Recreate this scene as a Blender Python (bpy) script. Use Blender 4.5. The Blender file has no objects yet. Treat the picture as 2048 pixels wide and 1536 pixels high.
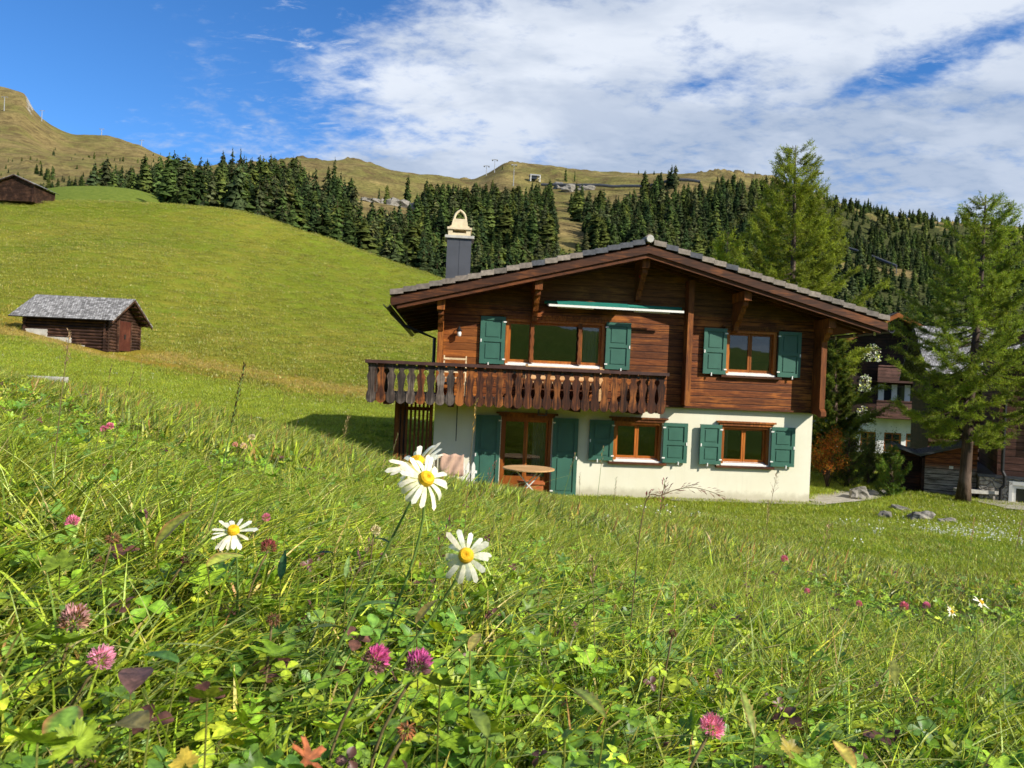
import bpy, math, random
import numpy as np
from mathutils import Matrix, Vector

S = bpy.context.scene
COL = S.collection
R = math.radians
rnd = random.Random(7)
H = 2.56            # eye height above the chalet terrace (terrace is z = 0)
ROLL = R(2.5)
F = 1500.0

# ------------------------------------------------------------------ camera
cam = bpy.data.cameras.new('camera')
co = bpy.data.objects.new('camera', cam)
COL.objects.link(co)
S.camera = co
cam.sensor_width = 36.0
cam.lens = 36.0 * F / 2048.0
cam.clip_start = 0.02
cam.clip_end = 12000
cr, sr = math.cos(ROLL), math.sin(ROLL)
co.matrix_world = Matrix(((cr, -sr, 0, 0), (0, 0, -1, 0), (sr, cr, 0, H), (0, 0, 0, 1)))
cam.dof.use_dof = True
cam.dof.focus_distance = 1.35
cam.dof.aperture_fstop = 24.0

# ------------------------------------------------------------------ sun, sky, exposure
SUN_EL = R(33.0)
SX, SY = 0.815, -0.58
sun = bpy.data.lights.new('sun', 'SUN')
so = bpy.data.objects.new('sun', sun)
COL.objects.link(so)
sun.energy = 5.0
sun.angle = R(0.5)
sun.color = (1.0, 0.94, 0.84)
sdir = Vector((SX * math.cos(SUN_EL), SY * math.cos(SUN_EL), math.sin(SUN_EL)))
so.rotation_euler = sdir.to_track_quat('Z', 'Y').to_euler()
so.location = (0, 0, 60)

S.view_settings.view_transform = 'Standard'
S.view_settings.look = 'None'
S.view_settings.exposure = 0.42
S.view_settings.gamma = 1.0
S.render.film_transparent = False
cy = S.cycles
cy.max_bounces = 6
cy.diffuse_bounces = 3
cy.glossy_bounces = 3
cy.transmission_bounces = 4
cy.transparent_max_bounces = 8
cy.use_denoising = True
cy.caustics_reflective = False
cy.caustics_refractive = False
cy.sample_clamp_indirect = 4.0
try:
    cy.use_adaptive_sampling = True
    cy.adaptive_threshold = 0.02
except Exception:
    pass


class NT:
    """Small helper over a node tree."""
    def __init__(s, nt):
        s.nt = nt
        s.nt.nodes.clear()

    def n(s, typ, **kw):
        nd = s.nt.nodes.new(typ)
        for k, v in kw.items():
            if k.startswith('i_'):
                nd.inputs[k[2:].replace('_', ' ')].default_value = v
            elif k.startswith('p'):
                pass
            else:
                setattr(nd, k, v)
        return nd

    def l(s, a, b):
        s.nt.links.new(a, b)

    def val(s, x):
        return x

    def math(s, op, a, b=None, c=None, clamp=False):
        nd = s.nt.nodes.new('ShaderNodeMath')
        nd.operation = op
        nd.use_clamp = clamp
        for i, v in enumerate((a, b, c)):
            if v is None:
                continue
            if isinstance(v, (int, float)):
                nd.inputs[i].default_value = v
            else:
                s.l(v, nd.inputs[i])
        return nd.outputs[0]

    def mix(s, fac, a, b, mode='MIX'):
        nd = s.nt.nodes.new('ShaderNodeMix')
        nd.data_type = 'RGBA'
        nd.blend_type = mode
        nd.clamp_factor = True
        for k, v in ((0, fac), (6, a), (7, b)):
            if isinstance(v, (int, float)):
                nd.inputs[k].default_value = v
            elif isinstance(v, (tuple, list)):
                nd.inputs[k].default_value = (v[0], v[1], v[2], 1)
            else:
                s.l(v, nd.inputs[k])
        return nd.outputs[2]

    def ramp(s, fac, lo, hi, a=0.0, b=1.0):
        nd = s.nt.nodes.new('ShaderNodeMapRange')
        nd.interpolation_type = 'SMOOTHSTEP'
        nd.inputs[1].default_value = lo
        nd.inputs[2].default_value = hi
        nd.inputs[3].default_value = a
        nd.inputs[4].default_value = b
        s.l(fac, nd.inputs[0])
        return nd.outputs[0]

    def noise(s, vec, scale, detail=4, rough=0.55, dist=0.0, out=0):
        nd = s.nt.nodes.new('ShaderNodeTexNoise')
        nd.inputs['Scale'].default_value = scale
        nd.inputs['Detail'].default_value = detail
        nd.inputs['Roughness'].default_value = rough
        nd.inputs['Distortion'].default_value = dist
        if vec is not None:
            s.l(vec, nd.inputs['Vector'])
        return nd.outputs[out]

    def mapping(s, vec, scale=(1, 1, 1), rot=(0, 0, 0), loc=(0, 0, 0)):
        nd = s.nt.nodes.new('ShaderNodeMapping')
        nd.inputs['Scale'].default_value = scale
        nd.inputs['Rotation'].default_value = rot
        nd.inputs['Location'].default_value = loc
        s.l(vec, nd.inputs['Vector'])
        return nd.outputs[0]


world = bpy.data.worlds.new('World')
S.world = world
world.use_nodes = True
w = NT(world.node_tree)
sky = w.n('ShaderNodeTexSky')
sky.sky_type = 'NISHITA'
sky.sun_disc = False
sky.sun_elevation = SUN_EL
sky.sun_rotation = math.atan2(SX, SY)
sky.altitude = 1800
sky.air_density = 1.0
sky.dust_density = 0.3
sky.ozone_density = 2.5
tc = w.n('ShaderNodeTexCoord')
sep = w.n('ShaderNodeSeparateXYZ')
w.l(tc.outputs['Generated'], sep.inputs[0])
dx, dy, dz = sep.outputs
# azimuth / elevation like coordinates of the view direction
hor = w.math('SQRT', w.math('ADD', w.math('MULTIPLY', dx, dx), w.math('MULTIPLY', dy, dy)))
az = w.math('ARCTAN2', dx, dy)
el = w.math('ARCTAN2', dz, hor)
# cloud sheet: direction projected on a high plane
den = w.math('ADD', w.math('MAXIMUM', dz, 0.0), 0.22)
comb = w.n('ShaderNodeCombineXYZ')
w.l(w.math('DIVIDE', dx, den), comb.inputs[0])
w.l(w.math('DIVIDE', dy, den), comb.inputs[1])
pl = comb.outputs[0]
big = w.noise(w.mapping(pl, loc=(3.1, 1.7, 0)), 1.1, 3, 0.5)
mid = w.noise(w.mapping(pl, rot=(0, 0, R(35)), scale=(1.0, 1.35, 1), loc=(1.3, 0.4, 0)), 3.4, 6, 0.6, 0.35)
fine = w.noise(w.mapping(pl, rot=(0, 0, R(55)), scale=(1.0, 1.5, 1)), 16.0, 5, 0.62, 0.2)
# coverage grows to the right; edge leans with elevation
edge = w.math('ADD', az, w.math('MULTIPLY', w.math('SUBTRACT', 0.34, el), 0.55))
cov = w.ramp(edge, -0.62, 0.02, -0.38, 0.48)


def blob(a0, e0, sa, se, tilt, amp):
    """elongated clear patch around a direction"""
    da = w.math('SUBTRACT', az, a0)
    de = w.math('SUBTRACT', w.math('SUBTRACT', el, e0), w.math('MULTIPLY', da, tilt))
    q = w.math('ADD', w.math('POWER', w.math('DIVIDE', w.math('ABSOLUTE', da), sa), 2.0),
               w.math('POWER', w.math('DIVIDE', w.math('ABSOLUTE', de), se), 2.0))
    return w.math('MULTIPLY', w.math('EXPONENT', w.math('MULTIPLY', q, -1.0)), amp)


gaps = [blob(0.52, 0.385, 0.15, 0.022, 0.22, 0.62), blob(-0.16, 0.475, 0.16, 0.022, 0.10, 0.40),
        blob(-0.33, 0.40, 0.05, 0.09, 0.0, 0.22), blob(0.22, 0.375, 0.045, 0.012, 0.2, 0.35)]
g = gaps[0]
for q in gaps[1:]:
    g = w.math('ADD', g, q)
dens = w.math('ADD', cov, w.math('MULTIPLY', w.math('SUBTRACT', big, 0.5), 0.55))
dens = w.math('ADD', dens, w.math('MULTIPLY', w.math('SUBTRACT', mid, 0.5), 1.45))
dens = w.math('ADD', dens, w.math('MULTIPLY', w.math('SUBTRACT', fine, 0.5), 0.95))
dens = w.math('SUBTRACT', dens, g)
mask = w.ramp(dens, -0.20, 0.50)
thick = w.ramp(w.math('ADD', dens, w.math('MULTIPLY', w.math('SUBTRACT', fine, 0.5), 0.5)), 0.05, 0.75)
lowgrey = w.ramp(w.math('SUBTRACT', el, w.math('MULTIPLY', az, 0.12)), 0.40, 0.20)
shade = w.noise(w.mapping(pl, rot=(0, 0, R(15)), scale=(1, 1.7, 1), loc=(8.1, 2.2, 0)), 2.3, 5, 0.55, 0.3)
sh = w.math('ADD', w.math('MULTIPLY', lowgrey, 0.70), w.math('MULTIPLY', w.ramp(shade, 0.40, 0.62), 0.62), clamp=True)
ccol = w.mix(sh, (0.66, 0.70, 0.76), (0.30, 0.37, 0.49))
ccol = w.mix(w.math('MULTIPLY', thick, 0.25), ccol, (0.55, 0.60, 0.69))
hsv = w.n('ShaderNodeHueSaturation')
hsv.inputs['Saturation'].default_value = 1.22
hsv.inputs['Value'].default_value = 1.0
w.l(sky.outputs[0], hsv.inputs['Color'])
skyc = w.mix(1.0, hsv.outputs[0], (0.098, 0.118, 0.138), 'MULTIPLY')
wisp = w.noise(w.mapping(pl, rot=(0, 0, R(50)), scale=(1.0, 2.4, 1), loc=(5.0, 0, 0)), 7.0, 7, 0.68, 0.5)
wisp2 = w.math('MULTIPLY', w.ramp(wisp, 0.54, 0.74), w.ramp(az, -0.48, -0.28, 0.0, 0.75))
mask = w.math('MAXIMUM', mask, wisp2)
fin = w.mix(w.math('MULTIPLY', mask, 0.94), skyc, ccol)
bg = w.n('ShaderNodeBackground')
w.l(fin, bg.inputs[0])
bg.inputs[1].default_value = 1.0
wo = w.n('ShaderNodeOutputWorld')
w.l(bg.outputs[0], wo.inputs[0])

# ------------------------------------------------------------------ geometry helpers


def ray(px, py):
    xc = (px - 1024) / F
    yc = (768 - py) / F
    return xc * cr - yc * sr, yc * cr + xc * sr


def P(px, py, Y):
    """the place in the world seen at (px, py) of the photo, Y metres ahead"""
    X, Z = ray(px, py)
    return Vector((X * Y, Y, H + Z * Y))


def tag(o, label=None, cat=None, group=None, kind=None):
    if label: o['label'] = label
    if cat: o['category'] = cat
    if group: o['group'] = group
    if kind: o['kind'] = kind
    return o


def empty(name, loc, rz=0.0, label=None, cat=None, group=None, rot=None):
    o = bpy.data.objects.new(name, None)
    o.empty_display_size = 0.1
    COL.objects.link(o)
    o.location = loc
    o.rotation_euler = rot if rot else (0, 0, rz)
    return tag(o, label, cat, group)


class MB:
    def __init__(s):
        s.v = []; s.f = []; s.c = []; s.cur = None

    def add(s, vs, fs):
        b = len(s.v)
        s.v += [tuple(p) for p in vs]
        s.f += [tuple(i + b for i in f) for f in fs]
        s.c += [s.cur or (1, 1, 1)] * len(vs)
        return s

    def box(s, x0, x1, y0, y1, z0, z1, M=None):
        vs = [(x, y, z) for x in (x0, x1) for y in (y0, y1) for z in (z0, z1)]
        if M is not None: vs = [M @ Vector(p) for p in vs]
        return s.add(vs, [(0, 1, 3, 2), (4, 6, 7, 5), (0, 4, 5, 1), (2, 3, 7, 6), (0, 2, 6, 4), (1, 5, 7, 3)])

    def prism(s, poly, a0, a1, axis='y', M=None):
        """poly in the two remaining axes, extruded along axis"""
        n = len(poly)
        def mk(p, a):
            if axis == 'y': q = (p[0], a, p[1])
            elif axis == 'x': q = (a, p[0], p[1])
            else: q = (p[0], p[1], a)
            return M @ Vector(q) if M is not None else q
        vs = [mk(p, a0) for p in poly] + [mk(p, a1) for p in poly]
        fs = [tuple(range(n))[::-1], tuple(range(n, 2 * n))]
        fs += [(i, (i + 1) % n, n + (i + 1) % n, n + i) for i in range(n)]
        return s.add(vs, fs)

    def bar(s, p0, p1, w, h):
        p0 = Vector(p0); p1 = Vector(p1)
        d = (p1 - p0); L = d.length
        M = Matrix.Translation(p0) @ d.to_track_quat('Y', 'Z').to_matrix().to_4x4()
        return s.box(-w / 2, w / 2, 0, L, -h / 2, h / 2, M)

    def tube(s, pts, rad, n=8, cap=True):
        pts = [Vector(p) for p in pts]
        if isinstance(rad, (int, float)): rad = [rad] * len(pts)
        vs = []; up = None
        for i, p in enumerate(pts):
            d = (pts[min(i + 1, len(pts) - 1)] - pts[max(i - 1, 0)]).normalized()
            if up is None:
                up = d.orthogonal().normalized()
            up = (up - d * up.dot(d))
            up = up.normalized() if up.length > 1e-6 else d.orthogonal().normalized()
            sd = d.cross(up)
            for k in range(n):
                a = 2 * math.pi * k / n
                vs.append(p + (up * math.cos(a) + sd * math.sin(a)) * rad[i])
        fs = []
        for i in range(len(pts) - 1):
            for k in range(n):
                k2 = (k + 1) % n
                fs.append((i * n + k, i * n + k2, (i + 1) * n + k2, (i + 1) * n + k))
        if cap:
            fs.append(tuple(range(n))[::-1])
            fs.append(tuple(range((len(pts) - 1) * n, len(pts) * n)))
        return s.add(vs, fs)

    def lathe(s, prof, n=16, c=(0, 0, 0)):
        vs = []
        for r, z in prof:
            for k in range(n):
                a = 2 * math.pi * k / n
                vs.append((c[0] + r * math.cos(a), c[1] + r * math.sin(a), c[2] + z))
        fs = []
        for i in range(len(prof) - 1):
            for k in range(n):
                k2 = (k + 1) % n
                fs.append((i * n + k, i * n + k2, (i + 1) * n + k2, (i + 1) * n + k))
        fs.append(tuple(range(n))[::-1])
        fs.append(tuple(range((len(prof) - 1) * n, len(prof) * n)))
        return s.add(vs, fs)

    def build(s, name, mat, parent=None, smooth=False, colored=False, loc=None):
        me = bpy.data.meshes.new(name)
        me.from_pydata([tuple(p) for p in s.v], [], s.f)
        if colored:
            ca = me.color_attributes.new('Col', 'FLOAT_COLOR', 'POINT')
            ca.data.foreach_set('color', np.array([(c[0], c[1], c[2], 1) for c in s.c], 'f').ravel())
        me.materials.append(mat)
        if smooth: me.polygons.foreach_set('use_smooth', [True] * len(me.polygons))
        o = bpy.data.objects.new(name, me)
        COL.objects.link(o)
        if parent: o.parent = parent
        if loc: o.location = loc
        return o


def np_mesh(name, V, quads, cols, mat, tris=None, smooth=False):
    V = np.asarray(V, 'f').reshape(-1, 3)
    me = bpy.data.meshes.new(name)
    nq = 0 if quads is None else len(quads)
    nt = 0 if tris is None else len(tris)
    me.vertices.add(len(V))
    me.vertices.foreach_set('co', V.ravel())
    me.loops.add(nq * 4 + nt * 3)
    idx = []
    if nq: idx.append(np.asarray(quads, 'i').ravel())
    if nt: idx.append(np.asarray(tris, 'i').ravel())
    me.loops.foreach_set('vertex_index', np.concatenate(idx))
    me.polygons.add(nq + nt)
    st = np.concatenate([np.arange(nq) * 4, nq * 4 + np.arange(nt) * 3]).astype('i')
    me.polygons.foreach_set('loop_start', st)
    if smooth: me.polygons.foreach_set('use_smooth', np.ones(nq + nt, bool))
    me.update(calc_edges=True)
    if cols is not None:
        ca = me.color_attributes.new('Col', 'FLOAT_COLOR', 'POINT')
        c = np.ones((len(V), 4), 'f'); c[:, :3] = cols
        ca.data.foreach_set('color', c.ravel())
    me.materials.append(mat)
    return me


def link(name, me, parent=None, loc=None):
    o = bpy.data.objects.new(name, me)
    COL.objects.link(o)
    if parent: o.parent = parent
    if loc is not None: o.location = loc
    return o


def copy_tree(o, parent=None):
    c = o.copy()
    COL.objects.link(c)
    c.parent = parent
    for ch in list(o.children):
        copy_tree(ch, c)
    return c


# ------------------------------------------------------------------ materials


def mat(name):
    m = bpy.data.materials.new(name)
    m.use_nodes = True
    return m, NT(m.node_tree)


def finish(t, colr, rough=0.7, bump=None, bstr=0.3, bdist=0.02, spec=0.3, metal=0.0, transl=0.0, tcol=None):
    b = t.n('ShaderNodeBsdfPrincipled')
    if isinstance(colr, tuple): b.inputs['Base Color'].default_value = (*colr, 1)
    else: t.l(colr, b.inputs['Base Color'])
    if isinstance(rough, (int, float)): b.inputs['Roughness'].default_value = rough
    else: t.l(rough, b.inputs['Roughness'])
    b.inputs['Specular IOR Level'].default_value = spec
    b.inputs['Metallic'].default_value = metal
    if bump is not None:
        bp = t.n('ShaderNodeBump')
        bp.inputs['Strength'].default_value = bstr
        bp.inputs['Distance'].default_value = bdist
        t.l(bump, bp.inputs['Height'])
        t.l(bp.outputs[0], b.inputs['Normal'])
    o = t.n('ShaderNodeOutputMaterial')
    if transl > 0:
        tr = t.n('ShaderNodeBsdfTranslucent')
        src = tcol if tcol is not None else colr
        if isinstance(src, tuple): tr.inputs[0].default_value = (*src, 1)
        else: t.l(src, tr.inputs[0])
        mx = t.n('ShaderNodeMixShader')
        mx.inputs[0].default_value = transl
        t.l(b.outputs[0], mx.inputs[1]); t.l(tr.outputs[0], mx.inputs[2])
        t.l(mx.outputs[0], o.inputs[0])
    else:
        t.l(b.outputs[0], o.inputs[0])
    return b


def plain(name, c, rough=0.6, spec=0.3, metal=0.0, var=0.12, scale=6.0, bump=0.0):
    m, t = mat(name)
    tcx = t.n('ShaderNodeTexCoord')
    nz = t.noise(tcx.outputs['Object'], scale, 5, 0.6)
    k = t.ramp(nz, 0.3, 0.7)
    colr = t.mix(k, tuple(x * (1 - var) for x in c), tuple(min(1, x * (1 + var)) for x in c))
    finish(t, colr, rough, t.noise(tcx.outputs['Object'], scale * 8, 3) if bump else None, bump, 0.01, spec, metal)
    return m


def wood(name, cA, cB, cC, along='x', plank=0.17, groove=0.9, rough=0.65, streak=1.0, colored=False, spec=0.25):
    """planks / grain: cA dark, cB mid, cC light streaks"""
    m, t = mat(name)
    tcx = t.n('ShaderNodeTexCoord')
    oi = t.n('ShaderNodeObjectInfo')
    off = t.n('ShaderNodeVectorMath'); off.operation = 'ADD'
    cmb = t.n('ShaderNodeCombineXYZ')
    rr = t.math('MULTIPLY', oi.outputs['Random'], 37.0)
    for i in range(3): t.l(rr, cmb.inputs[i])
    t.l(tcx.outputs['Object'], off.inputs[0]); t.l(cmb.outputs[0], off.inputs[1])
    vec = off.outputs[0] if plank == 0 else tcx.outputs['Object']
    sc = {'x': (1.2, 14, 14), 'y': (14, 1.2, 14), 'z': (14, 14, 1.2)}[along]
    gr = t.noise(t.mapping(vec, scale=sc), 1.6, 6, 0.65, 0.6)
    gr2 = t.noise(t.mapping(vec, scale=tuple(q * 2.6 for q in sc)), 2.2, 4, 0.6, 0.3)
    blot = t.noise(vec, 1.3, 4, 0.6, 0.4)
    k = t.math('ADD', t.math('MULTIPLY', gr, 0.6), t.math('MULTIPLY', gr2, 0.4))
    c = t.mix(t.ramp(k, 0.36, 0.62), cA, cB)
    kk = t.math('ADD', t.math('MULTIPLY', gr, 0.5), t.math('MULTIPLY', blot, 0.6))
    c = t.mix(t.math('MULTIPLY', t.ramp(kk, 0.52, 0.72), streak), c, cC)
    bump = k
    if plank > 0:
        sp = t.n('ShaderNodeSeparateXYZ'); t.l(tcx.outputs['Object'], sp.inputs[0])
        ax = sp.outputs[2] if along in 'xy' else sp.outputs[0]
        row = t.math('DIVIDE', ax, plank)
        fl = t.math('FLOOR', row)
        fr = t.math('SUBTRACT', row, fl)
        ed = t.math('MINIMUM', fr, t.math('SUBTRACT', 1.0, fr))
        gv = t.ramp(ed, 0.02, 0.09)
        wn = t.n('ShaderNodeTexWhiteNoise'); wn.noise_dimensions = '1D'
        t.l(fl, wn.inputs['W'])
        c = t.mix(1.0, c, t.mix(wn.outputs[0], (0.75, 0.74, 0.72), (1.2, 1.15, 1.1)), 'MULTIPLY')
        c = t.mix(t.math('MULTIPLY_ADD', gv, groove, 1 - groove), tuple(x * .25 for x in cA), c)
        bump = t.math('ADD', t.math('MULTIPLY', k, 0.25), gv)
        # knots
        vo = t.n('ShaderNodeTexVoronoi'); vo.inputs['Scale'].default_value = 2.3
        t.l(t.mapping(tcx.outputs['Object'], scale=(1, 1, 2.2)), vo.inputs['Vector'])
        c = t.mix(t.ramp(vo.outputs['Distance'], 0.055, 0.02), c, tuple(x * 1.8 for x in cB))
    else:
        c = t.mix(1.0, c, t.mix(oi.outputs['Random'], (0.65, 0.65, 0.65), (1.3, 1.25, 1.2)), 'MULTIPLY')
    if colored:
        at = t.n('ShaderNodeVertexColor'); at.layer_name = 'Col'
        c = t.mix(1.0, c, at.outputs[0], 'MULTIPLY')
    finish(t, c, rough, bump, 0.5, 0.012, spec)
    return m


M = {}
M['wall_wood'] = wood('wall_wood', (0.070, 0.018, 0.005), (0.185, 0.055, 0.012), (0.36, 0.12, 0.022), 'x', 0.165)
M['gable_wood'] = wood('gable_wood', (0.075, 0.028, 0.006), (0.16, 0.060, 0.012), (0.25, 0.10, 0.020), 'x', 0.165, 0.45)
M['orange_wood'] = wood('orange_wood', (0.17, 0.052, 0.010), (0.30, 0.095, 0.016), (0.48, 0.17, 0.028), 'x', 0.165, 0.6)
M['window_wood'] = wood('window_wood', (0.26, 0.075, 0.012), (0.36, 0.11, 0.018), (0.46, 0.16, 0.025), 'z', 0, rough=0.45)
M['verge'] = wood('verge', (0.026, 0.010, 0.005), (0.060, 0.021, 0.008), (0.26, 0.085, 0.020), 'x', 0, streak=.5)
M['roof_wood'] = wood('roof_wood', (0.040, 0.013, 0.005), (0.085, 0.028, 0.009), (0.16, 0.05, 0.014), 'x', 0)
M['beam'] = wood('beam', (0.10, 0.03, 0.008), (0.20, 0.062, 0.012), (0.38, 0.13, 0.022), 'z', 0)
M['baluster'] = wood('baluster', (0.014, 0.006, 0.004), (0.080, 0.024, 0.008), (0.36, 0.125, 0.028), 'z', 0, streak=0.85)
M['baluster_grey'] = wood('baluster_grey', (0.022, 0.018, 0.016), (0.075, 0.052, 0.040), (0.21, 0.17, 0.14), 'z', 0)
M['rail'] = plain('rail', (0.060, 0.028, 0.022), 0.55, var=0.25)
M['grey_wood'] = wood('grey_wood', (0.07, 0.062, 0.055), (0.15, 0.135, 0.125), (0.26, 0.24, 0.225), 'x', 0)
M['light_wood'] = wood('light_wood', (0.42, 0.25, 0.11), (0.55, 0.34, 0.16), (0.66, 0.45, 0.24), 'x', 0)
M['cream_wood'] = wood('cream_wood', (0.50, 0.38, 0.22), (0.62, 0.50, 0.31), (0.72, 0.60, 0.40), 'x', 0)
M['green'] = plain('green_paint', (0.040, 0.122, 0.085), 0.45, 0.4, var=0.10, scale=3)
M['white'] = plain('white_paint', (0.78, 0.76, 0.70), 0.5, var=0.05)
M['steel'] = plain('grey_steel', (0.42, 0.43, 0.44), 0.4, 0.5, 0.6, 0.1)
M['galv'] = plain('pale_steel', (0.30, 0.31, 0.32), 0.6, 0.4, 0.0, 0.1)
M['black'] = plain('black_metal', (0.018, 0.018, 0.02), 0.45, 0.4)
M['slate_metal'] = plain('slate_metal', (0.075, 0.078, 0.088), 0.5, 0.45, 0.3, 0.12, 2.0)
M['concrete'] = plain('concrete', (0.46, 0.44, 0.39), 0.85, 0.2, 0, 0.18, 5.0, 0.3)
M['cap'] = plain('chimney_stone', (0.66, 0.55, 0.36), 0.8, 0.2, 0, 0.12, 7.0, 0.2)
M['fabric_green'] = plain('awning_cloth', (0.02, 0.17, 0.13), 0.75, 0.2)
M['cloth'] = plain('blanket_cloth', (0.44, 0.29, 0.21), 0.9, 0.1, 0, 0.12)
M['curtain'] = plain('curtain_cloth', (0.60, 0.58, 0.54), 0.9, 0.1)
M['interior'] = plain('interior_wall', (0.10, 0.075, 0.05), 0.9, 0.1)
M['red'] = plain('red_enamel', (0.45, 0.03, 0.02), 0.4, 0.4)
M['whitewash'] = plain('whitewash', (0.74, 0.73, 0.72), 0.85, 0.2, 0, 0.10, 2.0, 0.2)
M['dark_wood'] = wood('dark_wood', (0.010, 0.005, 0.004), (0.035, 0.014, 0.010), (0.085, 0.035, 0.020), 'x', 0.2)
M['mauve_wood'] = wood('mauve_wood', (0.07, 0.032, 0.024), (0.13, 0.062, 0.048), (0.20, 0.10, 0.08), 'x', 0.2)
M['log'] = wood('log_wood', (0.012, 0.007, 0.005), (0.050, 0.024, 0.015), (0.15, 0.075, 0.045), 'x', 0)
M['redwood'] = wood('door_wood', (0.060, 0.015, 0.009), (0.12, 0.032, 0.018), (0.17, 0.055, 0.03), 'z', 0.14)
M['terra'] = plain('terracotta', (0.42, 0.12, 0.04), 0.8, 0.2, 0, 0.3, 3)
M['bark'] = wood('bark', (0.035, 0.022, 0.015), (0.10, 0.062, 0.040), (0.20, 0.14, 0.10), 'z', 0)

# shed gable: grey weathered low, orange above
m, t = mat('weathered_planks')
tcx = t.n('ShaderNodeTexCoord'); sp = t.n('ShaderNodeSeparateXYZ'); t.l(tcx.outputs['Object'], sp.inputs[0])
gr = t.noise(t.mapping(tcx.outputs['Object'], scale=(1.2, 12, 12)), 2.0, 6, 0.65, 0.5)
lo = t.mix(t.ramp(gr, 0.35, 0.65), (0.10, 0.085, 0.075), (0.42, 0.38, 0.34))
hi = t.mix(t.ramp(gr, 0.35, 0.65), (0.075, 0.022, 0.012), (0.30, 0.10, 0.03))
hh = t.math('ADD', sp.outputs[2], t.math('MULTIPLY', gr, 0.35))
c = t.mix(t.ramp(hh, 1.05, 1.30), lo, hi)
row = t.math('DIVIDE', sp.outputs[2], 0.16); fr = t.math('FRACT', row)
gv = t.ramp(t.math('MINIMUM', fr, t.math('SUBTRACT', 1.0, fr)), 0.02, 0.1)
c = t.mix(gv, (0.012, 0.008, 0.006), c)
finish(t, c, 0.8, t.math('ADD', gv, t.math('MULTIPLY', gr, 0.3)), 0.5, 0.015)
M['weathered'] = m

# rendered cream wall
m, t = mat('cream_render')
tcx = t.n('ShaderNodeTexCoord'); sp = t.n('ShaderNodeSeparateXYZ'); t.l(tcx.outputs['Object'], sp.inputs[0])
nz = t.noise(tcx.outputs['Object'], 0.9, 5, 0.6)
c = t.mix(t.ramp(nz, 0.3, 0.7), (0.70, 0.66, 0.50), (0.76, 0.73, 0.575))
dirt = t.math('MULTIPLY', t.ramp(t.math('SUBTRACT', sp.outputs[2], t.math('MULTIPLY', t.noise(tcx.outputs['Object'], 5.0, 5, 0.7), 0.30)), 0.12, -0.10), 0.6)
st = t.noise(t.mapping(tcx.outputs['Object'], scale=(9, 9, .5)), 1.5, 5, .7)
c = t.mix(t.math('MULTIPLY', t.ramp(st, .52, .75), .20), c, (.50, .45, .33))
c = t.mix(dirt, c, (0.34, 0.30, 0.20))
finish(t, c, 0.88, t.noise(tcx.outputs['Object'], 60, 3), 0.25, 0.006, 0.15)
M['cream'] = m

# rubble stone
m, t = mat('rubble_stone')
tcx = t.n('ShaderNodeTexCoord')
vo = t.n('ShaderNodeTexVoronoi'); vo.feature = 'DISTANCE_TO_EDGE'; vo.inputs['Scale'].default_value = 4.5
t.l(t.mapping(tcx.outputs['Object'], scale=(1, 1, 1.5)), vo.inputs['Vector'])
nz = t.noise(tcx.outputs['Object'], 7, 5, 0.6)
c = t.mix(t.ramp(nz, 0.3, 0.7), (0.26, 0.23, 0.19), (0.55, 0.51, 0.44))
c = t.mix(t.ramp(vo.outputs['Distance'], 0.0, 0.06), (0.10, 0.085, 0.07), c)
finish(t, c, 0.9, t.ramp(vo.outputs['Distance'], 0.0, 0.12), 0.8, 0.04)
M['rubble'] = m

# rock
m, t = mat('rock')
tcx = t.n('ShaderNodeTexCoord')
nz = t.noise(tcx.outputs['Object'], 3, 8, 0.65, 0.4)
c = t.mix(t.ramp(nz, 0.35, 0.65), (0.09, 0.085, 0.065), (0.33, 0.30, 0.255))
finish(t, c, 0.9, nz, 0.8, 0.08)
M['rock'] = m

# shingle roof (weathered silver wood)
m, t = mat('shingles')
tcx = t.n('ShaderNodeTexCoord')
br = t.n('ShaderNodeTexBrick')
br.inputs['Scale'].default_value = 1.0
br.inputs['Mortar Size'].default_value = 0.010
br.inputs['Brick Width'].default_value = 0.13
br.inputs['Row Height'].default_value = 0.20
br.inputs['Color1'].default_value = (0.17, 0.165, 0.16, 1)
br.inputs['Color2'].default_value = (0.50, 0.49, 0.48, 1)
br.inputs['Mortar'].default_value = (0.035, 0.03, 0.028, 1)
t.l(tcx.outputs['Object'], br.inputs['Vector'])
nz = t.noise(t.mapping(tcx.outputs['Object'], scale=(3, 1, 3)), 5, 6, 0.7)
c = t.mix(t.ramp(nz, 0.35, 0.62), t.mix(1.0, br.outputs[0], (0.45, 0.43, 0.40), 'MULTIPLY'), br.outputs[0])
finish(t, c, 0.85, br.outputs['Fac'], -0.5, 0.02)
M['shingle'] = m

# roof tiles (per tile colour attribute)
m, t = mat('roof_tile')
at = t.n('ShaderNodeVertexColor'); at.layer_name = 'Col'
tcx = t.n('ShaderNodeTexCoord')
nz = t.noise(tcx.outputs['Object'], 14, 6, 0.7)
c = t.mix(1.0, at.outputs[0], t.mix(t.ramp(nz, 0.3, 0.7), (0.6, 0.6, 0.6), (1.15, 1.15, 1.15)), 'MULTIPLY')
finish(t, c, 0.7, nz, 0.3, 0.01)
M['tile'] = m

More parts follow.
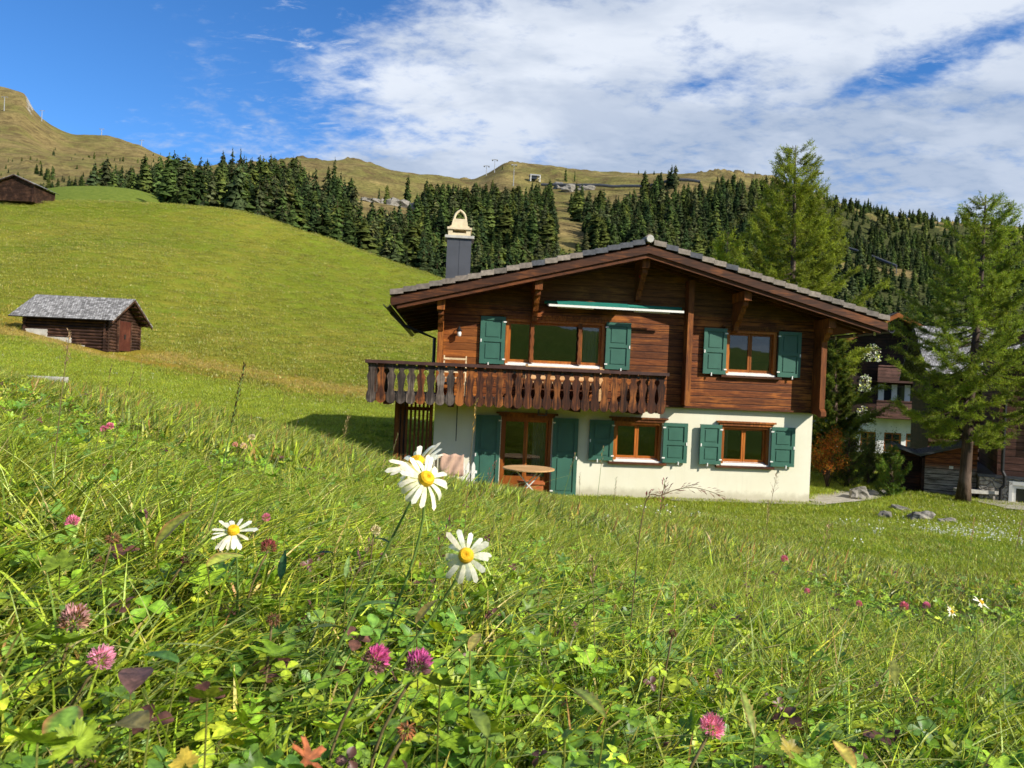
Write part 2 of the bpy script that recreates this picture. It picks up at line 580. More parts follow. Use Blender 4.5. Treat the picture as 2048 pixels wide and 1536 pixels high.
# thin window glass
m, t = mat('window_glass')
tr = t.n('ShaderNodeBsdfTransparent'); tr.inputs[0].default_value = (0.62, 0.66, 0.64, 1)
gl = t.n('ShaderNodeBsdfGlossy'); gl.inputs['Roughness'].default_value = 0.015
gl.inputs[0].default_value = (0.9, 0.93, 0.95, 1)
tcx = t.n('ShaderNodeTexCoord')
bp = t.n('ShaderNodeBump'); bp.inputs['Strength'].default_value = 0.08; bp.inputs['Distance'].default_value = 0.01
t.l(t.noise(tcx.outputs['Object'], 1.7, 2), bp.inputs['Height'])
t.l(bp.outputs[0], gl.inputs['Normal'])
mx = t.n('ShaderNodeMixShader'); lw = t.n('ShaderNodeFresnel'); lw.inputs[0].default_value = 1.5
t.l(t.math('ADD', t.math('MULTIPLY', lw.outputs[0], 1.1), 0.035, clamp=True), mx.inputs[0])
t.l(tr.outputs[0], mx.inputs[1]); t.l(gl.outputs[0], mx.inputs[2])
o = t.n('ShaderNodeOutputMaterial'); t.l(mx.outputs[0], o.inputs[0])
M['glass'] = m


def leafmat(name, transl=0.38, rough=0.5, spec=0.35, var=0.22, boost=(1, 1, 1), mott=160.0):
    m, t = mat(name)
    at = t.n('ShaderNodeVertexColor'); at.layer_name = 'Col'
    oi = t.n('ShaderNodeObjectInfo')
    rr = oi.outputs['Random']
    c = t.mix(1.0, at.outputs[0], t.mix(rr, tuple((1 - var) * b for b in boost), tuple((1 + var) * b for b in boost)), 'MULTIPLY')
    # small drift toward yellow on some instances
    wn = t.n('ShaderNodeTexWhiteNoise'); wn.noise_dimensions = '1D'; t.l(rr, wn.inputs['W'])
    c = t.mix(t.math('MULTIPLY', wn.outputs[0], 0.5), c, t.mix(1.0, c, (1.28, 1.02, 0.75), 'MULTIPLY'))
    tx = t.n('ShaderNodeTexCoord')
    mo = t.noise(tx.outputs['Object'], mott, 3, 0.6)
    c = t.mix(1.0, c, t.mix(t.ramp(mo, 0.32, 0.68), (0.66, 0.70, 0.62), (1.48, 1.42, 1.30)), 'MULTIPLY')
    tcol = t.mix(1.0, c, (1.35, 1.35, 0.55), 'MULTIPLY')
    finish(t, c, rough, None, 0, 0, spec, 0, transl, tcol)
    return m


M['leaf'] = leafmat('leaf', .26, .42, .35, .34)
M['lawn'] = leafmat('lawn_leaf', 0.25, 0.42, 0.4, 0.30, mott=30)
M['needle'] = leafmat('needle_leaf', 0.35, 0.6, 0.15, 0.12, mott=3)
M['farneedle'] = leafmat('far_needle', 0.2, 0.8, 0.08, 0.40, mott=9)
M['petal'] = leafmat('petal', 0.35, 0.6, 0.2, 0.03, mott=25)
M['bloom'] = leafmat('bloom', 0.25, 0.7, 0.15, 0.05)

# ------------------------------------------------------------------ terrain
XC = [-.9, -.68, -.55, -.41, -.28, -.18, -.10, .15, .40, .69, .95]
RINGS = {
    1:   [-.24, -.27, -.29, -.31, -.33, -.35, -.37, -.42, -.46, -.50, -.54],
    2:   [-.14, -.21, -.27, -.33, -.39, -.43, -.46, -.57, -.64, -.70, -.76],
    4:   [-.02, -.15, -.25, -.37, -.48, -.57, -.64, -.84, -.93, -1.00, -1.08],
    6.5: [.02, -.18, -.33, -.50, -.68, -.83, -.93, -1.15, -1.30, -1.38, -1.46],
    9:   [.02, -.22, -.42, -.63, -.88, -1.10, -1.25, -1.45, -1.62, -1.70, -1.78],
    12:  [-.25, -.55, -.85, -1.2, -1.55, -1.78, -1.9, -1.88, -2.0, -2.06, -2.12],
    15:  [-.7, -1.0, -1.2, -1.6, -1.95, -2.15, -2.35, -2.26, -2.30, -2.36, -2.44],
    20:  [-.6, -.9, -1.3, -1.7, -2.1, -2.35, -2.5, -2.56, -2.62, -2.72, -2.80],
    27:  [-.1, -.34, -.77, -1.34, -1.8, -2.05, -2.2, -2.56, -2.75, -2.9, -3.0],
    33:  [.7, .35, -.2, -.85, -1.4, -1.6, -1.8, -2.55, -2.9, -3.1, -3.2],
    40:  [2.2, 1.75, .72, -.1, -.8, -1.0, -1.2, -2.5, -3.0, -3.3, -3.5],
    47:  [4.0, 3.0, 1.6, .8, .05, -.2, -.6, -2.0, -3.0, -3.4, -3.6],
    57:  [6.0, 5.0, 3.9, 2.8, 1.6, 1.1, .5, -1.3, -3.0, -3.5, -3.7],
    80:  [12.5, 11.6, 11.6, 10.2, 8.2, 6.5, 5.6, 2.0, -2, -3, -3.5],
    100: [20.5, 19.4, 19.2, 18.2, 15.5, 12.6, 10.6, 5.0, -1, -3, -3.5],
    115: [26.0, 24.8, 25.1, 25.0, 21.8, 18.4, 15.6, 7.0, 0, -3, -3.5],
    130: [27.5, 25.5, 25.5, 26.6, 22.5, 19.0, 16.0, 8.0, 1, -3, -3.5],
    150: [27.0, 24.0, 24.0, 24.0, 18.0, 14.0, 12.0, 7.0, 0, -4, -4.5],
    175: [20.0, 16.0, 15.0, 14.0, 9.0, 6.0, 5.0, 3.0, -3, -8, -9],
}
FT_X = np.array(XC)
FT_Y = np.array(sorted(RINGS))
TAB = np.array([RINGS[k] for k in sorted(RINGS)])


def pchip(x, y, xq):
    """monotone cubic through (x, y) along the first axis of y"""
    x = np.asarray(x, float); y = np.asarray(y, float); xq = np.asarray(xq, float)
    h = np.diff(x); sh = (-1,) + (1,) * (y.ndim - 1)
    dl = np.diff(y, axis=0) / h.reshape(sh)
    d = np.zeros_like(y)
    w1 = (2 * h[1:] + h[:-1]).reshape(sh); w2 = (h[1:] + 2 * h[:-1]).reshape(sh)
    same = dl[:-1] * dl[1:] > 0
    with np.errstate(divide='ignore', invalid='ignore'):
        hm = (w1 + w2) / (w1 / dl[:-1] + w2 / dl[1:])
    d[1:-1] = np.where(same, hm, 0)
    d[0] = dl[0]; d[-1] = dl[-1]
    i = np.clip(np.searchsorted(x, xq) - 1, 0, len(x) - 2)
    t = ((np.clip(xq, x[0], x[-1]) - x[i]) / h[i]).reshape(sh)
    hh = h[i].reshape(sh)
    return ((1 + 2 * t) * (1 - t) ** 2 * y[i] + t * (1 - t) ** 2 * hh * d[i]
            + t * t * (3 - 2 * t) * y[i + 1] + t * t * (t - 1) * hh * d[i + 1])


LYD = np.linspace(0, math.log(175), 420)
XD = np.linspace(-.95, .95, 260)
_t = pchip(np.log(FT_Y), TAB, LYD)
DENSE = pchip(FT_X, _t.T, XD).T          # [logY, X]


def bil(A, u, v):
    u = np.clip(u, 0, A.shape[0] - 1.001); v = np.clip(v, 0, A.shape[1] - 1.001)
    i = u.astype(int); j = v.astype(int); a = u - i; b = v - j
    return (A[i, j] * (1 - a) * (1 - b) + A[i + 1, j] * a * (1 - b) + A[i, j + 1] * (1 - a) * b + A[i + 1, j + 1] * a * b)


def vnoise(x, y, s, seed=0):
    """smooth value noise"""
    x = x * s + seed * 17.3; y = y * s - seed * 9.1
    xi = np.floor(x); yi = np.floor(y); fx = x - xi; fy = y - yi
    fx = fx * fx * (3 - 2 * fx); fy = fy * fy * (3 - 2 * fy)
    def hsh(a, b):
        q = np.sin(a * 127.1 + b * 311.7 + seed * 74.7) * 43758.5453
        return q - np.floor(q)
    return ((hsh(xi, yi) * (1 - fx) + hsh(xi + 1, yi) * fx) * (1 - fy)
            + (hsh(xi, yi + 1) * (1 - fx) + hsh(xi + 1, yi + 1) * fx) * fy) - .5


HA = R(4.6)
HC, HS = math.cos(HA), math.sin(HA)
HX, HY = -1.775, 17.5        # left front corner of the chalet


def gz(x, y, detail=True):
    x = np.atleast_1d(np.asarray(x, float)); y = np.atleast_1d(np.asarray(y, float))
    yy = np.maximum(y, 1.0)
    X = x / yy
    Xc = np.clip(X, -.95, .95)
    z = bil(DENSE, np.log(np.clip(yy, 1, 174.9)) / LYD[-1] * 419, (Xc + .95) / 1.9 * 259)
    near = np.clip((6 - yy) / 5, 0, 1)
    z = z - (X - Xc) * .06 * near * np.minimum(yy, 6)
    back = np.maximum(1 - y, 0)
    z = z + back * .055 + np.maximum(-2 - y, 0) * .10 + H
    if detail:
        z = z + vnoise(x, y, 2.2, 1) * .05 * np.clip(y / 3, .3, 1) + vnoise(x, y, .45, 2) * .12 * np.clip(y / 8, .15, 1)
        z = z + vnoise(x, y, .045, 3) * 2.4 * np.clip((y - 42) / 40, 0, 1) * np.clip((108 - y) / 22, 0, 1) + vnoise(x, y, .22, 4) * .25 * np.clip((y - 30) / 30, 0, 1)
    # terrace around the chalet
    u = (x - HX) * HC + (y - HY) * HS
    v = -(x - HX) * HS + (y - HY) * HC
    dd = np.maximum(np.maximum(-1.6 - u, u - 9.6), np.maximum(-1.9 - v, v - 11))
    k = np.clip(dd / 2.6, 0, 1); k = k * k * (3 - 2 * k)
    return z * k + (-.02) * (1 - k)


def g1(x, y):
    return float(gz(x, y)[0])


# ---- ground materials
def grass_ground(name, a, b, c, dry, spk, dry_amt=0.5):
    m, t = mat(name)
    ge = t.n('ShaderNodeNewGeometry')
    pos = ge.outputs['Position']
    n1 = t.noise(pos, 0.05, 5, 0.6, 0.5)
    n2 = t.noise(pos, 0.35, 6, 0.65, 0.3)
    n3 = t.noise(pos, 3.5, 6, 0.75)
    n4 = t.noise(pos, 14.0, 4, 0.8)
    cc = t.mix(t.ramp(n1, 0.35, 0.65), a, b)
    cc = t.mix(t.ramp(n2, 0.42, 0.66), cc, c)
    cc = t.mix(t.math('MULTIPLY', t.ramp(t.math('ADD', t.math('MULTIPLY', n1, 0.4), t.math('MULTIPLY', n3, 0.6)), 0.50, 0.66), dry_amt), cc, dry)
    cc = t.mix(1.0, cc, t.mix(t.ramp(n4, 0.3, 0.7), (0.72, 0.75, 0.7), (1.25, 1.22, 1.2)), 'MULTIPLY')
    # ochre belt at the foot of the slope and round the log barn
    at = t.n('ShaderNodeVertexColor'); at.layer_name = 'Col'
    sp = t.n('ShaderNodeSeparateColor'); t.l(at.outputs[0], sp.inputs[0])
    k = t.math('MULTIPLY', sp.outputs[0], t.ramp(t.math('ADD', n2, t.math('MULTIPLY', n3, 0.5)), 0.55, 0.85), clamp=True)
    cc = t.mix(k, cc, (0.30, 0.20, 0.030))
    cc = t.mix(sp.outputs[1], cc, (0.085, 0.19, 0.022))
    # pale seed heads and little flowers
    vo = t.n('ShaderNodeTexVoronoi'); vo.inputs['Scale'].default_value = 1.1; vo.inputs['Randomness'].default_value = 1.0
    t.l(pos, vo.inputs['Vector'])
    cc = t.mix(t.math('MULTIPLY', t.ramp(vo.outputs['Distance'], 0.10, 0.05), spk), cc, (0.50, 0.48, 0.28))
    hgt = t.math('ADD', t.math('MULTIPLY', n3, 0.6), t.math('MULTIPLY', n4, 0.25))
    finish(t, cc, 0.95, hgt, 0.85, 0.16, 0.05)
    return m


M['meadow'] = grass_ground('meadow_grass', (0.125, 0.160, 0.012), (0.215, 0.205, 0.026), (0.150, 0.195, 0.017), (0.27, 0.215, 0.040), 0.45)

m, t = mat('soil')
ge = t.n('ShaderNodeNewGeometry')
n = t.noise(ge.outputs['Position'], 18, 5, 0.7)
n2 = t.noise(ge.outputs['Position'], 1.2, 4, 0.6)
c = t.mix(t.ramp(n, 0.35, 0.65), (0.030, 0.032, 0.012), (0.080, 0.085, 0.022))
c = t.mix(t.ramp(n2, 0.4, 0.7), c, (0.05, 0.085, 0.015))
finish(t, c, 0.95, n, 0.6, 0.02, 0.05)
M['soil'] = m


def axis(lo, hi, s0, g, dense=3.0):
    a = [0.0]
    while a[-1] < hi: a.append(a[-1] + s0 * max(1.0, (a[-1] / dense)) ** g)
    b = [0.0]
    while b[-1] > lo: b.append(b[-1] - s0 * max(1.0, (-b[-1] / dense)) ** g)
    return np.array(sorted(set(b[1:] + a)))


gx = axis(-150, 170, .10, .75, 2.0)
gy = axis(-60, 172, .09, .70, 3.0)
GX, GY = np.meshgrid(gx, gy)
GZ = gz(GX.ravel(), GY.ravel())
V = np.stack([GX.ravel(), GY.ravel(), GZ], 1)
nx, ny = len(gx), len(gy)
ii = (np.arange(ny - 1)[:, None] * nx + np.arange(nx - 1)[None]).ravel()
Q = np.stack([ii, ii + 1, ii + nx + 1, ii + nx], 1)
x, y = V[:, 0], V[:, 1]
Xs = x / np.maximum(y, 1)
och = np.exp(-((y - (41 - 6 * (Xs + .3))) / 4.5) ** 2) * np.clip((-.05 - Xs) / .08, 0, 1)
och = np.maximum(och, np.exp(-((x + 26) / 7) ** 2 - ((y - 37) / 3.0) ** 2) * 1.3)
lush = np.exp(-((y - 29) / 6) ** 2) * np.clip((-.05 - Xs) / .1, 0, 1) * .55
lush = np.maximum(lush, np.clip((Xs - .30) / .1, 0, 1) * np.clip((60 - y) / 20, 0, 1) * .5)
cols = np.stack([np.clip(och * 1.4, 0, 1), np.clip(lush, 0, 1), np.zeros(len(x))], 1)
nearq = (gy[:-1] < 12.0)
sel = np.repeat(nearq, nx - 1)
me = np_mesh('ground', V, Q, cols, M['meadow'], smooth=True)
me.materials.append(M['soil'])
cxq = (GX[:-1, :-1]).ravel(); cyq = (GY[:-1, :-1]).ravel()
me.polygons.foreach_set('material_index', ((cyq < 5.5) & (cyq > -6) & (np.abs(cxq) < 12)).astype('i'))
tag(link('ground', me), kind='structure')

# ---- mountains and wooded slope behind
PXC = [-500, 0, 35, 60, 100, 150, 200, 260, 330, 450, 600, 700, 800, 930, 1020, 1100, 1190, 1280, 1400, 1510, 1650, 1880, 2048, 2500]
MR = {
    135: [500, 455, 455, 455, 455, 455, 458, 462, 470, 485, 520, 555, 590, 660, 730, 760, 770, 780, 800, 810, 840, 880, 900, 930],
    180: [400, 410, 402, 392, 376, 372, 372, 378, 400, 450, 500, 540, 560, 600, 620, 632, 640, 650, 665, 680, 705, 740, 760, 800],
    250: [395, 398, 398, 398, 398, 398, 398, 398, 400, 412, 440, 470, 505, 540, 555, 565, 580, 590, 605, 620, 650, 675, 690, 720],
    350: [385, 388, 388, 388, 387, 386, 385, 384, 384, 388, 408, 430, 452, 480, 488, 496, 510, 520, 532, 542, 562, 590, 605, 640],
    500: [360, 368, 366, 364, 362, 360, 358, 357, 357, 352, 362, 375, 398, 415, 420, 422, 426, 432, 438, 448, 478, 510, 525, 560],
    700: [320, 330, 330, 330, 332, 335, 340, 343, 340, 330, 324, 326, 352, 366, 336, 341, 346, 350, 347, 358, 402, 446, 462, 500],
    1100: [240, 262, 268, 280, 300, 310, 316, 322, 333, 345, 352, 356, 378, 395, 370, 372, 376, 380, 380, 392, 440, 480, 495, 520],
    1600: [150, 195, 201, 234, 268, 284, 287, 301, 327, 360, 390, 400, 420, 430, 420, 420, 420, 420, 420, 430, 470, 500, 520, 540],
    2200: [300, 330, 330, 350, 370, 380, 385, 390, 400, 420, 440, 440, 450, 450, 450, 450, 450, 450, 450, 460, 490, 520, 540, 560],
}
MY = np.array(sorted(MR), float)
MXs = np.array([ray(p, 420)[0] for p in PXC])
MT = np.array([[ray(p, q)[1] * Y for p, q in zip(PXC, MR[int(Y)])] for Y in MY])
MLY = np.linspace(math.log(135), math.log(2200), 300)
MXD = np.linspace(MXs[0], MXs[-1], 520)
_t = pchip(np.log(MY), MT, MLY)
MD = pchip(MXs, _t.T, MXD).T


def mz(x, y):
    x = np.atleast_1d(np.asarray(x, float)); y = np.atleast_1d(np.asarray(y, float))
    X = np.clip(x / y, MXs[0], MXs[-1])
    z = bil(MD, (np.log(y) - MLY[0]) / (MLY[-1] - MLY[0]) * 299, (X - MXs[0]) / (MXs[-1] - MXs[0]) * 519) + H
    a = np.clip((y - 180) / 300, 0, 1)
    ridge = 1 - 2 * np.abs(vnoise(x, y, .018, 5))
    z = z + a * (vnoise(x, y, .009, 6) * 9 + vnoise(x, y, .03, 7) * 4 + vnoise(x, y, .09, 8) * 2.2 + (ridge - .6) * 3)
    # crags
    rk = np.clip(vnoise(x, y, .02, 11) * 4 - .9, 0, 1) * np.clip((y - 520) / 100, 0, 1) * np.clip((900 - y) / 100, 0, 1)
    z = z + rk * (np.abs(vnoise(x, y, .16, 12)) * 12 + np.abs(vnoise(x, y, .4, 13)) * 4)
    return z


my = np.exp(np.linspace(math.log(136), math.log(2190), 330))
mxx = np.linspace(-1.15, 1.15, 620)
GX, GY = np.meshgrid(mxx, my)
x = (GX * GY).ravel(); y = GY.ravel()
V = np.stack([x, y, mz(x, y)], 1)
nx, ny = len(mxx), len(my)
ii = (np.arange(ny - 1)[:, None] * nx + np.arange(nx - 1)[None]).ravel()
Q = np.stack([ii, ii + 1, ii + nx + 1, ii + nx], 1)
m, t = mat('alpine_ground')
ge = t.n('ShaderNodeNewGeometry'); pos = ge.outputs['Position']
n1 = t.noise(pos, 0.012, 6, 0.6, 0.4); n2 = t.noise(pos, 0.06, 7, 0.7, 0.3); n3 = t.noise(pos, 0.5, 5, 0.7)
c = t.mix(t.ramp(n1, 0.38, 0.62), (0.150, 0.140, 0.040), (0.205, 0.155, 0.062))
c = t.mix(t.ramp(n2, 0.44, 0.62), c, (0.115, 0.085, 0.035))
c = t.mix(t.ramp(n2, 0.46, 0.30), c, (0.26, 0.20, 0.075))
c = t.mix(1.0, c, t.mix(t.ramp(n3, 0.3, 0.7), (0.62, 0.62, 0.62), (1.3, 1.3, 1.3)), 'MULTIPLY')
# rock on the steep bits
sp = t.n('ShaderNodeSeparateXYZ'); t.l(ge.outputs['Normal'], sp.inputs[0])
rk = t.ramp(t.math('ADD', sp.outputs[2], t.math('MULTIPLY', t.math('SUBTRACT', n2, 0.5), 0.5)), 0.66, 0.56)
rc = t.mix(t.ramp(n3, 0.35, 0.6), (0.13, 0.12, 0.10), (0.44, 0.42, 0.38))
c = t.mix(rk, c, rc)
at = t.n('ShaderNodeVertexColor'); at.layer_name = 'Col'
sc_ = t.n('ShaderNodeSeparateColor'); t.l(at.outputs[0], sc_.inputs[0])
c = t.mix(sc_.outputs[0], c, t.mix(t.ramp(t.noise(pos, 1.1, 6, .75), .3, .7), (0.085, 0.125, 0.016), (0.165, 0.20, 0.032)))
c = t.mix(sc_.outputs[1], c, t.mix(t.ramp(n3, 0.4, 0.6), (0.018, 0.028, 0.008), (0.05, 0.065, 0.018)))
finish(t, c, 0.95, t.math('ADD', n2, t.math('MULTIPLY', n3, 0.3)), 0.7, 1.2, 0.05)
M['alpine'] = m

# ---- where the forest stands, in azimuth / elevation of the slope seen from the meadow
UP = [(-600, 372), (0, 385), (60, 385), (70, 352), (150, 362), (185, 395), (430, 392), (440, 365), (590, 368), (610, 398), (700, 430), (740, 478), (830, 470),
      (835, 412), (930, 400), (1000, 402), (1110, 398), (1130, 440), (1140, 425), (1280, 408), (1290, 382), (1400, 380), (1510, 378), (1640, 408),
      (1880, 452), (2048, 468), (2600, 500)]


def upj(x, y, z):
    """photo coordinates of a point"""
    a = x / y; b = (z - H) / y
    xc = a * cr + b * sr; yc = -a * sr + b * cr
    return 1024 + F * xc, 768 - F * yc


def inpoly(px, py, poly):
    c = np.zeros(px.shape, bool)
    n = len(poly)
    for i in range(n):
        x1, y1 = poly[i]; x2, y2 = poly[(i + 1) % n]
        k = ((y1 > py) != (y2 > py)) & (px < (x2 - x1) * (py - y1) / (y2 - y1 + 1e-9) + x1)
        c ^= k
    return c


CLEAR = [[(1095, 380), (1150, 380), (1160, 470), (1200, 520), (1130, 520), (1105, 455)],
         [(1675, 520), (1840, 545), (1850, 562), (1675, 536)]]


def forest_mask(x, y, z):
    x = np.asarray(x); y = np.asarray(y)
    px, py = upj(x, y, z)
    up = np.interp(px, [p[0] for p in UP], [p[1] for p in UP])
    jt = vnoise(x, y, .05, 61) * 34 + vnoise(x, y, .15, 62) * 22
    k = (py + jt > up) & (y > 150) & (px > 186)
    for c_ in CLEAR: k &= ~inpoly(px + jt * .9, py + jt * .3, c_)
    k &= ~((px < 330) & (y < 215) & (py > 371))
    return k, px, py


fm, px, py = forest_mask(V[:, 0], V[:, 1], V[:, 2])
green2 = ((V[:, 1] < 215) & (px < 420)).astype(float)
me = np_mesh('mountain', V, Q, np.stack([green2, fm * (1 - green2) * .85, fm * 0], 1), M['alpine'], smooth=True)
tag(link('mountain', me), kind='structure')

# ------------------------------------------------------------------ instancing of uncountable plants


def scatter(name, pts, rots, scl, idx, meshes, label, cat, material=None):
    """one object of kind stuff: the given meshes set out on points by a geometry node tree"""
    n = len(pts)
    me = bpy.data.meshes.new(name)
    me.vertices.add(n)
    me.vertices.foreach_set('co', np.asarray(pts, 'f').ravel())
    a = me.attributes.new('rot', 'FLOAT_VECTOR', 'POINT'); a.data.foreach_set('vector', np.asarray(rots, 'f').ravel())
    s = np.asarray(scl, 'f')
    if s.ndim == 1: s = np.repeat(s[:, None], 3, 1)
    a = me.attributes.new('scl', 'FLOAT_VECTOR', 'POINT'); a.data.foreach_set('vector', s.ravel())
    a = me.attributes.new('idx', 'INT', 'POINT'); a.data.foreach_set('value', np.asarray(idx, 'i'))
    o = link(name, me)
    tag(o, label, cat, kind='stuff')
    cl = bpy.data.collections.new(name + '_kinds')
    for i, q in enumerate(meshes):
        s_ = bpy.data.objects.new('%s_kind_%02d' % (name, i), q)
        cl.objects.link(s_)
    ng = bpy.data.node_groups.new(name, 'GeometryNodeTree')
    ng.interface.new_socket('Geometry', in_out='INPUT', socket_type='NodeSocketGeometry')
    ng.interface.new_socket('Geometry', in_out='OUTPUT', socket_type='NodeSocketGeometry')
    N = ng.nodes; Lk = ng.links
    gi = N.new('NodeGroupInput'); go = N.new('NodeGroupOutput')
    iop = N.new('GeometryNodeInstanceOnPoints')
    ci = N.new('GeometryNodeCollectionInfo')
    ci.inputs['Collection'].default_value = cl
    ci.inputs['Separate Children'].default_value = True
    ci.inputs['Reset Children'].default_value = True
    iop.inputs['Pick Instance'].default_value = True
    def attr(nm, ty):
        q = N.new('GeometryNodeInputNamedAttribute'); q.data_type = ty; q.inputs[0].default_value = nm
        return q.outputs[0]
    e2r = N.new('FunctionNodeEulerToRotation')
    Lk.new(attr('rot', 'FLOAT_VECTOR'), e2r.inputs[0])
    Lk.new(gi.outputs[0], iop.inputs['Points'])
    Lk.new(ci.outputs[0], iop.inputs['Instance'])
    Lk.new(attr('idx', 'INT'), iop.inputs['Instance Index'])
    Lk.new(e2r.outputs[0], iop.inputs['Rotation'])
    Lk.new(attr('scl', 'FLOAT_VECTOR'), iop.inputs['Scale'])
    Lk.new(iop.outputs[0], go.inputs[0])
    md = o.modifiers.new('scatter', 'NODES'); md.node_group = ng
    return o


# ------------------------------------------------------------------ blades and leaves
rs = np.random.RandomState(3)


def blades(n, rad, hlo, hhi, wlo, whi, lean=(0.5, 0.0), leansd=.35, bend=.8, seg=5, pal=None, fold=True, rs=rs, dry=.12, vr=.95):
    """tuft of n curved grass blades"""
    ang = rs.rand(n) * 2 * math.pi; rr = rad * np.sqrt(rs.rand(n))
    bx = rr * np.cos(ang); by = rr * np.sin(ang)
    h = hlo + (hhi - hlo) * rs.rand(n) ** 1.3
    wd = wlo + (whi - wlo) * rs.rand(n)
    lx = lean[0] + rs.randn(n) * leansd; ly = lean[1] + rs.randn(n) * leansd
    lx2 = lx * .45; ly2 = ly * .45
    bd = bend * (0.4 + rs.rand(n) * 1.2)
    t = np.linspace(0, 1, seg + 1)
    L = np.sqrt(lx ** 2 + ly ** 2) + 1e-6
    # centre line: starts upright, bends along the lean
    tx = (lx2[:, None] * t + (lx * bd)[:, None] * t ** 2.2 * .9) * h[:, None]
    ty = (ly2[:, None] * t + (ly * bd)[:, None] * t ** 2.2 * .9) * h[:, None]
    tz = (t[None] - .28 * (L * bd)[:, None] * t ** 2.6) * h[:, None]
    tz = np.maximum(tz, t[None] * .12 * h[:, None])
    cx = bx[:, None] + tx; cy_ = by[:, None] + ty; cz = tz
    wa = rs.rand(n) * 2 * math.pi
    wx = np.cos(wa)[:, None]; wy = np.sin(wa)[:, None]
    prof = (np.minimum(1, .55 + 1.2 * t) * np.clip(1 - t, 0, 1) ** .55)[None] * wd[:, None] * .5
    prof[:, -1] = .0002
    k = 3 if fold else 2
    Vv = np.zeros((n, seg + 1, k, 3))
    for j, sgn in enumerate((-1, 0, 1) if fold else (-1, 1)):
        Vv[:, :, j, 0] = cx + wx * prof * sgn
        Vv[:, :, j, 1] = cy_ + wy * prof * sgn
        Vv[:, :, j, 2] = cz + (0 if sgn else -1) * prof * .45
    base = (np.arange(n) * (seg + 1) * k)[:, None, None] + (np.arange(seg) * k)[None, :, None] + np.arange(k - 1)[None, None]
    q = np.stack([base, base + 1, base + k + 1, base + k], -1).reshape(-1, 4)
    pal = np.array(pal)
    c = pal[rs.randint(0, len(pal), n)] * (1 + vr * (rs.rand(n, 1) - .55))
    isdry = rs.rand(n) < dry
    dc = np.array([(.46, .36, .13), (.55, .47, .22), (.38, .21, .08), (.42, .38, .08)])[rs.randint(0, 4, n)]
    c = np.where(isdry[:, None], dc, c)
    C = np.repeat(c[:, None], (seg + 1), 1)
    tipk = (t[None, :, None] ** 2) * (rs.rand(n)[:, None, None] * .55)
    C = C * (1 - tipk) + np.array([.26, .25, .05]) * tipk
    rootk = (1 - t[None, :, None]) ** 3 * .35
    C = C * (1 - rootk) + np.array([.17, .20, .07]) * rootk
    C = np.repeat(C[:, :, None], k, 2)
    return Vv.reshape(-1, 3), q, C.reshape(-1, 3)


def join(parts):
    V = []; Q = []; C = []; b = 0
    for v, q, c in parts:
        V.append(v); Q.append(np.asarray(q) + b); C.append(c); b += len(v)
    return np.concatenate(V), np.concatenate(Q), np.concatenate(C)


def leaf(L, W, M4, col, kind='oval', seg=6, curl=.5, foldv=.35, wave=0.0, vein=.18, edgecol=None, rs=rs):
    """a leaf along +y in its own frame, placed with matrix M4"""
    t = np.linspace(0, 1, seg + 1)
    if kind == 'oval': w_ = np.sin(np.pi * np.clip(t, .02, .985) ** .85) ** .75
    elif kind == 'obov': w_ = np.sin(np.pi * np.clip(t, .0, .97) ** 1.35) ** .8
    elif kind == 'lance': w_ = np.sin(np.pi * np.clip(t, .02, .99) ** .7) ** 1.1
    elif kind == 'lobed':
        w_ = np.sin(np.pi * np.clip(t, .02, .985) ** 1.2) ** .7 * (1 - .38 * (np.arange(seg + 1) % 2))
    else: w_ = np.sin(np.pi * t)
    cc = np.array([-1, -.55, 0, .55, 1.0])
    an = curl * t
    yy = L * np.sin(an) / max(curl, 1e-3) if curl > 1e-3 else L * t
    zz = -L * (1 - np.cos(an)) / max(curl, 1e-3) if curl > 1e-3 else 0 * t
    V_ = np.zeros((seg + 1, 5, 3))
    V_[:, :, 0] = w_[:, None] * W * .5 * cc[None]
    V_[:, :, 1] = yy[:, None]
    V_[:, :, 2] = zz[:, None] + np.abs(w_[:, None] * W * .5 * cc[None]) * foldv + wave * W * np.sin(t * 17)[:, None] * (cc ** 2)[None]
    if kind == 'lobed':
        V_[1::2, [0, 4], 1] -= L * .05
    V_ = V_.reshape(-1, 3)
    Mx = np.array(M4)
    V_ = V_ @ Mx[:3, :3].T + Mx[:3, 3]
    b = (np.arange(seg) * 5)[:, None] + np.arange(4)[None]
    q = np.stack([b, b + 1, b + 6, b + 5], -1).reshape(-1, 4)
    c = np.array(col, float)
    C = np.repeat(c[None], (seg + 1) * 5, 0).reshape(seg + 1, 5, 3).copy()
    C[:, 2] *= 1 + vein
    C[:, [1, 3]] *= (1 + .12 * ((np.arange(seg + 1) % 2) * 2 - 1))[:, None, None]
    if edgecol is not None:
        C[:, [0, 4]] = edgecol; C[-1] = edgecol
    return V_, q, C.reshape(-1, 3)


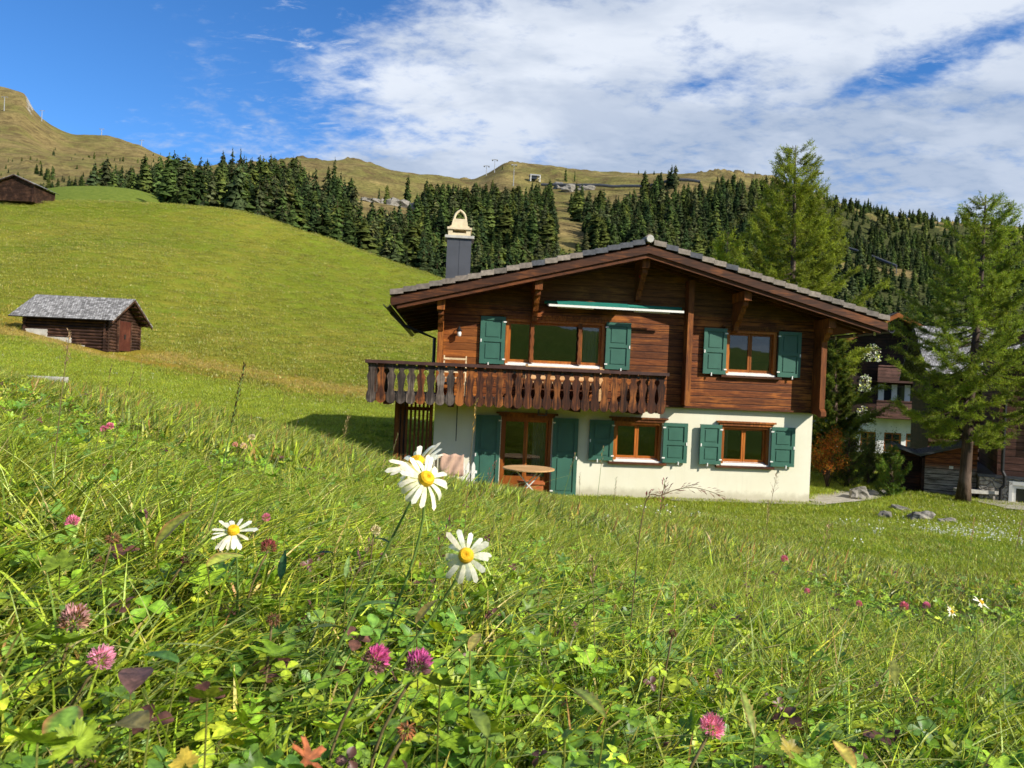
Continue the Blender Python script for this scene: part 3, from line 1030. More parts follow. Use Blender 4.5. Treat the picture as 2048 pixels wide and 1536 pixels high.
def palmate(rad, M4, col, lobes=5, depth=.45, cup=.25, teeth=.12, rs=rs):
    n = lobes * 8
    a = np.linspace(-math.pi * .86, math.pi * .86, n + 1) + math.pi / 2
    ph = np.linspace(-lobes / 2, lobes / 2, n + 1)
    r = rad * (1 - depth * np.abs(np.sin(ph * math.pi)) ** 1.5) * (1 + teeth * ((np.arange(n + 1) % 2) - .5))
    V_ = [np.zeros((1, 3))]
    for k in (.5, 1.0):
        z = cup * rad * k * k + .06 * rad * np.cos(ph * 2 * math.pi) * k
        V_.append(np.stack([r * k * np.cos(a), r * k * np.sin(a), z], 1))
    V_ = np.concatenate(V_)
    q = []
    for i in range(n):
        q.append((0, 1 + i, 2 + i, 0)); q.append((1 + i, n + 2 + i, n + 3 + i, 2 + i))
    q = np.array(q)
    Mx = np.array(M4)
    V_ = V_ @ Mx[:3, :3].T + Mx[:3, 3]
    C = np.repeat(np.array(col, float)[None], len(V_), 0)
    C[n + 2:] *= (1 + .18 * np.cos(ph * 2 * math.pi))[:, None]
    return V_, q[q[:, 0] != q[:, 3]], C, q[q[:, 0] == q[:, 3]][:, :3]


def tri_to_quad(tr, V_, q, C):
    """palmate fan as thin quads so every leaf mesh stays all quads"""
    cen = V_[0]
    nb = len(V_)
    V2 = [V_]; q2 = [q]; C2 = [C]
    mids = []
    for a_, b_, c_ in tr:
        mids.append((V_[b_] + V_[c_]) / 2)
    V2.append(np.array(mids)); C2.append(np.repeat(C[:1], len(mids), 0))
    q2.append(np.array([(0, b_, nb + i, c_) for i, (a_, b_, c_) in enumerate(tr)]))
    return np.concatenate(V2), np.concatenate(q2), np.concatenate(C2)


def stalk(p0, p1, w_, col, bow=.15):
    """thin flat crossed strip for petioles"""
    p0 = np.array(p0, float); p1 = np.array(p1, float)
    t = np.linspace(0, 1, 5)[:, None]
    mid = p0 * (1 - t) + p1 * t
    mid[:, 2] += bow * np.linalg.norm(p1 - p0) * np.sin(t[:, 0] * math.pi) * .5
    out = []
    for ax in ((1, 0, 0), (0, 1, 0)):
        a = np.array(ax) * w_ / 2
        V_ = np.stack([mid - a, mid + a], 1).reshape(-1, 3)
        b = np.arange(4) * 2
        q = np.stack([b, b + 1, b + 3, b + 2], 1)
        out.append((V_, q, np.repeat(np.array(col, float)[None], len(V_), 0)))
    return join(out)


def leafM(p, yaw, pitch, roll=0.0):
    return Matrix.Translation(Vector(p)) @ Matrix.Rotation(yaw, 4, 'Z') @ Matrix.Rotation(pitch, 4, 'X') @ Matrix.Rotation(roll, 4, 'Y')


GREENS = [(.19, .30, .024), (.26, .38, .032), (.34, .44, .045), (.09, .18, .026), (.42, .44, .05), (.16, .24, .045), (.30, .38, .13), (.36, .42, .06)]
LEAFG = [(.15, .29, .025), (.22, .38, .030), (.30, .44, .034), (.09, .19, .030), (.36, .46, .04), (.16, .28, .05)]
ODD = [(.45, .46, .05), (.50, .42, .07), (.13, .06, .055), (.30, .15, .07), (.36, .34, .08)]


def clover_plant(rs, n=9, spread=.05, hlo=.018, hhi=.075, odd=.12):
    parts = []
    for i in range(n):
        a = rs.rand() * 6.283; r_ = spread * rs.rand() ** .5
        h = hlo + (hhi - hlo) * rs.rand()
        top = (r_ * math.cos(a) * 1.6 + .015, r_ * math.sin(a) * 1.6, h)
        parts.append(stalk((r_ * .3 * math.cos(a), r_ * .3 * math.sin(a), 0), top, .0014, (.12, .17, .045)))
        col = np.array(LEAFG[rs.randint(len(LEAFG))]) * (.8 + .4 * rs.rand())
        if rs.rand() < odd * 1.3: col = np.array(ODD[(0, 2, 2, 3, 3, 4, 1)[rs.randint(7)]]) * .75
        L = .007 + .008 * rs.rand()
        y0 = rs.rand() * 6.283; tilt = rs.randn() * .35; tl2 = rs.randn() * .35
        B = Matrix.Translation(Vector(top)) @ Matrix.Rotation(tilt, 4, 'X') @ Matrix.Rotation(tl2, 4, 'Y')
        for k in range(3):
            Mk = B @ Matrix.Rotation(y0 + k * 2.094, 4, 'Z') @ Matrix.Rotation(.15 + rs.randn() * .15, 4, 'X')
            parts.append(leaf(L, L * .82, Mk, col, 'obov', 5, .35, .30, vein=.25))
    return join(parts)


def rosette(rs, n=6, L=(.04, .10), W=(.010, .022), kind='lance', odd=.2, up=(.25, 1.1)):
    parts = []
    for i in range(n):
        yaw = rs.rand() * 6.283
        col = np.array(LEAFG[rs.randint(len(LEAFG))]) * (.8 + .4 * rs.rand())
        e = None
        if rs.rand() < odd:
            col = np.array(ODD[rs.randint(len(ODD))]); e = col * .7
        l_ = L[0] + (L[1] - L[0]) * rs.rand()
        parts.append(leaf(l_, W[0] + (W[1] - W[0]) * rs.rand(), leafM((0, 0, .005), yaw, up[0] + (up[1] - up[0]) * rs.rand(), rs.randn() * .3),
                          col, kind, 12 if kind == 'lobed' else 8, .9 + rs.rand() * .7, .30, .03, .3, e))
    return join(parts)


def palm_plant(rs, n=5, rad=(.010, .022), hlo=.02, hhi=.07, lobes=5, depth=.5, odd=.15):
    parts = []
    for i in range(n):
        a = rs.rand() * 6.283; r_ = .05 * rs.rand() ** .5
        h = hlo + (hhi - hlo) * rs.rand()
        top = (r_ * math.cos(a) * 1.4, r_ * math.sin(a) * 1.4, h)
        parts.append(stalk((0, 0, 0), top, .0016, (.14, .15, .05)))
        col = np.array(LEAFG[rs.randint(len(LEAFG))]) * (.8 + .4 * rs.rand())
        if rs.rand() < odd: col = np.array(ODD[rs.randint(len(ODD))])
        V_, q, C, tr = palmate(rad[0] + (rad[1] - rad[0]) * rs.rand(),
                               leafM(top, rs.rand() * 6.283, rs.randn() * .4 + .2, rs.randn() * .35), col, lobes, depth, .22)
        parts.append(tri_to_quad(tr, V_, q, C))
    return join(parts)


def feathery(rs, n=7):
    """yarrow-like finely cut leaf"""
    parts = []
    for i in range(n):
        yaw = rs.rand() * 6.283; Lr = .05 + .05 * rs.rand()
        B = leafM((0, 0, .004), yaw, .3 + .7 * rs.rand())
        col = np.array(LEAFG[rs.randint(3)]) * (.8 + .5 * rs.rand())
        for k in range(10):
            s_ = (k + 1) / 11.0
            ln = .013 * math.sin(math.pi * s_) + .003
            for sg in (-1, 1):
                Mk = B @ Matrix.Translation((0, Lr * s_, -.25 * Lr * s_ * s_)) @ Matrix.Rotation(sg * -.95, 4, 'Z')
                parts.append(leaf(ln, ln * .42, Mk, col, 'oval', 2, .2, .1))
    return join(parts)


def meshes_of(name, fn, n, material, seed=11):
    out = []
    for i in range(n):
        r_ = np.random.RandomState(seed + i * 7)
        V_, q, C = fn(r_)
        out.append(np_mesh('%s_%02d' % (name, i), V_, q, C, material, smooth=True))
    return out


def area_pts(n, y0, y1, x0=-.80, x1=.80, pw=1.0, seed=5, extra=.3):
    """points spread over the wedge of ground in front of the camera"""
    r_ = np.random.RandomState(seed)
    y = (y0 ** pw + (y1 ** pw - y0 ** pw) * r_.rand(n)) ** (1 / pw)
    x = (x0 + (x1 - x0) * r_.rand(n)) * (y + extra)
    return x, y, r_


def outside_house(x, y, mrg=0.05):
    u = (x - HX) * HC + (y - HY) * HS
    v = -(x - HX) * HS + (y - HY) * HC
    return ~((u > -mrg) & (u < 9.14 + mrg) & (v > -mrg) & (v < 9.2))


# tall meadow grass close by
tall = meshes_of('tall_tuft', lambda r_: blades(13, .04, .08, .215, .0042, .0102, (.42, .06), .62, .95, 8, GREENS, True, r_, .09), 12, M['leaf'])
x, y, r_ = area_pts(32000, .32, 5.2, pw=1.3, seed=21)
k = ~((x > .85 + .12 * y) & (y > 2.4))
k &= r_.rand(len(x)) < np.clip(.62 + vnoise(x, y, 2.3, 21) * 1.4, .2, 1) * np.clip((y - .12) / .85, .30, 1)
x, y = x[k], y[k]
n = len(x)
tallness = .50 + .35 * r_.rand(n) + .75 * np.clip(vnoise(x, y, 1.3, 22), 0, 1)
tallness *= np.clip(.55 + .55 * (y - .3), .55, 1.0) * np.clip(1.15 - .14 * y, .52, 1.1)
tallness *= np.where(x / y < -.3, np.clip(1.25 - .22 * y, .42, 1), 1)
scatter('meadow_grass', np.stack([x, y, gz(x, y) - .005], 1),
        np.stack([r_.randn(n) * .10, .10 + r_.randn(n) * .16, r_.randn(n) * 1.0], 1), tallness, r_.randint(0, 12, n), tall,
        'tall sunlit meadow grass leaning to the right around the flowers', 'grass')

# low herbs: clover, palmate and lance leaves, feathery leaves
herbs = (meshes_of('clover', lambda r_: clover_plant(r_), 6, M['leaf'], 101)
         + meshes_of('rosette', lambda r_: rosette(r_), 4, M['leaf'], 201)
         + meshes_of('toothed', lambda r_: rosette(r_, 5, (.04, .085), (.016, .03), 'lobed', .25), 3, M['leaf'], 301)
         + meshes_of('palmate', lambda r_: palm_plant(r_), 5, M['leaf'], 401)
         + meshes_of('feathery', lambda r_: feathery(r_), 3, M['leaf'], 501))
x, y, r_ = area_pts(17000, .22, 4.2, pw=1.1, seed=31)
k = r_.rand(len(x)) < np.clip(1.25 - .5 * y, .15, .9)
x, y = x[k], y[k]
n = len(x)
idx = r_.choice(21, n, p=np.array([3, 3, 3, 3, 3, 3, 1, 1, 1, 1, 1, 1, 1, 2, 2, 2, 2, 2, 2.4, 2.4, 2.4]) / 42.2)
scatter('ground_herbs', np.stack([x, y, gz(x, y)], 1),
        np.stack([r_.randn(n) * .12, .06 + r_.randn(n) * .12, r_.rand(n) * 6.283], 1), (.62 + .65 * r_.rand(n)) * np.clip(.80 + .30 * y, .8, 1.05), idx, herbs,
        'low clover, lobed and toothed leaves covering the ground between the grass', 'ground cover')

# sparse long dry culms
culm = meshes_of('culm', lambda r_: blades(5, .03, .20, .38, .0010, .0022, (.45, .1), .30, .65, 8,
                                           [(.34, .27, .12), (.24, .25, .07), (.30, .18, .09), (.14, .19, .05)], False, r_, .3), 5, M['leaf'], 601)
x, y, r_ = area_pts(230, .75, 5.5, pw=1.6, seed=41)
n = len(x)
scatter('dry_culms', np.stack([x, y, gz(x, y)], 1), np.stack([r_.randn(n) * .15, .1 + r_.randn(n) * .2, r_.randn(n) * .6], 1),
        .55 + .45 * r_.rand(n), r_.randint(0, 5, n), culm, 'thin straw coloured grass stems standing above the meadow', 'grass')

# middle distance: rougher tufts, then lawn
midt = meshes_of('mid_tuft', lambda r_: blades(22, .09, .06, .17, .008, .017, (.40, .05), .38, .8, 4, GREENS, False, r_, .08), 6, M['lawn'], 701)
x, y, r_ = area_pts(26000, 3.2, 12.5, pw=1.7, seed=51, x0=-.85, x1=.82)
k = r_.rand(len(x)) < np.clip(1.25 - (x / y + .1) * 1.2 - (y - 4) * .02, .35, 1)
x, y = x[k], y[k]; n = len(x)
sc = (.55 + .5 * r_.rand(n)) * np.clip(1.1 - .9 * (x / y), .45, 1.25) * np.clip(1.3 + vnoise(x, y, .9, 23), .8, 1.7) * .8
sc *= np.where((y > 6) & (x / y > -.12), .62, 1.0) * np.clip(1 + (x / y + .25) * 1.3, .5, 1)
scatter('rough_grass', np.stack([x, y, gz(x, y) - .01], 1), np.stack([r_.randn(n) * .08, .05 + r_.randn(n) * .1, r_.randn(n) * .8], 1),
        sc, r_.randint(0, 6, n), midt, 'rough green and yellow grass on the slope down to the chalet', 'grass')

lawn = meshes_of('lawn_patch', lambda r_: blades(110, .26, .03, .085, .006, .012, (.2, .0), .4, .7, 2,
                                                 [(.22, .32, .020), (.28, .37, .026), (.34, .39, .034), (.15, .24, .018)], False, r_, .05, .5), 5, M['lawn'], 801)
x, y, r_ = area_pts(34000, 4.6, 38, pw=1.85, seed=61, x0=-.78, x1=.80)
k = outside_house(x, y, .02) & ((y > 7) | (x / y > .12)) & ~((x / y > -.08) & (y > 27) & (x / y < .38))
pathm = (np.abs((x - 7.7) - (y - 18.3) * .95) < .8) & (y > 17.8) & (y < 24) & (x > 7.4)
hutm = (x > -27.2) & (x < -21.7) & (y > 40.8) & (y < 45.3)
k &= ~pathm & ~hutm
x, y = x[k], y[k]; n = len(x)
scatter('lawn_grass', np.stack([x, y, gz(x, y) - .01], 1), np.stack([r_.randn(n) * .05, r_.randn(n) * .05, r_.rand(n) * 6.283], 1),
        (.8 + .5 * r_.rand(n)) * np.clip(y / 16, .62, 1.5) , r_.randint(0, 5, n), lawn, 'short mown grass round the chalet and across the hollow', 'grass')
# fringe on the hill so its outline and surface are not bare
x, y, r_ = area_pts(24000, 36, 132, pw=1.6, seed=71, x0=-.76, x1=.34)
k = ~((x > -27.2) & (x < -21.7) & (y < 45.3)) & ~((np.abs(y - (41.5 - (x + 3) * .12)) < 2.2) & (x < -2.5) & (r_.rand(len(x)) < .75)) & ~((x < -19) & (np.abs(y - 38.5) < 2.2))
x, y = x[k], y[k]; n = len(x)
hillp = meshes_of('hill_patch', lambda r_: blades(60, .9, .10, .22, .03, .06, (.25, .0), .4, .6, 2,
                                                  [(.185, .225, .020), (.215, .24, .022), (.26, .25, .040), (.155, .20, .018)], False, r_, .05, .45), 4, M['lawn'], 901)
scatter('hill_grass', np.stack([x, y, gz(x, y) - .03], 1), np.stack([r_.randn(n) * .05, r_.randn(n) * .05, r_.rand(n) * 6.283], 1),
        .6 + .5 * r_.rand(n), r_.randint(0, 4, n), hillp, 'olive grass covering the big smooth hill', 'grass')
# straw coloured bank in front of the log barn and along the hollow
straw = meshes_of('straw_tuft', lambda r_: blades(50, .22, .15, .45, .008, .016, (.15, .0), .35, .5, 3, [(.36, .27, .09), (.42, .33, .12), (.28, .24, .06), (.20, .22, .03)], False, r_, .4), 4, M['lawn'], 951)
r_ = np.random.RandomState(77)
x = r_.uniform(-30, -19.5, 2600); y = r_.uniform(35.5, 41.0, 2600)
k = r_.rand(2600) < np.clip(1 - np.abs(y - (39.6 - (x + 30) * .22)) / 2.0, 0, 1) * .8
x2 = r_.uniform(-21, -3, 2600); y2 = 41.5 + (x2 + 3) * -.12 + r_.randn(2600) * 1.3
x = np.concatenate([x[k], x2]); y = np.concatenate([y[k], y2]); n = len(x)
scatter('straw_grass', np.stack([x, y, gz(x, y) - .02], 1), np.stack([r_.randn(n) * .1, r_.randn(n) * .1, r_.rand(n) * 6], 1),
        np.where(x < -19.5, .55, .42) * (.6 + .6 * r_.rand(n)), r_.randint(0, 4, n), straw, 'dry straw coloured grass on the bank below the log barn', 'grass')
# small white flowers in the lawn
m, t = mat('small_flower'); finish(t, (.82, .82, .74), .7)
M['smallflower'] = m
dv = []
for i in range(3):
    b = MB(); r2 = random.Random(i)
    for j in range(4):
        x0, y0, h0 = r2.uniform(-.16, .16), r2.uniform(-.16, .16), r2.uniform(.03, .10)
        b.lathe([(.002, -.004), (.012, 0), (.015, .003), (.008, .007), (.001, .008)], 7, (x0, y0, h0))
        b.tube([(x0, y0, 0), (x0, y0, h0)], .0015, 3, False)
    o_ = b.build('flower_source', M['smallflower'])
    dv.append(o_.data); bpy.data.objects.remove(o_)
pts = []
r_ = np.random.RandomState(81)
for cxp, cyp, sx_, sy_, cnt, Yr in ((.62, 0, .06, 0, 150, (9, 19)), (.50, 0, .14, 0, 16, (6, 14)), (-.45, 0, .18, 0, 70, (20, 36)), (.16, 0, .12, 0, 6, (4.5, 9)), (-.35, 0, .12, 0, 12, (5, 8.5))):
    yq = r_.uniform(Yr[0], Yr[1], cnt); xq = (cxp + r_.randn(cnt) * sx_) * yq
    pts.append(np.stack([xq, yq], 1))
pts = np.concatenate(pts); pts = pts[outside_house(pts[:, 0], pts[:, 1], .3)]
n = len(pts)
scatter('small_white_flowers', np.stack([pts[:, 0], pts[:, 1], gz(pts[:, 0], pts[:, 1])], 1), np.zeros((n, 3)) + np.stack([r_.randn(n) * .2, r_.randn(n) * .2, r_.rand(n) * 6], 1),
        np.where(pts[:, 1] > 20, 1.2, .75) * np.clip(pts[:, 1] / 9, .5, 1.0), r_.randint(0, 3, n), dv, 'tiny white flowers dotted over the lawn and the hollow', 'flowers')

# ------------------------------------------------------------------ the chalet
HOUSE = empty('chalet', (HX, HY, 0), HA, 'wooden chalet with green shutters, carved balcony and cream ground floor', 'chalet')
RU, RZ, SL = 4.65, 5.95, .258          # ridge position, tile top height, roof slope
VF, VB = -1.03, 9.6                     # roof front and back
EL_, ER_ = -1.05, 10.33                # eaves


def roofz(u, d=0.0):
    return RZ - d - SL * abs(u - RU)


def hb(name, mb, mt, parent=HOUSE, **kw):
    return mb.build(name, mt, parent, **kw)


def wall_holes(mb, u0, u1, z0, z1, y0, y1, holes):
    us = sorted({u0, u1} | {h[0] for h in holes} | {h[1] for h in holes})
    for a, b in zip(us[:-1], us[1:]):
        mid = (a + b) / 2
        segs = sorted([(h[2], h[3]) for h in holes if h[0] < mid < h[1]])
        z = z0
        for s0, s1 in segs:
            if s0 > z: mb.box(a, b, y0, y1, z, s0)
            z = max(z, s1)
        if z < z1: mb.box(a, b, y0, y1, z, z1)


WU = (1.58, 3.92, 3.03, 4.10)          # upper three part window
W2 = (6.88, 8.12, 3.03, 4.09)
DR = (1.57, 2.77, .03, 1.80)
W3 = (4.26, 5.42, .86, 1.80)
W4 = (6.88, 8.08, .86, 1.80)
# ground floor
b = MB(); wall_holes(b, 0, 9.14, -.6, 2.19, 0, .3, [DR, W3, W4])
hb('ground_floor_wall', b, M['cream'])
b = MB(); b.box(0, .3, .3, 9.0, -.6, 2.19); b.box(8.84, 9.14, .3, 9.0, -.6, 2.19); b.box(.3, 8.84, 8.7, 9.0, -.6, 2.19)
hb('rear_wall', b, M['cream'])
# upper floor of planks
b = MB(); wall_holes(b, 0, 9.14, 2.22, 4.38, -.09, .2, [WU, W2])
hb('plank_wall', b, M['wall_wood'])
b = MB(); b.prism([(0.0, 4.383), (9.14, 4.383), (9.14, roofz(9.14, .32)), (RU, roofz(RU, .32)), (0, roofz(0, .32))], -.09, .2)
hb('gable_wall', b, M['gable_wood'])
b = MB(); b.box(0, .2, .2, 9.0, 2.22, 4.38); b.box(8.94, 9.14, .2, 9.0, 2.22, 4.38); b.box(.2, 8.94, 8.8, 9.0, 2.22, 5.4)
hb('side_wall', b, M['wall_wood'])
b = MB(); b.box(-.02, 9.2, -.135, -.003, 2.17, 2.217)
hb('plinth_ledge', b, M['roof_wood'])
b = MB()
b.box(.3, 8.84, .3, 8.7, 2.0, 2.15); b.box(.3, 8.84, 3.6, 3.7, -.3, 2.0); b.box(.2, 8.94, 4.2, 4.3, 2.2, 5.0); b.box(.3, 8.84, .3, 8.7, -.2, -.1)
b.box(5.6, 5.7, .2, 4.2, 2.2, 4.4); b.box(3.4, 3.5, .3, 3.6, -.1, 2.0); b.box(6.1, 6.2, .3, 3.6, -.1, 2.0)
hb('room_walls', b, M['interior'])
# thin panel of more orange planks round the wall lamp
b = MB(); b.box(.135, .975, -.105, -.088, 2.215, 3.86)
hb('orange_planks', b, M['orange_wood'])

# protruding cross wall ends
for (u, z0, z1, d_, nm) in ((.0, 2.2, 4.36, .30, 0), (5.82, 2.24, 5.18, .30, 1), (9.04, 2.30, 4.36, .42, 2)):
    b = MB(); b.box(u, u + .13, -.09 - d_, -.088, z0, z1)
    if nm == 2:
        b.prism([(-.5, 2.30), (-.60, 2.22), (-.60, 2.12), (-.50, 2.08), (-.35, 2.14), (-.09, 2.16), (-.09, 2.30)], u, u + .13, 'x')
    hb('corner_post', b, M['beam'])

# roof deck, soffit, verge boards
b = MB()
for sgn, ue in ((-1, EL_), (1, ER_)):
    b.prism([(RU, roofz(RU, .13)), (ue, roofz(ue, .13)), (ue, roofz(ue, .27)), (RU, roofz(RU, .27))], VF + .02, VB)
DECK = hb('roof', b, M['roof_wood'])
b = MB()
for ue in (EL_ + .02, ER_ - .02):
    b.prism([(RU, roofz(RU, .16)), (ue, roofz(ue, .16)), (ue, roofz(ue, .325)), (RU, roofz(RU, .325))], VF - .035, VF + .017)
hb('verge_board', b, M['verge'], DECK)
b = MB()
for ue in (EL_ + .15, ER_ - .15):
    b.prism([(RU, roofz(RU, .33)), (ue, roofz(ue, .33)), (ue, roofz(ue, .42)), (RU, roofz(RU, .42))], VF + .022, VF + .09)
hb('soffit_rafter', b, M['roof_wood'], DECK)
for vv in (-.62, -.25):
    b = MB()
    for ue in (EL_ + .15, ER_ - .15):
        b.prism([(RU, roofz(RU, .293)), (ue, roofz(ue, .293)), (ue, roofz(ue, .40)), (RU, roofz(RU, .40))], vv, vv + .09)
    hb('soffit_rafter', b, M['roof_wood'], DECK)
# tiles
b = MB(); rt = random.Random(5)
TC = [(.22, .18, .15), (.26, .215, .175), (.19, .16, .135), (.29, .24, .195), (.08, .08, .09), (.17, .145, .13)]
for sgn, ue in ((-1, EL_), (1, ER_)):
    n_ = 20; L = abs(ue - RU) - .10
    for i in range(n_):
        a0 = RU + sgn * (.10 + L * i / n_); a1 = RU + sgn * (.10 + L * (i + 1) / n_ + .01)
        dark = (sgn < 0 and i in (0, 1, 2, 3, 4, 8)) or (sgn > 0 and i in (1, 3, 6))
        for k in range(27):
            v0 = VF - .06 + k * .41
            cc = (.085, .088, .10) if (dark and k == 0) else TC[rt.randrange(6)]
            if k == 0 and not dark: cc = TC[rt.randrange(4)]
            kq = rt.uniform(.85, 1.15); b.cur = tuple(q * kq for q in cc)
            j = rt.uniform(-.008, .008)
            z0 = roofz(a0) + j; z1 = roofz(a1) + .032 + j
            lo = .115 if k == 0 else .05
            b.prism([(a0, z0), (a1, z1), (a1, z1 - lo), (a0, z0 - lo)], v0, v0 + .40 if k else v0 + .405)
hb('roof_tiles', b, M['tile'], DECK, colored=True)
b = MB(); b.cur = (.32, .25, .2)
b.tube([(RU, VF - .03, RZ + .0), (RU, VB, RZ + .0)], .10, 10)
hb('ridge_tiles', b, M['tile'], DECK, colored=True)
b = MB(); b.tube([(RU, VF - .10, RZ - .01), (RU, VF - .034, RZ - .01)], .085, 8)
hb('ridge_end_cap', b, M['concrete'], DECK)
# purlins with carved consoles
for u, vv in ((RU, -.85), (2.22, -.88), (7.05, -.88), (.06, -.85), (9.10, -.85)):
    zt = roofz(u, .40)
    b = MB(); b.box(u - .085, u + .085, vv, -.088, zt - .22, zt)
    hb('purlin', b, M['beam'])
    b = MB()
    pr = [(-.09, zt - .223), (-.76, zt - .223), (-.76, zt - .32), (-.71, zt - .36), (-.67, zt - .33), (-.63, zt - .42), (-.58, zt - .50), (-.53, zt - .50),
          (-.47, zt - .58), (-.42, zt - .66), (-.34, zt - .68), (-.26, zt - .78), (-.24, zt - .88), (-.09, zt - .92)]
    b.prism(pr, u - .06, u + .06, 'x')
    hb('carved_bracket', b, M['beam'])
# gutters
for ue, nm in ((EL_, -1), (ER_, 1)):
    b = MB(); z = roofz(ue, .30); uc = ue + nm * .07
    pr = [(uc + .075 * math.cos(a), z + .075 * math.sin(a)) for a in [math.pi + math.pi * k / 6 for k in range(7)]]
    pr += [(uc + .062 * math.cos(a), z + .062 * math.sin(a)) for a in [2 * math.pi - math.pi * k / 6 for k in range(7)]]
    b.prism(pr, VF - .05, VB)
    if nm < 0: b.tube([(uc, .1, z - .07), (uc + .3, .15, z - .35), (-.08, .2, z - .62), (-.08, .2, .1)], .04, 8)
    g_ = hb('gutter', b, M['black'])
    if nm > 0:
        for k in range(9):
            b = MB(); v = VF + .5 + k * .9
            b.box(uc - .10, uc - .06, v, v + .03, z - .10, z - .02)
            hb('gutter_hook', b, M['white'], g_)
# overhang boards at the left side under the eaves
for v in np.arange(-.8, 8.5, .95):
    b = MB()
    b.prism([(EL_ + .1, roofz(EL_ + .1, .295)), (-.002, roofz(0, .295)), (-.002, roofz(0, .44)), (EL_ + .1, roofz(EL_ + .1, .38))], v, v + .12)
    hb('rafter_end', b, M['roof_wood'], DECK)

# chimney
b = MB(); b.box(.08, .405, 2.6, 3.2, 3.9, 6.40); b.box(.415, .73, 2.6, 3.2, 3.9, 6.40); b.box(.4, .42, 2.61, 3.19, 3.9, 6.39)
CH = hb('chimney', b, M['slate_metal'])
b = MB(); b.box(.02, .80, 2.54, 3.26, 6.403, 6.475)
hb('chimney_slab', b, M['concrete'], CH)
b = MB()
b.box(.10, .70, 2.62, 3.18, 6.478, 6.55)
for u0, u1 in ((.10, .22), (.58, .70)): b.prism([(u0, 6.55), (u1, 6.55), (u1 if u0 < .3 else u1, 6.64), (u0, 6.64)], 2.62, 2.74); b.box(u0, u1, 3.06, 3.18, 6.55, 6.64)
b.box(.07, .73, 2.58, 3.22, 6.643, 6.70)
b.prism([(.10, 6.70), (.70, 6.70), (.62, 6.76), (.585, 6.94), (.215, 6.94), (.18, 6.76)], 2.66, 3.14)
hb('chimney_hood', b, M['cap'], CH)
b = MB()
arc = [(.245, 2.9, 6.94), (.25, 2.9, 7.03), (.28, 2.9, 7.11), (.33, 2.9, 7.17), (.40, 2.9, 7.22), (.47, 2.9, 7.17), (.52, 2.9, 7.11), (.55, 2.9, 7.03), (.555, 2.9, 6.94)]
b.tube(arc, .032, 8)
hb('chimney_loop', b, M['cap'], CH)


# windows
def shutter(u0, u1, z0, z1, v, cuts, open_deg=0, hinge='l', dogs=True):
    wd = u1 - u0
    o = empty('shutter', ((u0 if hinge == 'l' else u1), v, 0)); o.parent = HOUSE
    s = 1 if hinge == 'l' else -1
    o.rotation_euler = (0, 0, -s * R(open_deg))
    bb = MB(); fr = .085
    def bx(a0, a1, y0, y1, c0, c1):
        a0 *= s; a1 *= s
        bb.box(min(a0, a1), max(a0, a1), y0, y1, c0, c1)
    bx(0, fr, -.045, 0, z0, z1); bx(wd - fr, wd, -.045, 0, z0, z1)
    zs = [z0] + [c_ for c_ in cuts] + [z1]
    bx(fr, wd - fr, -.045, 0, z0, z0 + fr); bx(fr, wd - fr, -.045, 0, z1 - fr, z1)
    for c_ in cuts: bx(fr, wd - fr, -.045, 0, c_ - fr * .45, c_ + fr * .45)
    lo = z0 + fr
    for i in range(len(cuts) + 1):
        hi_ = (cuts[i] - fr * .45) if i < len(cuts) else z1 - fr
        bx(fr, wd - fr, -.022, -.004, lo, hi_)
        a0, a1 = fr + .045, wd - fr - .045
        bx(a0, a1, -.036, -.0225, lo + .045, hi_ - .045)
        if i < len(cuts): lo = cuts[i] + fr * .45
    bb.build('panel', M['green'], o)
    for nm_, q_ in (('hinge', (-.02, .05, -.055, -.0455, z0 + .10, z0 + .13)), ('hinge', (-.02, .05, -.055, -.0455, z1 - .13, z1 - .10)),
                   ('catch', (wd * .62, wd * .66, -.075, -.0455, z0 - .045, z0 + .03)), ('latch', (wd - .035, wd - .01, -.06, -.0455, (z0 + z1) / 2 - .05, (z0 + z1) / 2 + .02))):
        bb = MB(); bx(*q_); bb.build(nm_, M['white'], o)
    return o


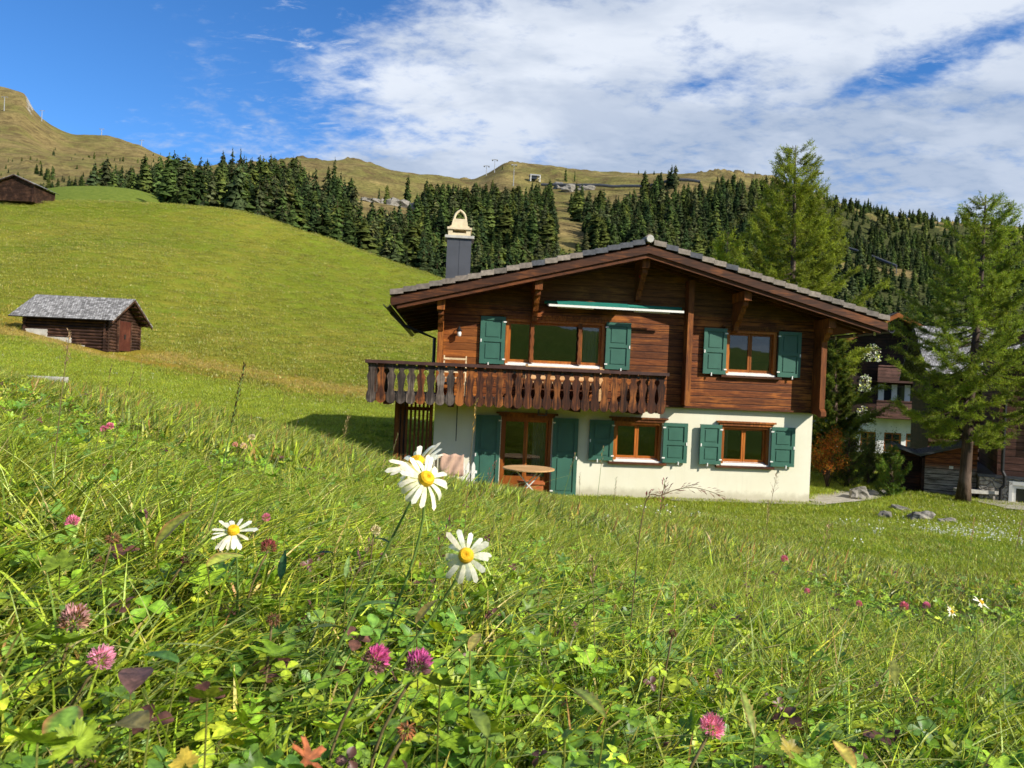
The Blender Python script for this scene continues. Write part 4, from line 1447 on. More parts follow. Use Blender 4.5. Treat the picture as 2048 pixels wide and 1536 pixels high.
def window(rect, n, wide, face, frame_d=.10, cur=None, head=True, door=False):
    u0, u1, z0, z1 = rect
    o = empty('door' if door else 'window', (0, 0, 0)); o.parent = HOUSE
    yb = face + frame_d
    bb = MB(); f_ = .07
    bb.box(u0, u0 + f_, face + .002, yb + .05, z0, z1); bb.box(u1 - f_, u1, face + .002, yb + .05, z0, z1)
    bb.box(u0 + f_, u1 - f_, face + .002, yb + .05, z1 - f_, z1)
    if not door: bb.box(u0 + f_, u1 - f_, face + .06, yb + .05, z0, z0 + .045)
    bb.build('frame', M['window_wood'], o)
    edges = [u0 + f_ + (u1 - u0 - 2 * f_) * q for q in wide]
    sashes = []
    for i in range(n):
        a, c_ = edges[i], edges[i + 1]
        s = MB(); q = .048; zb = z0 + (.055 if not door else .02)
        s.box(a + .004, a + q, yb - .03, yb + .03, zb, z1 - f_); s.box(c_ - q, c_ - .004, yb - .03, yb + .03, zb, z1 - f_)
        s.box(a + q, c_ - q, yb - .03, yb + .03, zb, zb + (.06 if not door else .34)); s.box(a + q, c_ - q, yb - .03, yb + .03, z1 - f_ - .055, z1 - f_)
        so_ = s.build('sash', M['window_wood'], o)
        g_ = MB(); g_.box(a + q, c_ - q, yb - .006, yb + .006, zb + (.06 if not door else .34), z1 - f_ - .055)
        g_.build('pane', M['glass'], o)
        sashes.append((a, c_, zb))
    if not door:
        s = MB(); s.prism([(face - .03, z0 - .002), (yb - .03, z0 + .052), (yb - .03, z0 + .02), (face - .03, z0 - .03)], u0 + f_ * .2, u1 - f_ * .2, 'x')
        s.build('white_sill', M['white'], o)
        s = MB(); s.box(u0 - .12, u1 + .12, face - .09, face - .003, z0 - .085, z0 - .034)
        s.build('sill_board', M['roof_wood'], o)
    if head:
        s = MB(); s.box(u0 - .06, u1 + .06, face - .05, face - .002, z1 - .01, z1 + .055)
        s.box(u0 - .13, u1 + .13, face - .085, face - .003, z1 + .057, z1 + .10)
        s.build('lintel_board', M['beam'], o)
    if cur:
        for (a, c_) in cur:
            s = MB(); nn = 16
            pts = [(a + (c_ - a) * i / nn, yb + .12 + .02 * math.sin(i * 1.9)) for i in range(nn + 1)]
            for i in range(nn):
                p, q_ = pts[i], pts[i + 1]
                s.add([(p[0], p[1], z0 + .06), (q_[0], q_[1], z0 + .06), (q_[0], q_[1], z1 - .05), (p[0], p[1], z1 - .05)], [(0, 1, 2, 3)])
            s.build('curtain', M['curtain'], o, smooth=True)
    return o


wu = window(WU, 3, [0, .245, .775, 1], -.09, .12, [(3.42, 3.78)], head=True)
for u in (WU[0] + .62, WU[0] + 1.75):       # carved posts between the panes
    b = MB(); zz = 3.08; prof = []
    hw = [.045, .05, .035, .05, .03, .045, .05, .03, .05, .035, .05, .045]
    L_ = [(u - h_, zz + i * .088) for i, h_ in enumerate(hw)] ; R_ = [(u + h_, zz + i * .088) for i, h_ in enumerate(hw)]
    b.prism(L_ + R_[::-1], -.115, -.04)
    b.build('carved_post', M['beam'], wu)
window(W2, 2, [0, .5, 1], -.09, .12)
window(DR, 2, [0, .5, 1], 0, .14, [(2.35, 2.66)], door=True)
window(W3, 2, [0, .5, 1], 0, .14)
window(W4, 2, [0, .5, 1], 0, .14, [(6.98, 7.14)])
ZU = [3.56]
shutter(.98, 1.56, 3.01, 4.11, -.125, ZU, 0, 'r'); shutter(3.94, 4.53, 3.01, 4.11, -.125, ZU, 0, 'l')
shutter(6.30, 6.86, 3.01, 4.10, -.125, ZU, 1, 'r'); shutter(8.14, 8.70, 3.01, 4.10, -.125, ZU, 0, 'l')
ZL = [1.31]
shutter(.97, 1.55, -.02, 1.81, -.05, [.95], 0, 'r'); shutter(2.79, 3.39, -.02, 1.81, -.05, [.95], 0, 'l')
shutter(3.66, 4.24, .85, 1.80, -.05, ZL, 0, 'r'); shutter(5.44, 6.03, .85, 1.80, -.05, ZL, 0, 'l')
shutter(6.32, 6.86, .85, 1.80, -.06, ZL, 4, 'r'); shutter(8.10, 8.68, .85, 1.80, -.05, ZL, 1, 'l')

# balcony
BV = -1.25
b = MB(); b.box(-1.42, 5.08, BV + .10, -.14, 2.10, 2.20); b.box(-1.42, -.05, -.138, 5.6, 2.10, 2.20)
BAL = hb('balcony', b, M['roof_wood'])
b = MB(); b.box(-1.50, 5.16, BV - .07, BV + .10, 2.885, 2.955); b.box(-1.52, -1.34, BV + .102, 5.6, 2.885, 2.955); b.box(5.0, 5.16, BV + .102, -.14, 2.885, 2.955)
b.build('hand_rail', M['rail'], BAL)
b = MB(); b.box(-1.44, 5.08, BV + .045, BV + .095, 2.14, 2.26); b.box(-1.44, 5.08, BV + .045, BV + .09, 2.78, 2.86)
b.build('rail_beam', M['grey_wood'], BAL)
for u in (-1.1, .3, 1.7, 3.1, 4.5):
    b = MB(); b.box(u, u + .14, BV + .1, 0, 2.0, 2.098); b.build('joist', M['roof_wood'], BAL)


def baluster_prof(w_=.100):
    zt, zb = 2.883, 2.03
    half = [(0, .080), (.04, .078), (.07, .055), (.10, .078), (.14, .050), (.19, .040), (.24, .062), (.29, .082), (.33, .086), (.38, .075), (.50, .060), (.60, .052),
            (.66, .058), (.74, .078), (.80, .088), (.90, .088), (.94, .080), (.975, .055), (1.0, .02)]
    L_ = []; Rr = []
    for t_, h_ in half:
        z = zt + (zb - zt) * t_
        L_.append((-h_ * w_ / .088, z)); Rr.append((h_ * w_ / .088, z))
    return L_ + Rr[::-1]


bp_ = MB(); bp_.prism(baluster_prof(), -.014, .014)
gpro = bp_.build('baluster', M['baluster_grey'], BAL); me_g = gpro.data; bpy.data.objects.remove(gpro)
pro = bp_.build('baluster', M['baluster'], BAL); me_b = pro.data
nb = 31
for i in range(nb):
    c_ = pro if i == 0 else pro.copy()
    if i: COL.objects.link(c_); c_.parent = BAL
    c_.location = (-1.36 + i * (6.44 - .06) / (nb - 1), BV + .028, 0)
    c_.data = me_g if (i < 9 and i % 4 != 1) else me_b
for i in range(26):
    c_ = pro.copy(); COL.objects.link(c_); c_.parent = BAL
    c_.data = me_g if i % 3 else me_b
    c_.location = (-1.43, BV + .18 + i * .215, 0); c_.rotation_euler = (0, 0, R(90))
for i in range(5):
    c_ = pro.copy(); COL.objects.link(c_); c_.parent = BAL
    c_.data = me_b; c_.location = (5.075, BV + .16 + i * .215, 0); c_.rotation_euler = (0, 0, R(90))
b = MB(); b.box(5.04, 5.075, BV + .05, -.14, 2.06, 2.88)
b.build('end_board', M['roof_wood'], BAL)
# lattice screen under the balcony
b = MB()
u0_, u1_ = -.92, -.04
b.box(u0_, u0_ + .12, -.02, .10, -.4, 2.098); b.box(u1_ - .08, u1_, -.02, .10, -.4, 2.098)
for i in range(7):
    u = u0_ + .16 + i * .095
    b.box(u, u + .052, .0, .03, -.4, 2.05)
b.box(u0_ + .12, u1_ - .08, .031, .06, 1.85, 1.93); b.box(u0_ + .12, u1_ - .08, .031, .06, .3, .38)
hb('lattice_screen', b, M['beam'])
b = MB()
for i in range(9): b.box(-.90, -.86, .3 + i * .42, .36 + i * .42 + .12, -.4, 2.09)
hb('side_screen', b, M['roof_wood'])

# awning
AW = empty('awning', (0, 0, 0)); AW.parent = HOUSE
b = MB(); b.tube([(2.44, -.22, 4.50), (5.70, -.22, 4.50)], .045, 10); b.build('awning_roll', M['fabric_green'], AW, smooth=True)
b = MB(); b.prism([(-.20, 4.56), (-.54, 4.43), (-.54, 4.415), (-.20, 4.54)], 2.72, 4.4, 'x'); b.build('awning_cloth', M['fabric_green'], AW)
b = MB(); b.prism([(-.538, 4.43), (-.575, 4.425), (-.575, 4.375), (-.538, 4.38)], 2.50, 5.66, 'x')
b.box(2.72, 3.55, -.50, -.44, 4.36, 4.385); b.box(4.5, 5.35, -.50, -.44, 4.35, 4.375)
b.build('front_bar', M['white'], AW)
b = MB()
for u in (2.5, 4.1, 5.6): b.box(u, u + .05, -.26, -.088, 4.42, 4.47)
b.build('mount', M['black'], AW)

# little things fixed to the house
LP = empty('wall_lamp', (.49, -.105, 3.70)); LP.parent = HOUSE
b = MB(); b.box(-.03, .03, -.02, 0, -.05, .12); b.tube([(0, -.02, .10), (0, -.09, .14), (0, -.13, .08)], .010, 6)
b.lathe([(.02, .09), (.075, .04), (.07, .03), (.02, .03)], 10, (0, -.13, 0)); b.build('lamp_arm', M['black'], LP)
b = MB(); b.lathe([(.03, .03), (.05, -.01), (.045, -.08), (.02, -.10)], 10, (0, -.13, 0)); b.build('lamp_glass', M['white'], LP, smooth=True)
LT = empty('hanging_lantern', (2.42, -.9, 1.98)); LT.parent = HOUSE
b = MB(); b.box(-.10, .10, -.10, .10, .09, .12); b.box(-.09, .09, -.09, .09, -.10, -.08)
for sx in (-1, 1):
    for sy in (-1, 1): b.box(sx * .09 - .008, sx * .09 + .008, sy * .09 - .008, sy * .09 + .008, -.10, .10)
b.build('lantern_cage', M['black'], LT)
b = MB(); b.tube([(.52, -.4, 1.2), (.52, -.4, 2.08)], .012, 6)
hb('hanging_rod', b, M['black'])
b = MB(); b.lathe([(.0, -.05), (.035, -.04), (.05, 0), (.035, .04), (0, .05)], 10, (4.62, -.55, roofz(RU, .78)))
hb('alarm_bell', b, M['red'], smooth=True)

# ------------------------------------------------------------------ furniture around the chalet


def hw_(u, v, z=0):
    return (HX + u * HC - v * HS, HY + u * HS + v * HC, z)


T = empty('folding_table', hw_(2.13, -1.22, g1(*hw_(2.13, -1.22)[:2]) if 0 else 0), HA, 'round wooden folding table on crossed white legs before the terrace door', 'table')
b = MB()
b.lathe([(.02, .70), (.55, .70), (.57, .71), (.57, .735), (.555, .74), (.02, .74)], 40)
b.build('table_top', M['light_wood'], T)
for (sx, sy) in ((-1, -1), (-1, 1), (1, -1), (1, 1)):
    b = MB(); b.bar((sx * .34, sy * .20, .0), (-sx * .30, sy * .20, .70), .035, .02); b.build('leg', M['steel' if 0 else 'white'], T)
b = MB(); b.bar((-.02, -.2, .35), (-.02, .2, .35), .02, .02); b.bar((-.3, -.2, .69), (-.3, .2, .69), .03, .02); b.bar((.3, -.2, .69), (.3, .2, .69), .03, .02)
b.build('cross_bar', M['white'], T)
T2 = empty('flower_tub', hw_(2.28, -.45), HA, 'orange tub standing behind the crossed legs of the round table', 'tub')
b = MB(); b.box(-.27, .27, -.16, .16, 0, .30); b.box(-.30, .30, -.19, .19, .30, .345); b.build('tub_body', M['terra'], T2)

CHR = empty('garden_chair', hw_(.18, -1.35), HA, 'pale folding garden chair with a pink blanket over its back, behind the big daisy', 'chair')
b = MB()
for sx in (-.24, .24): b.bar((sx, .28, 0), (sx, -.22, .50), .03, .02); b.bar((sx, -.25, 0), (sx, .24, .95), .03, .02)
b.build('chair_frame', M['white'], CHR)
b = MB()
for k in range(6): b.box(-.23, .23, -.22 + k * .075, -.16 + k * .075, .46, .48)
b.build('seat', M['cream_wood'], CHR)
b = MB()
for k in range(5): b.box(-.19 + k * .08, -.13 + k * .08, .20, .225, .52, .93)
b.build('backrest', M['cream_wood'], CHR)
b = MB(); nn = 12; g = []
for i in range(nn + 1):
    for j in range(9):
        g.append((-.20 + .5 * i / nn, .16 - .035 * math.sin(i * 1.2 + j * .7) - .12 * (j / 8), .98 - .45 * j / 8 + .02 * math.sin(i * 1.1)))
b.add(g, [(i * 9 + j, i * 9 + j + 1, (i + 1) * 9 + j + 1, (i + 1) * 9 + j) for i in range(nn) for j in range(8)])
bl = b.build('blanket', M['cloth'], None, smooth=True)
bl.location = hw_(.40, -1.42); bl.rotation_euler = (0, 0, HA)
md = bl.modifiers.new('thick', 'SOLIDIFY'); md.thickness = .012
tag(bl, 'pink beige blanket draped over the chair by the wall', 'blanket')
PF = empty('picket_panel', hw_(.62, -.75), HA, 'low white picket panel beside the left door shutter', 'fence')
for k in range(6):
    b = MB(); x0 = -.30 + k * .115
    b.prism([(x0, -.2), (x0 + .08, -.2), (x0 + .08, .66), (x0 + .07, .72), (x0 + .04, .78), (x0 + .01, .72), (x0, .66)], 0, .02)
    b.build('picket', M['cream_wood' if k < 2 else 'white'], PF)
b = MB(); b.box(-.32, .40, .021, .045, .2, .26); b.box(-.32, .40, .021, .045, .52, .58); b.build('rail', M['white'], PF)

# on the balcony
BCH = empty('balcony_chair', hw_(.42, -.55, 2.2), HA, 'white slatted chair standing behind the balcony rail on the left', 'chair')
b = MB()
for sx in (-.26, .24): b.box(sx, sx + .03, .20, .23, 0, .95); b.box(sx, sx + .03, -.22, -.19, 0, .45)
b.build('chair_frame', M['cream_wood'], BCH)
b = MB(); b.box(-.26, .27, .17, .20, .86, .90); b.box(-.23, .24, .17, .195, .56, .60); b.box(-.23, .24, .17, .195, .30, .34); b.build('backrest', M['cream_wood'], BCH)
b = MB(); b.box(-.25, .26, -.22, .2, .43, .455); b.build('seat', M['cream_wood'], BCH)
BN = empty('balcony_bench', hw_(2.95, -.5, 2.2), HA, 'long light wooden bench on the balcony under the wide window', 'bench')
b = MB(); b.box(-.95, .95, -.22, .22, .41, .45); b.build('seat', M['light_wood'], BN)
b = MB(); b.box(-.95, .95, .20, .235, .50, .64); b.box(-.95, .95, .20, .235, .72, .80); b.build('backrest', M['light_wood'], BN)
for sx in (-.9, .84):
    for sy in (-.2, .16): b = MB(); b.box(sx, sx + .06, sy, sy + .05, 0, .409 if sy < 0 else .84); b.build('leg', M['light_wood'], BN)

# path and paved strip by the right corner
m, t = mat('paving')
tcx = t.n('ShaderNodeTexCoord'); nz = t.noise(tcx.outputs['Object'], 4, 6, .7); n2 = t.noise(tcx.outputs['Object'], 22, 4, .7)
c = t.mix(t.ramp(nz, .35, .65), (.26, .235, .18), (.42, .385, .31)); c = t.mix(t.ramp(nz, .60, .70), c, (.10, .13, .03))
finish(t, c, .9, n2, .4, .01); M['paving'] = m


def drape(name, outline_pts, lift, mt, thick=.0, kind='structure'):
    """strip following the ground between two edge lines"""
    b = MB(); nrow = len(outline_pts); nc = 6
    g = []
    for (a, c_) in outline_pts:
        for j in range(nc + 1):
            x = a[0] + (c_[0] - a[0]) * j / nc; y = a[1] + (c_[1] - a[1]) * j / nc
            g.append((x, y, g1(x, y) + lift))
    b.add(g, [(i * (nc + 1) + j, i * (nc + 1) + j + 1, (i + 1) * (nc + 1) + j + 1, (i + 1) * (nc + 1) + j) for i in range(nrow - 1) for j in range(nc)])
    return tag(b.build(name, mt, smooth=True), kind=kind)


rows = []
for k in range(15):
    u = 9.3 + k * .32
    p0 = hw_(u, -.25 + k * .28 - .45 * math.sin(k * .25)); p1 = hw_(u + .1, .95 + k * .30)
    rows.append((p0[:2], p1[:2]))
drape('path', rows, .015, M['paving'])
rows = [(hw_(5.6 + k * .42, -.42)[:2], hw_(5.6 + k * .42, -.002)[:2]) for k in range(10)]
drape('pavement', rows, .03, M['paving'])


def rock(name, loc, sz, seed, label, group=None):
    r2 = random.Random(seed)
    bm_v = []; n1, n2_ = 9, 14
    b = MB(); vs = []
    for i in range(n1 + 1):
        th = math.pi * i / n1
        for j in range(n2_):
            ph = 2 * math.pi * j / n2_
            q = Vector((math.sin(th) * math.cos(ph), math.sin(th) * math.sin(ph), math.cos(th)))
            k = 1 + .22 * math.sin(3.1 * q.x + seed) * math.cos(2.7 * q.y + seed * 2) + .13 * math.sin(6 * q.z + 5 * q.x + seed) + r2.uniform(-.05, .05) * (0 < i < n1)
            # square it a little
            m_ = max(abs(q.x), abs(q.y), abs(q.z)); k *= (1 + .25 * (1 / m_ - 1))
            vs.append((q.x * sz[0] * k, q.y * sz[1] * k, q.z * sz[2] * k))
    fs = [(i * n2_ + j, i * n2_ + (j + 1) % n2_, (i + 1) * n2_ + (j + 1) % n2_, (i + 1) * n2_ + j) for i in range(n1) for j in range(n2_)]
    b.add(vs, fs)
    o = b.build(name, M['rock'])
    o.location = loc; o.rotation_euler = (0, 0, seed)
    return tag(o, label, 'rock', group)


def on_ground(px, py, Y, dz=0):
    X, Z = ray(px, py)
    return (X * Y, Y, g1(X * Y, Y) + dz)


rock('boulder', on_ground(1716, 1000, 19.6, .12), (.34, .20, .19), 1, 'pale rounded boulder lying beside the path')
for i, (px, py, Y, s_, lb) in enumerate(((1770, 1022, 16.5, (.16, .14, .10), 'small grey stone left of the other three in the lawn'),
                                     (1800, 1012, 17.6, (.30, .16, .08), 'flat grey slab of stone farther back in the lawn'),
                                     (1842, 1028, 16.2, (.26, .20, .14), 'pointed grey rock sticking out of the lawn'),
                                     (1895, 1040, 15.6, (.22, .14, .07), 'low grey stone nearest the white flowers'))):
    rock('stone', on_ground(px, py, Y, .03), s_, 4 + i, lb, 'stones in the lawn')
b = MB(); b.box(-2.2, 1.25, -.25, .25, -.5, .17)
o = b.build('concrete_trough', M['concrete']); o.location = P(30, 750, 20) - Vector((0, 0, .17)); o.rotation_euler = (0, 0, R(4))
tag(o, 'pale concrete slab lying in the grass at the left edge below the log barn', 'slab')

# ------------------------------------------------------------------ log barn on the slope


def log_barn(name, loc, rz, L_, G_, z_wall, rise, label, cat, over=(.55, .5), door=True, stone=True, rows_=11, mirror=False):
    o = empty(name, loc, rz, label, cat)
    b = MB(); lr = z_wall / rows_ / 2
    r2 = random.Random(3)
    for k in range(rows_):
        z = lr + k * 2 * lr
        e = .16
        def logline(p0, p1):
            b.tube([p0, ((p0[0] + p1[0]) / 2, (p0[1] + p1[1]) / 2, z + r2.uniform(-.006, .006)), p1], [lr * 1.04 * r2.uniform(.93, 1.05)] * 3, 8)
        logline((-L_ - e, .0, z), (e, .0, z)); logline((-L_ - e, G_, z), (e, G_, z))
        logline((0, -e, z + lr * .5), (0, G_ + e, z + lr * .5)); logline((-L_, -e, z + lr * .5), (-L_, G_ + e, z + lr * .5))
    k = 0
    z = z_wall + lr
    while z < z_wall + rise - .15:       # gable logs
        f = 1 - (z - z_wall) / rise
        for x in (0, -L_): b.tube([(x, G_ / 2 - G_ / 2 * f, z), (x, G_ / 2 + G_ / 2 * f, z)], lr * 1.02, 8)
        z += 2 * lr
    b.box(-L_ + .02, -.02, .03, G_ - .03, 0, z_wall)
    b.build('log_wall', M['log'], o)
    b = MB(); ov, og = over
    sl = rise / (G_ / 2)
    ze = z_wall + .12 - sl * ov
    for sgn in (-1, 1):
        ye = -ov if sgn < 0 else G_ + ov
        zr = z_wall + rise + .12
        # thin shingle slab, rotated so that its own xy runs along the surface
        ln = math.hypot(G_ / 2 + ov, zr - ze)
        an = math.atan2(zr - ze, G_ / 2 + ov)
        Mx = Matrix.Translation((-L_ - og, ye, ze)) @ Matrix.Rotation(an if sgn < 0 else math.pi - an, 4, 'X')
        b2 = MB(); b2.box(0, L_ + 2 * og, 0, ln, 0 if sgn < 0 else -.055, .055 if sgn < 0 else 0)
        rb = b2.build('roof_slope', M['shingle'], o); rb.matrix_local = Mx
    for x in (og - .06,):
        for sgn in (-1, 1):
            ye = -ov if sgn < 0 else G_ + ov
            b.prism([(ye, ze - .005), (G_ / 2, zr - .005), (G_ / 2, zr - .13), (ye, ze - .13)], x, x + .05, 'x')
    for k in range(6):
        f = k / 5; yy = G_ / 2 + (G_ / 2 + .1) * f
        b.tube([(-.5, yy, zr - .16 - sl * (yy - G_ / 2)), (og - .1, yy, zr - .16 - sl * (yy - G_ / 2))], .075, 7)
        yy = G_ - yy
        b.tube([(-.5, yy, zr - .16 - sl * (G_ / 2 - yy)), (og - .1, yy, zr - .16 - sl * (G_ / 2 - yy))], .075, 7)
    b.build('rafters', M['log'], o)
    if door:
        b = MB(); b.box(.10, .17, G_ * .30, G_ * .66, .16, z_wall * .97)
        dd = b.build('door', M['redwood'], o)
        b = MB(); b.box(.171, .21, G_ * .46, G_ * .49, z_wall * .45, z_wall * .58); b.build('latch', M['black'], dd)
        b = MB(); b.box(.09, .19, G_ * .27, G_ * .30, .1, z_wall * .99); b.box(.09, .19, G_ * .66, G_ * .69, .1, z_wall * .99)
        b.build('door_frame', M['log'], o)
    if stone:
        b = MB()
        b.box(-L_ - .1, -L_ * .72, -.12, .35, .62, 1.12 + .0)
        b.box(-L_ * .72, -L_ * .42, -.125, .35, .25, .72); b.box(-L_ * .42, -L_ * .25, -.12, .35, .0, .33); b.box(-L_ * .25, .15, -.13, .3, -.6, -.005)
        b.box(-L_, .2, .3, G_ + .1, -.7, -.005)
        b.build('footing', M['concrete'], o)
    return o


gzh = H + .0183 * 41
log_barn('log_barn', (-22.3, 41, gzh), R(3), 4.25, 3.9, 1.9, 1.10, 'dark log barn with a silvery shingle roof and a red door on the slope', 'barn', over=(.55, .62))
p = P(-6, 388, 106)
bo = log_barn('far_barn', (p.x, p.y, g1(p.x + 2.2, p.y) + .65), R(-88), 5, 5.0, 2.5, 1.05, 'brown timber barn at the left edge on top of the hill', 'barn', over=(.45, .5), door=False, stone=False, rows_=13)

# ------------------------------------------------------------------ the hamlet on the right


def far_window(parent, u0, u1, z0, z1, y, fm='white', n=2, cross=True):
    b = MB(); f_ = .09
    b.box(u0, u0 + f_, y - .06, y, z0, z1); b.box(u1 - f_, u1, y - .06, y, z0, z1); b.box(u0 + f_, u1 - f_, y - .06, y, z1 - f_, z1); b.box(u0 + f_, u1 - f_, y - .06, y, z0, z0 + f_)
    for k in range(1, n):
        um = u0 + (u1 - u0) * k / n; b.box(um - .04, um + .04, y - .05, y, z0 + f_, z1 - f_)
    if cross: b.box(u0 + f_, u1 - f_, y - .045, y - .001, (z0 + z1) / 2 + .1, (z0 + z1) / 2 + .15)
    o = b.build('window', M[fm], parent)
    b = MB(); b.box(u0 + f_, u1 - f_, y - .02, y - .008, z0 + f_, z1 - f_); b.build('pane', M['darkglass'], o)
    return o


m, t = mat('dark_glass'); finish(t, (.02, .025, .028), .06, spec=.6); M['darkglass'] = m


def place(px, py, Y, rz=0.0):
    q = P(px, py, Y); return (q.x, q.y, q.z), rz


# storeyed chalet
(l_, _) = place(1700, 945, 44)
FC = empty('far_chalet', l_, R(-8), 'tall dark chalet with whitewashed lower floors and three flower boxes', 'chalet')
W_ = 4.6
b = MB(); wall_holes(b, -1.2, W_, -1.5, 3.25, 0, .3, [(.5, 1.35, 1.35, 2.45), (1.8, 2.75, 1.35, 2.45), (3.0, 3.9, 1.35, 2.45)]); b.box(-1.2, W_, .3, 7, -1.5, 3.25)
b.build('white_wall', M['whitewash'], FC)
b = MB(); b.box(-1.2, W_, -.05, 7, 3.26, 7.4); b.build('timber_wall', M['dark_wood'], FC)
b = MB(); b.prism([(-1.8, 7.1), (1.7, 9.05), (5.9, 6.9), (5.9, 7.15), (1.7, 9.32), (-1.8, 7.35)], -1.6, 7.5); rf = b.build('roof', M['dark_wood'], FC)
b = MB(); b.prism([(-1.8, 7.06), (1.7, 9.0), (6.0, 6.80), (6.0, 7.05), (1.7, 9.26), (-1.8, 7.3)], -1.75, -1.602); b.build('verge_board', M['orange_wood'], rf)
b = MB(); b.prism([(-1.2, 7.4), (W_, 7.4), (1.7, 9.0)], -.05, .3); b.build('gable_wall', M['dark_wood'], FC)
for (z, h_, mt) in ((3.3, .95, 'mauve_wood'), (5.35, .9, 'mauve_wood')):
    b = MB(); b.box(1.0, W_ + .1, -.95, -.88, z, z + h_); b.box(1.0, W_ + .1, -.88, -.05, z, z + .1); b.box(1.0, W_ + .1, -1.0, -.86, z + h_, z + h_ + .07)
    b.build('balcony', M[mt], FC)
b = MB(); b.box(-.2, W_ + .1, -1.05, -1.0, .98, 1.04); b.box(-.2, W_ + .1, -1.05, 0, .10, .22)
lb = b.build('lower_balcony', M['dark_wood'], FC)
for k in range(22):
    x0 = -.15 + k * .215
    b = MB(); b.prism([(x0, .22), (x0 + .12, .22), (x0 + .08, .6), (x0 + .13, .8), (x0 + .08, .97), (x0 + .04, .97), (x0, .8), (x0 + .05, .6)], -1.04, -1.01)
    b.build('baluster', M['orange_wood' if k % 2 else 'dark_wood'], lb)
for (a, c_) in ((.5, 1.35), (1.8, 2.75), (3.0, 3.9)): far_window(FC, a, c_, 1.35, 2.45, .12, 'orange_wood', 2)
for k in range(4):
    x0 = 1.35 + k * .72
    b = MB(); b.box(x0, x0 + .30, -.10, -.052, 4.28, 5.25)
    for j in range(7): b.box(x0 + .02, x0 + .28, -.12, -.101, 4.33 + j * .13, 4.37 + j * .13)
    b.build('white_shutter', M['white'], FC)
b = MB(); b.box(1.6, 4.0, -.07, -.053, 4.35, 5.2); b.build('window', M['darkglass'], FC)

b_ = []
m, t = mat('white_bloom'); at = t.n('ShaderNodeVertexColor'); at.layer_name = 'Col'; finish(t, at.outputs[0], .8); M['wbloom'] = m


def flower_box(px, py, Y, w_, seed, label):
    r2 = np.random.RandomState(seed); q = P(px, py, Y)
    o = empty('flower_box', q, 0, label, 'flower box', 'flower boxes on the tall chalet')
    b = MB(); b.box(-w_ / 2, w_ / 2, -.12, .12, -.15, .06); b.build('trough', M['dark_wood'], o)
    b = MB()
    for k in range(420):
        x, z = r2.uniform(-w_ / 2, w_ / 2), r2.uniform(-.65, .35)
        lim = .35 - .9 * (x / w_ * 2) ** 2 * .4
        if z > lim: continue
        y = -.12 + r2.uniform(-.16, .16); s = r2.uniform(.025, .06)
        b.cur = (.80, .78, .62) if r2.rand() < .6 else ((.60, .62, .10) if r2.rand() < .5 else (.12, .2, .03))
        d1 = Vector(r2.randn(3)).normalized() * s; d2 = Vector(r2.randn(3)).normalized() * s
        c0 = Vector((x, y, z)); b.add([c0 - d1, c0 - d2, c0 + d1, c0 + d2], [(0, 1, 2, 3)])
    b.build('flowers', M['wbloom'], o, colored=True)


flower_box(1742, 700, 42.4, 1.0, 1, 'topmost box of white and yellow flowers on the tall dark chalet')
flower_box(1728, 760, 42.4, .7, 2, 'middle box of trailing white flowers on the tall dark chalet')
flower_box(1725, 824, 42.4, .8, 3, 'lowest box of white flowers above the whitewashed floor')

# dark log house with the grey roof behind the larch
(l_, _) = place(1862, 985, 27.5)
DH = empty('log_house', l_, R(-22), 'dark log house with a wide grey roof behind the big larch', 'house')
b = MB(); b.box(0, 7.5, 0, 7, -1, 4.35); b.build('log_wall', M['dark_wood'], DH)
for k in range(20):
    pass
b = MB()
for k in range(15): b.tube([(-.18, -.02, .2 + k * .28), (7.6, -.02, .2 + k * .28)], .135, 8)
b.build('front_logs', M['log'], DH)
b = MB(); b.prism([(-1.0, 4.05), (3.6, 6.35), (3.6, 6.2), (-1.0, 3.9)], -.8, 7.5, 'x' if 0 else 'y') if 0 else None
Mx = Matrix.Translation((-.4, -.9, 4.25)) @ Matrix.Rotation(R(24), 4, 'X')
b2 = MB(); b2.box(0, 8.5, 0, 5.2, 0, .09); rb = b2.build('roof_slope', M['shingle'], DH); rb.matrix_local = Mx
Mx = Matrix.Translation((-.4, 8.62, 4.25)) @ Matrix.Rotation(math.pi - R(24), 4, 'X')
b2 = MB(); b2.box(0, 8.5, 0, 5.2, -.09, 0); rb = b2.build('roof_slope', M['shingle'], DH); rb.matrix_local = Mx

# brown house on a rubble base, right edge
(l_, _) = place(1957, 1008, 21.2)
BH = empty('brown_house', l_, R(-27), 'brown house on a rubble stone base at the right edge, white windows', 'house')
b = MB(); wall_holes(b, 0, 4.5, -.8, .78, 0, .35, [(.78, 2.2, -.45, .62)]); b.box(0, .3, .35, 4, -.8, .78); b.build('stone_base', M['rubble'], BH)
b = MB(); b.box(-.05, 4.5, -.06, 5, .782, .86); b.build('ledge', M['slate_metal'], BH)
b = MB(); wall_holes(b, .4, 4.5, .862, 4.4, -.03, .25, [(1.02, 1.9, 1.55, 2.35), (1.05, 1.9, 2.95, 3.55)]); b.box(.4, .6, .25, 5, .862, 4.4); b.build('plank_wall', M['mauve_wood'], BH)
for (a, c_, z0, z1, y) in ((.78, 2.2, -.45, .62, .06), (1.02, 1.9, 1.55, 2.35, .0), (1.05, 1.9, 2.95, 3.55, .0)): far_window(BH, a, c_, z0, z1, y, 'white', 4 if y > .05 else 2, y < .05)
b = MB(); b.box(.70, .78, -.05, .02, -.45, .70); b.box(.70, 2.3, -.05, .02, .62, .72); b.build('window_trim', M['white'], BH)
b = MB(); b.tube([(.52, -.12, 4.3), (.52, -.12, 1.0), (.58, -.14, .86), (.58, -.14, .6), (.50, -.12, .5), (.50, -.12, -.7)], .045, 8); b.build('downpipe', M['black'], BH)
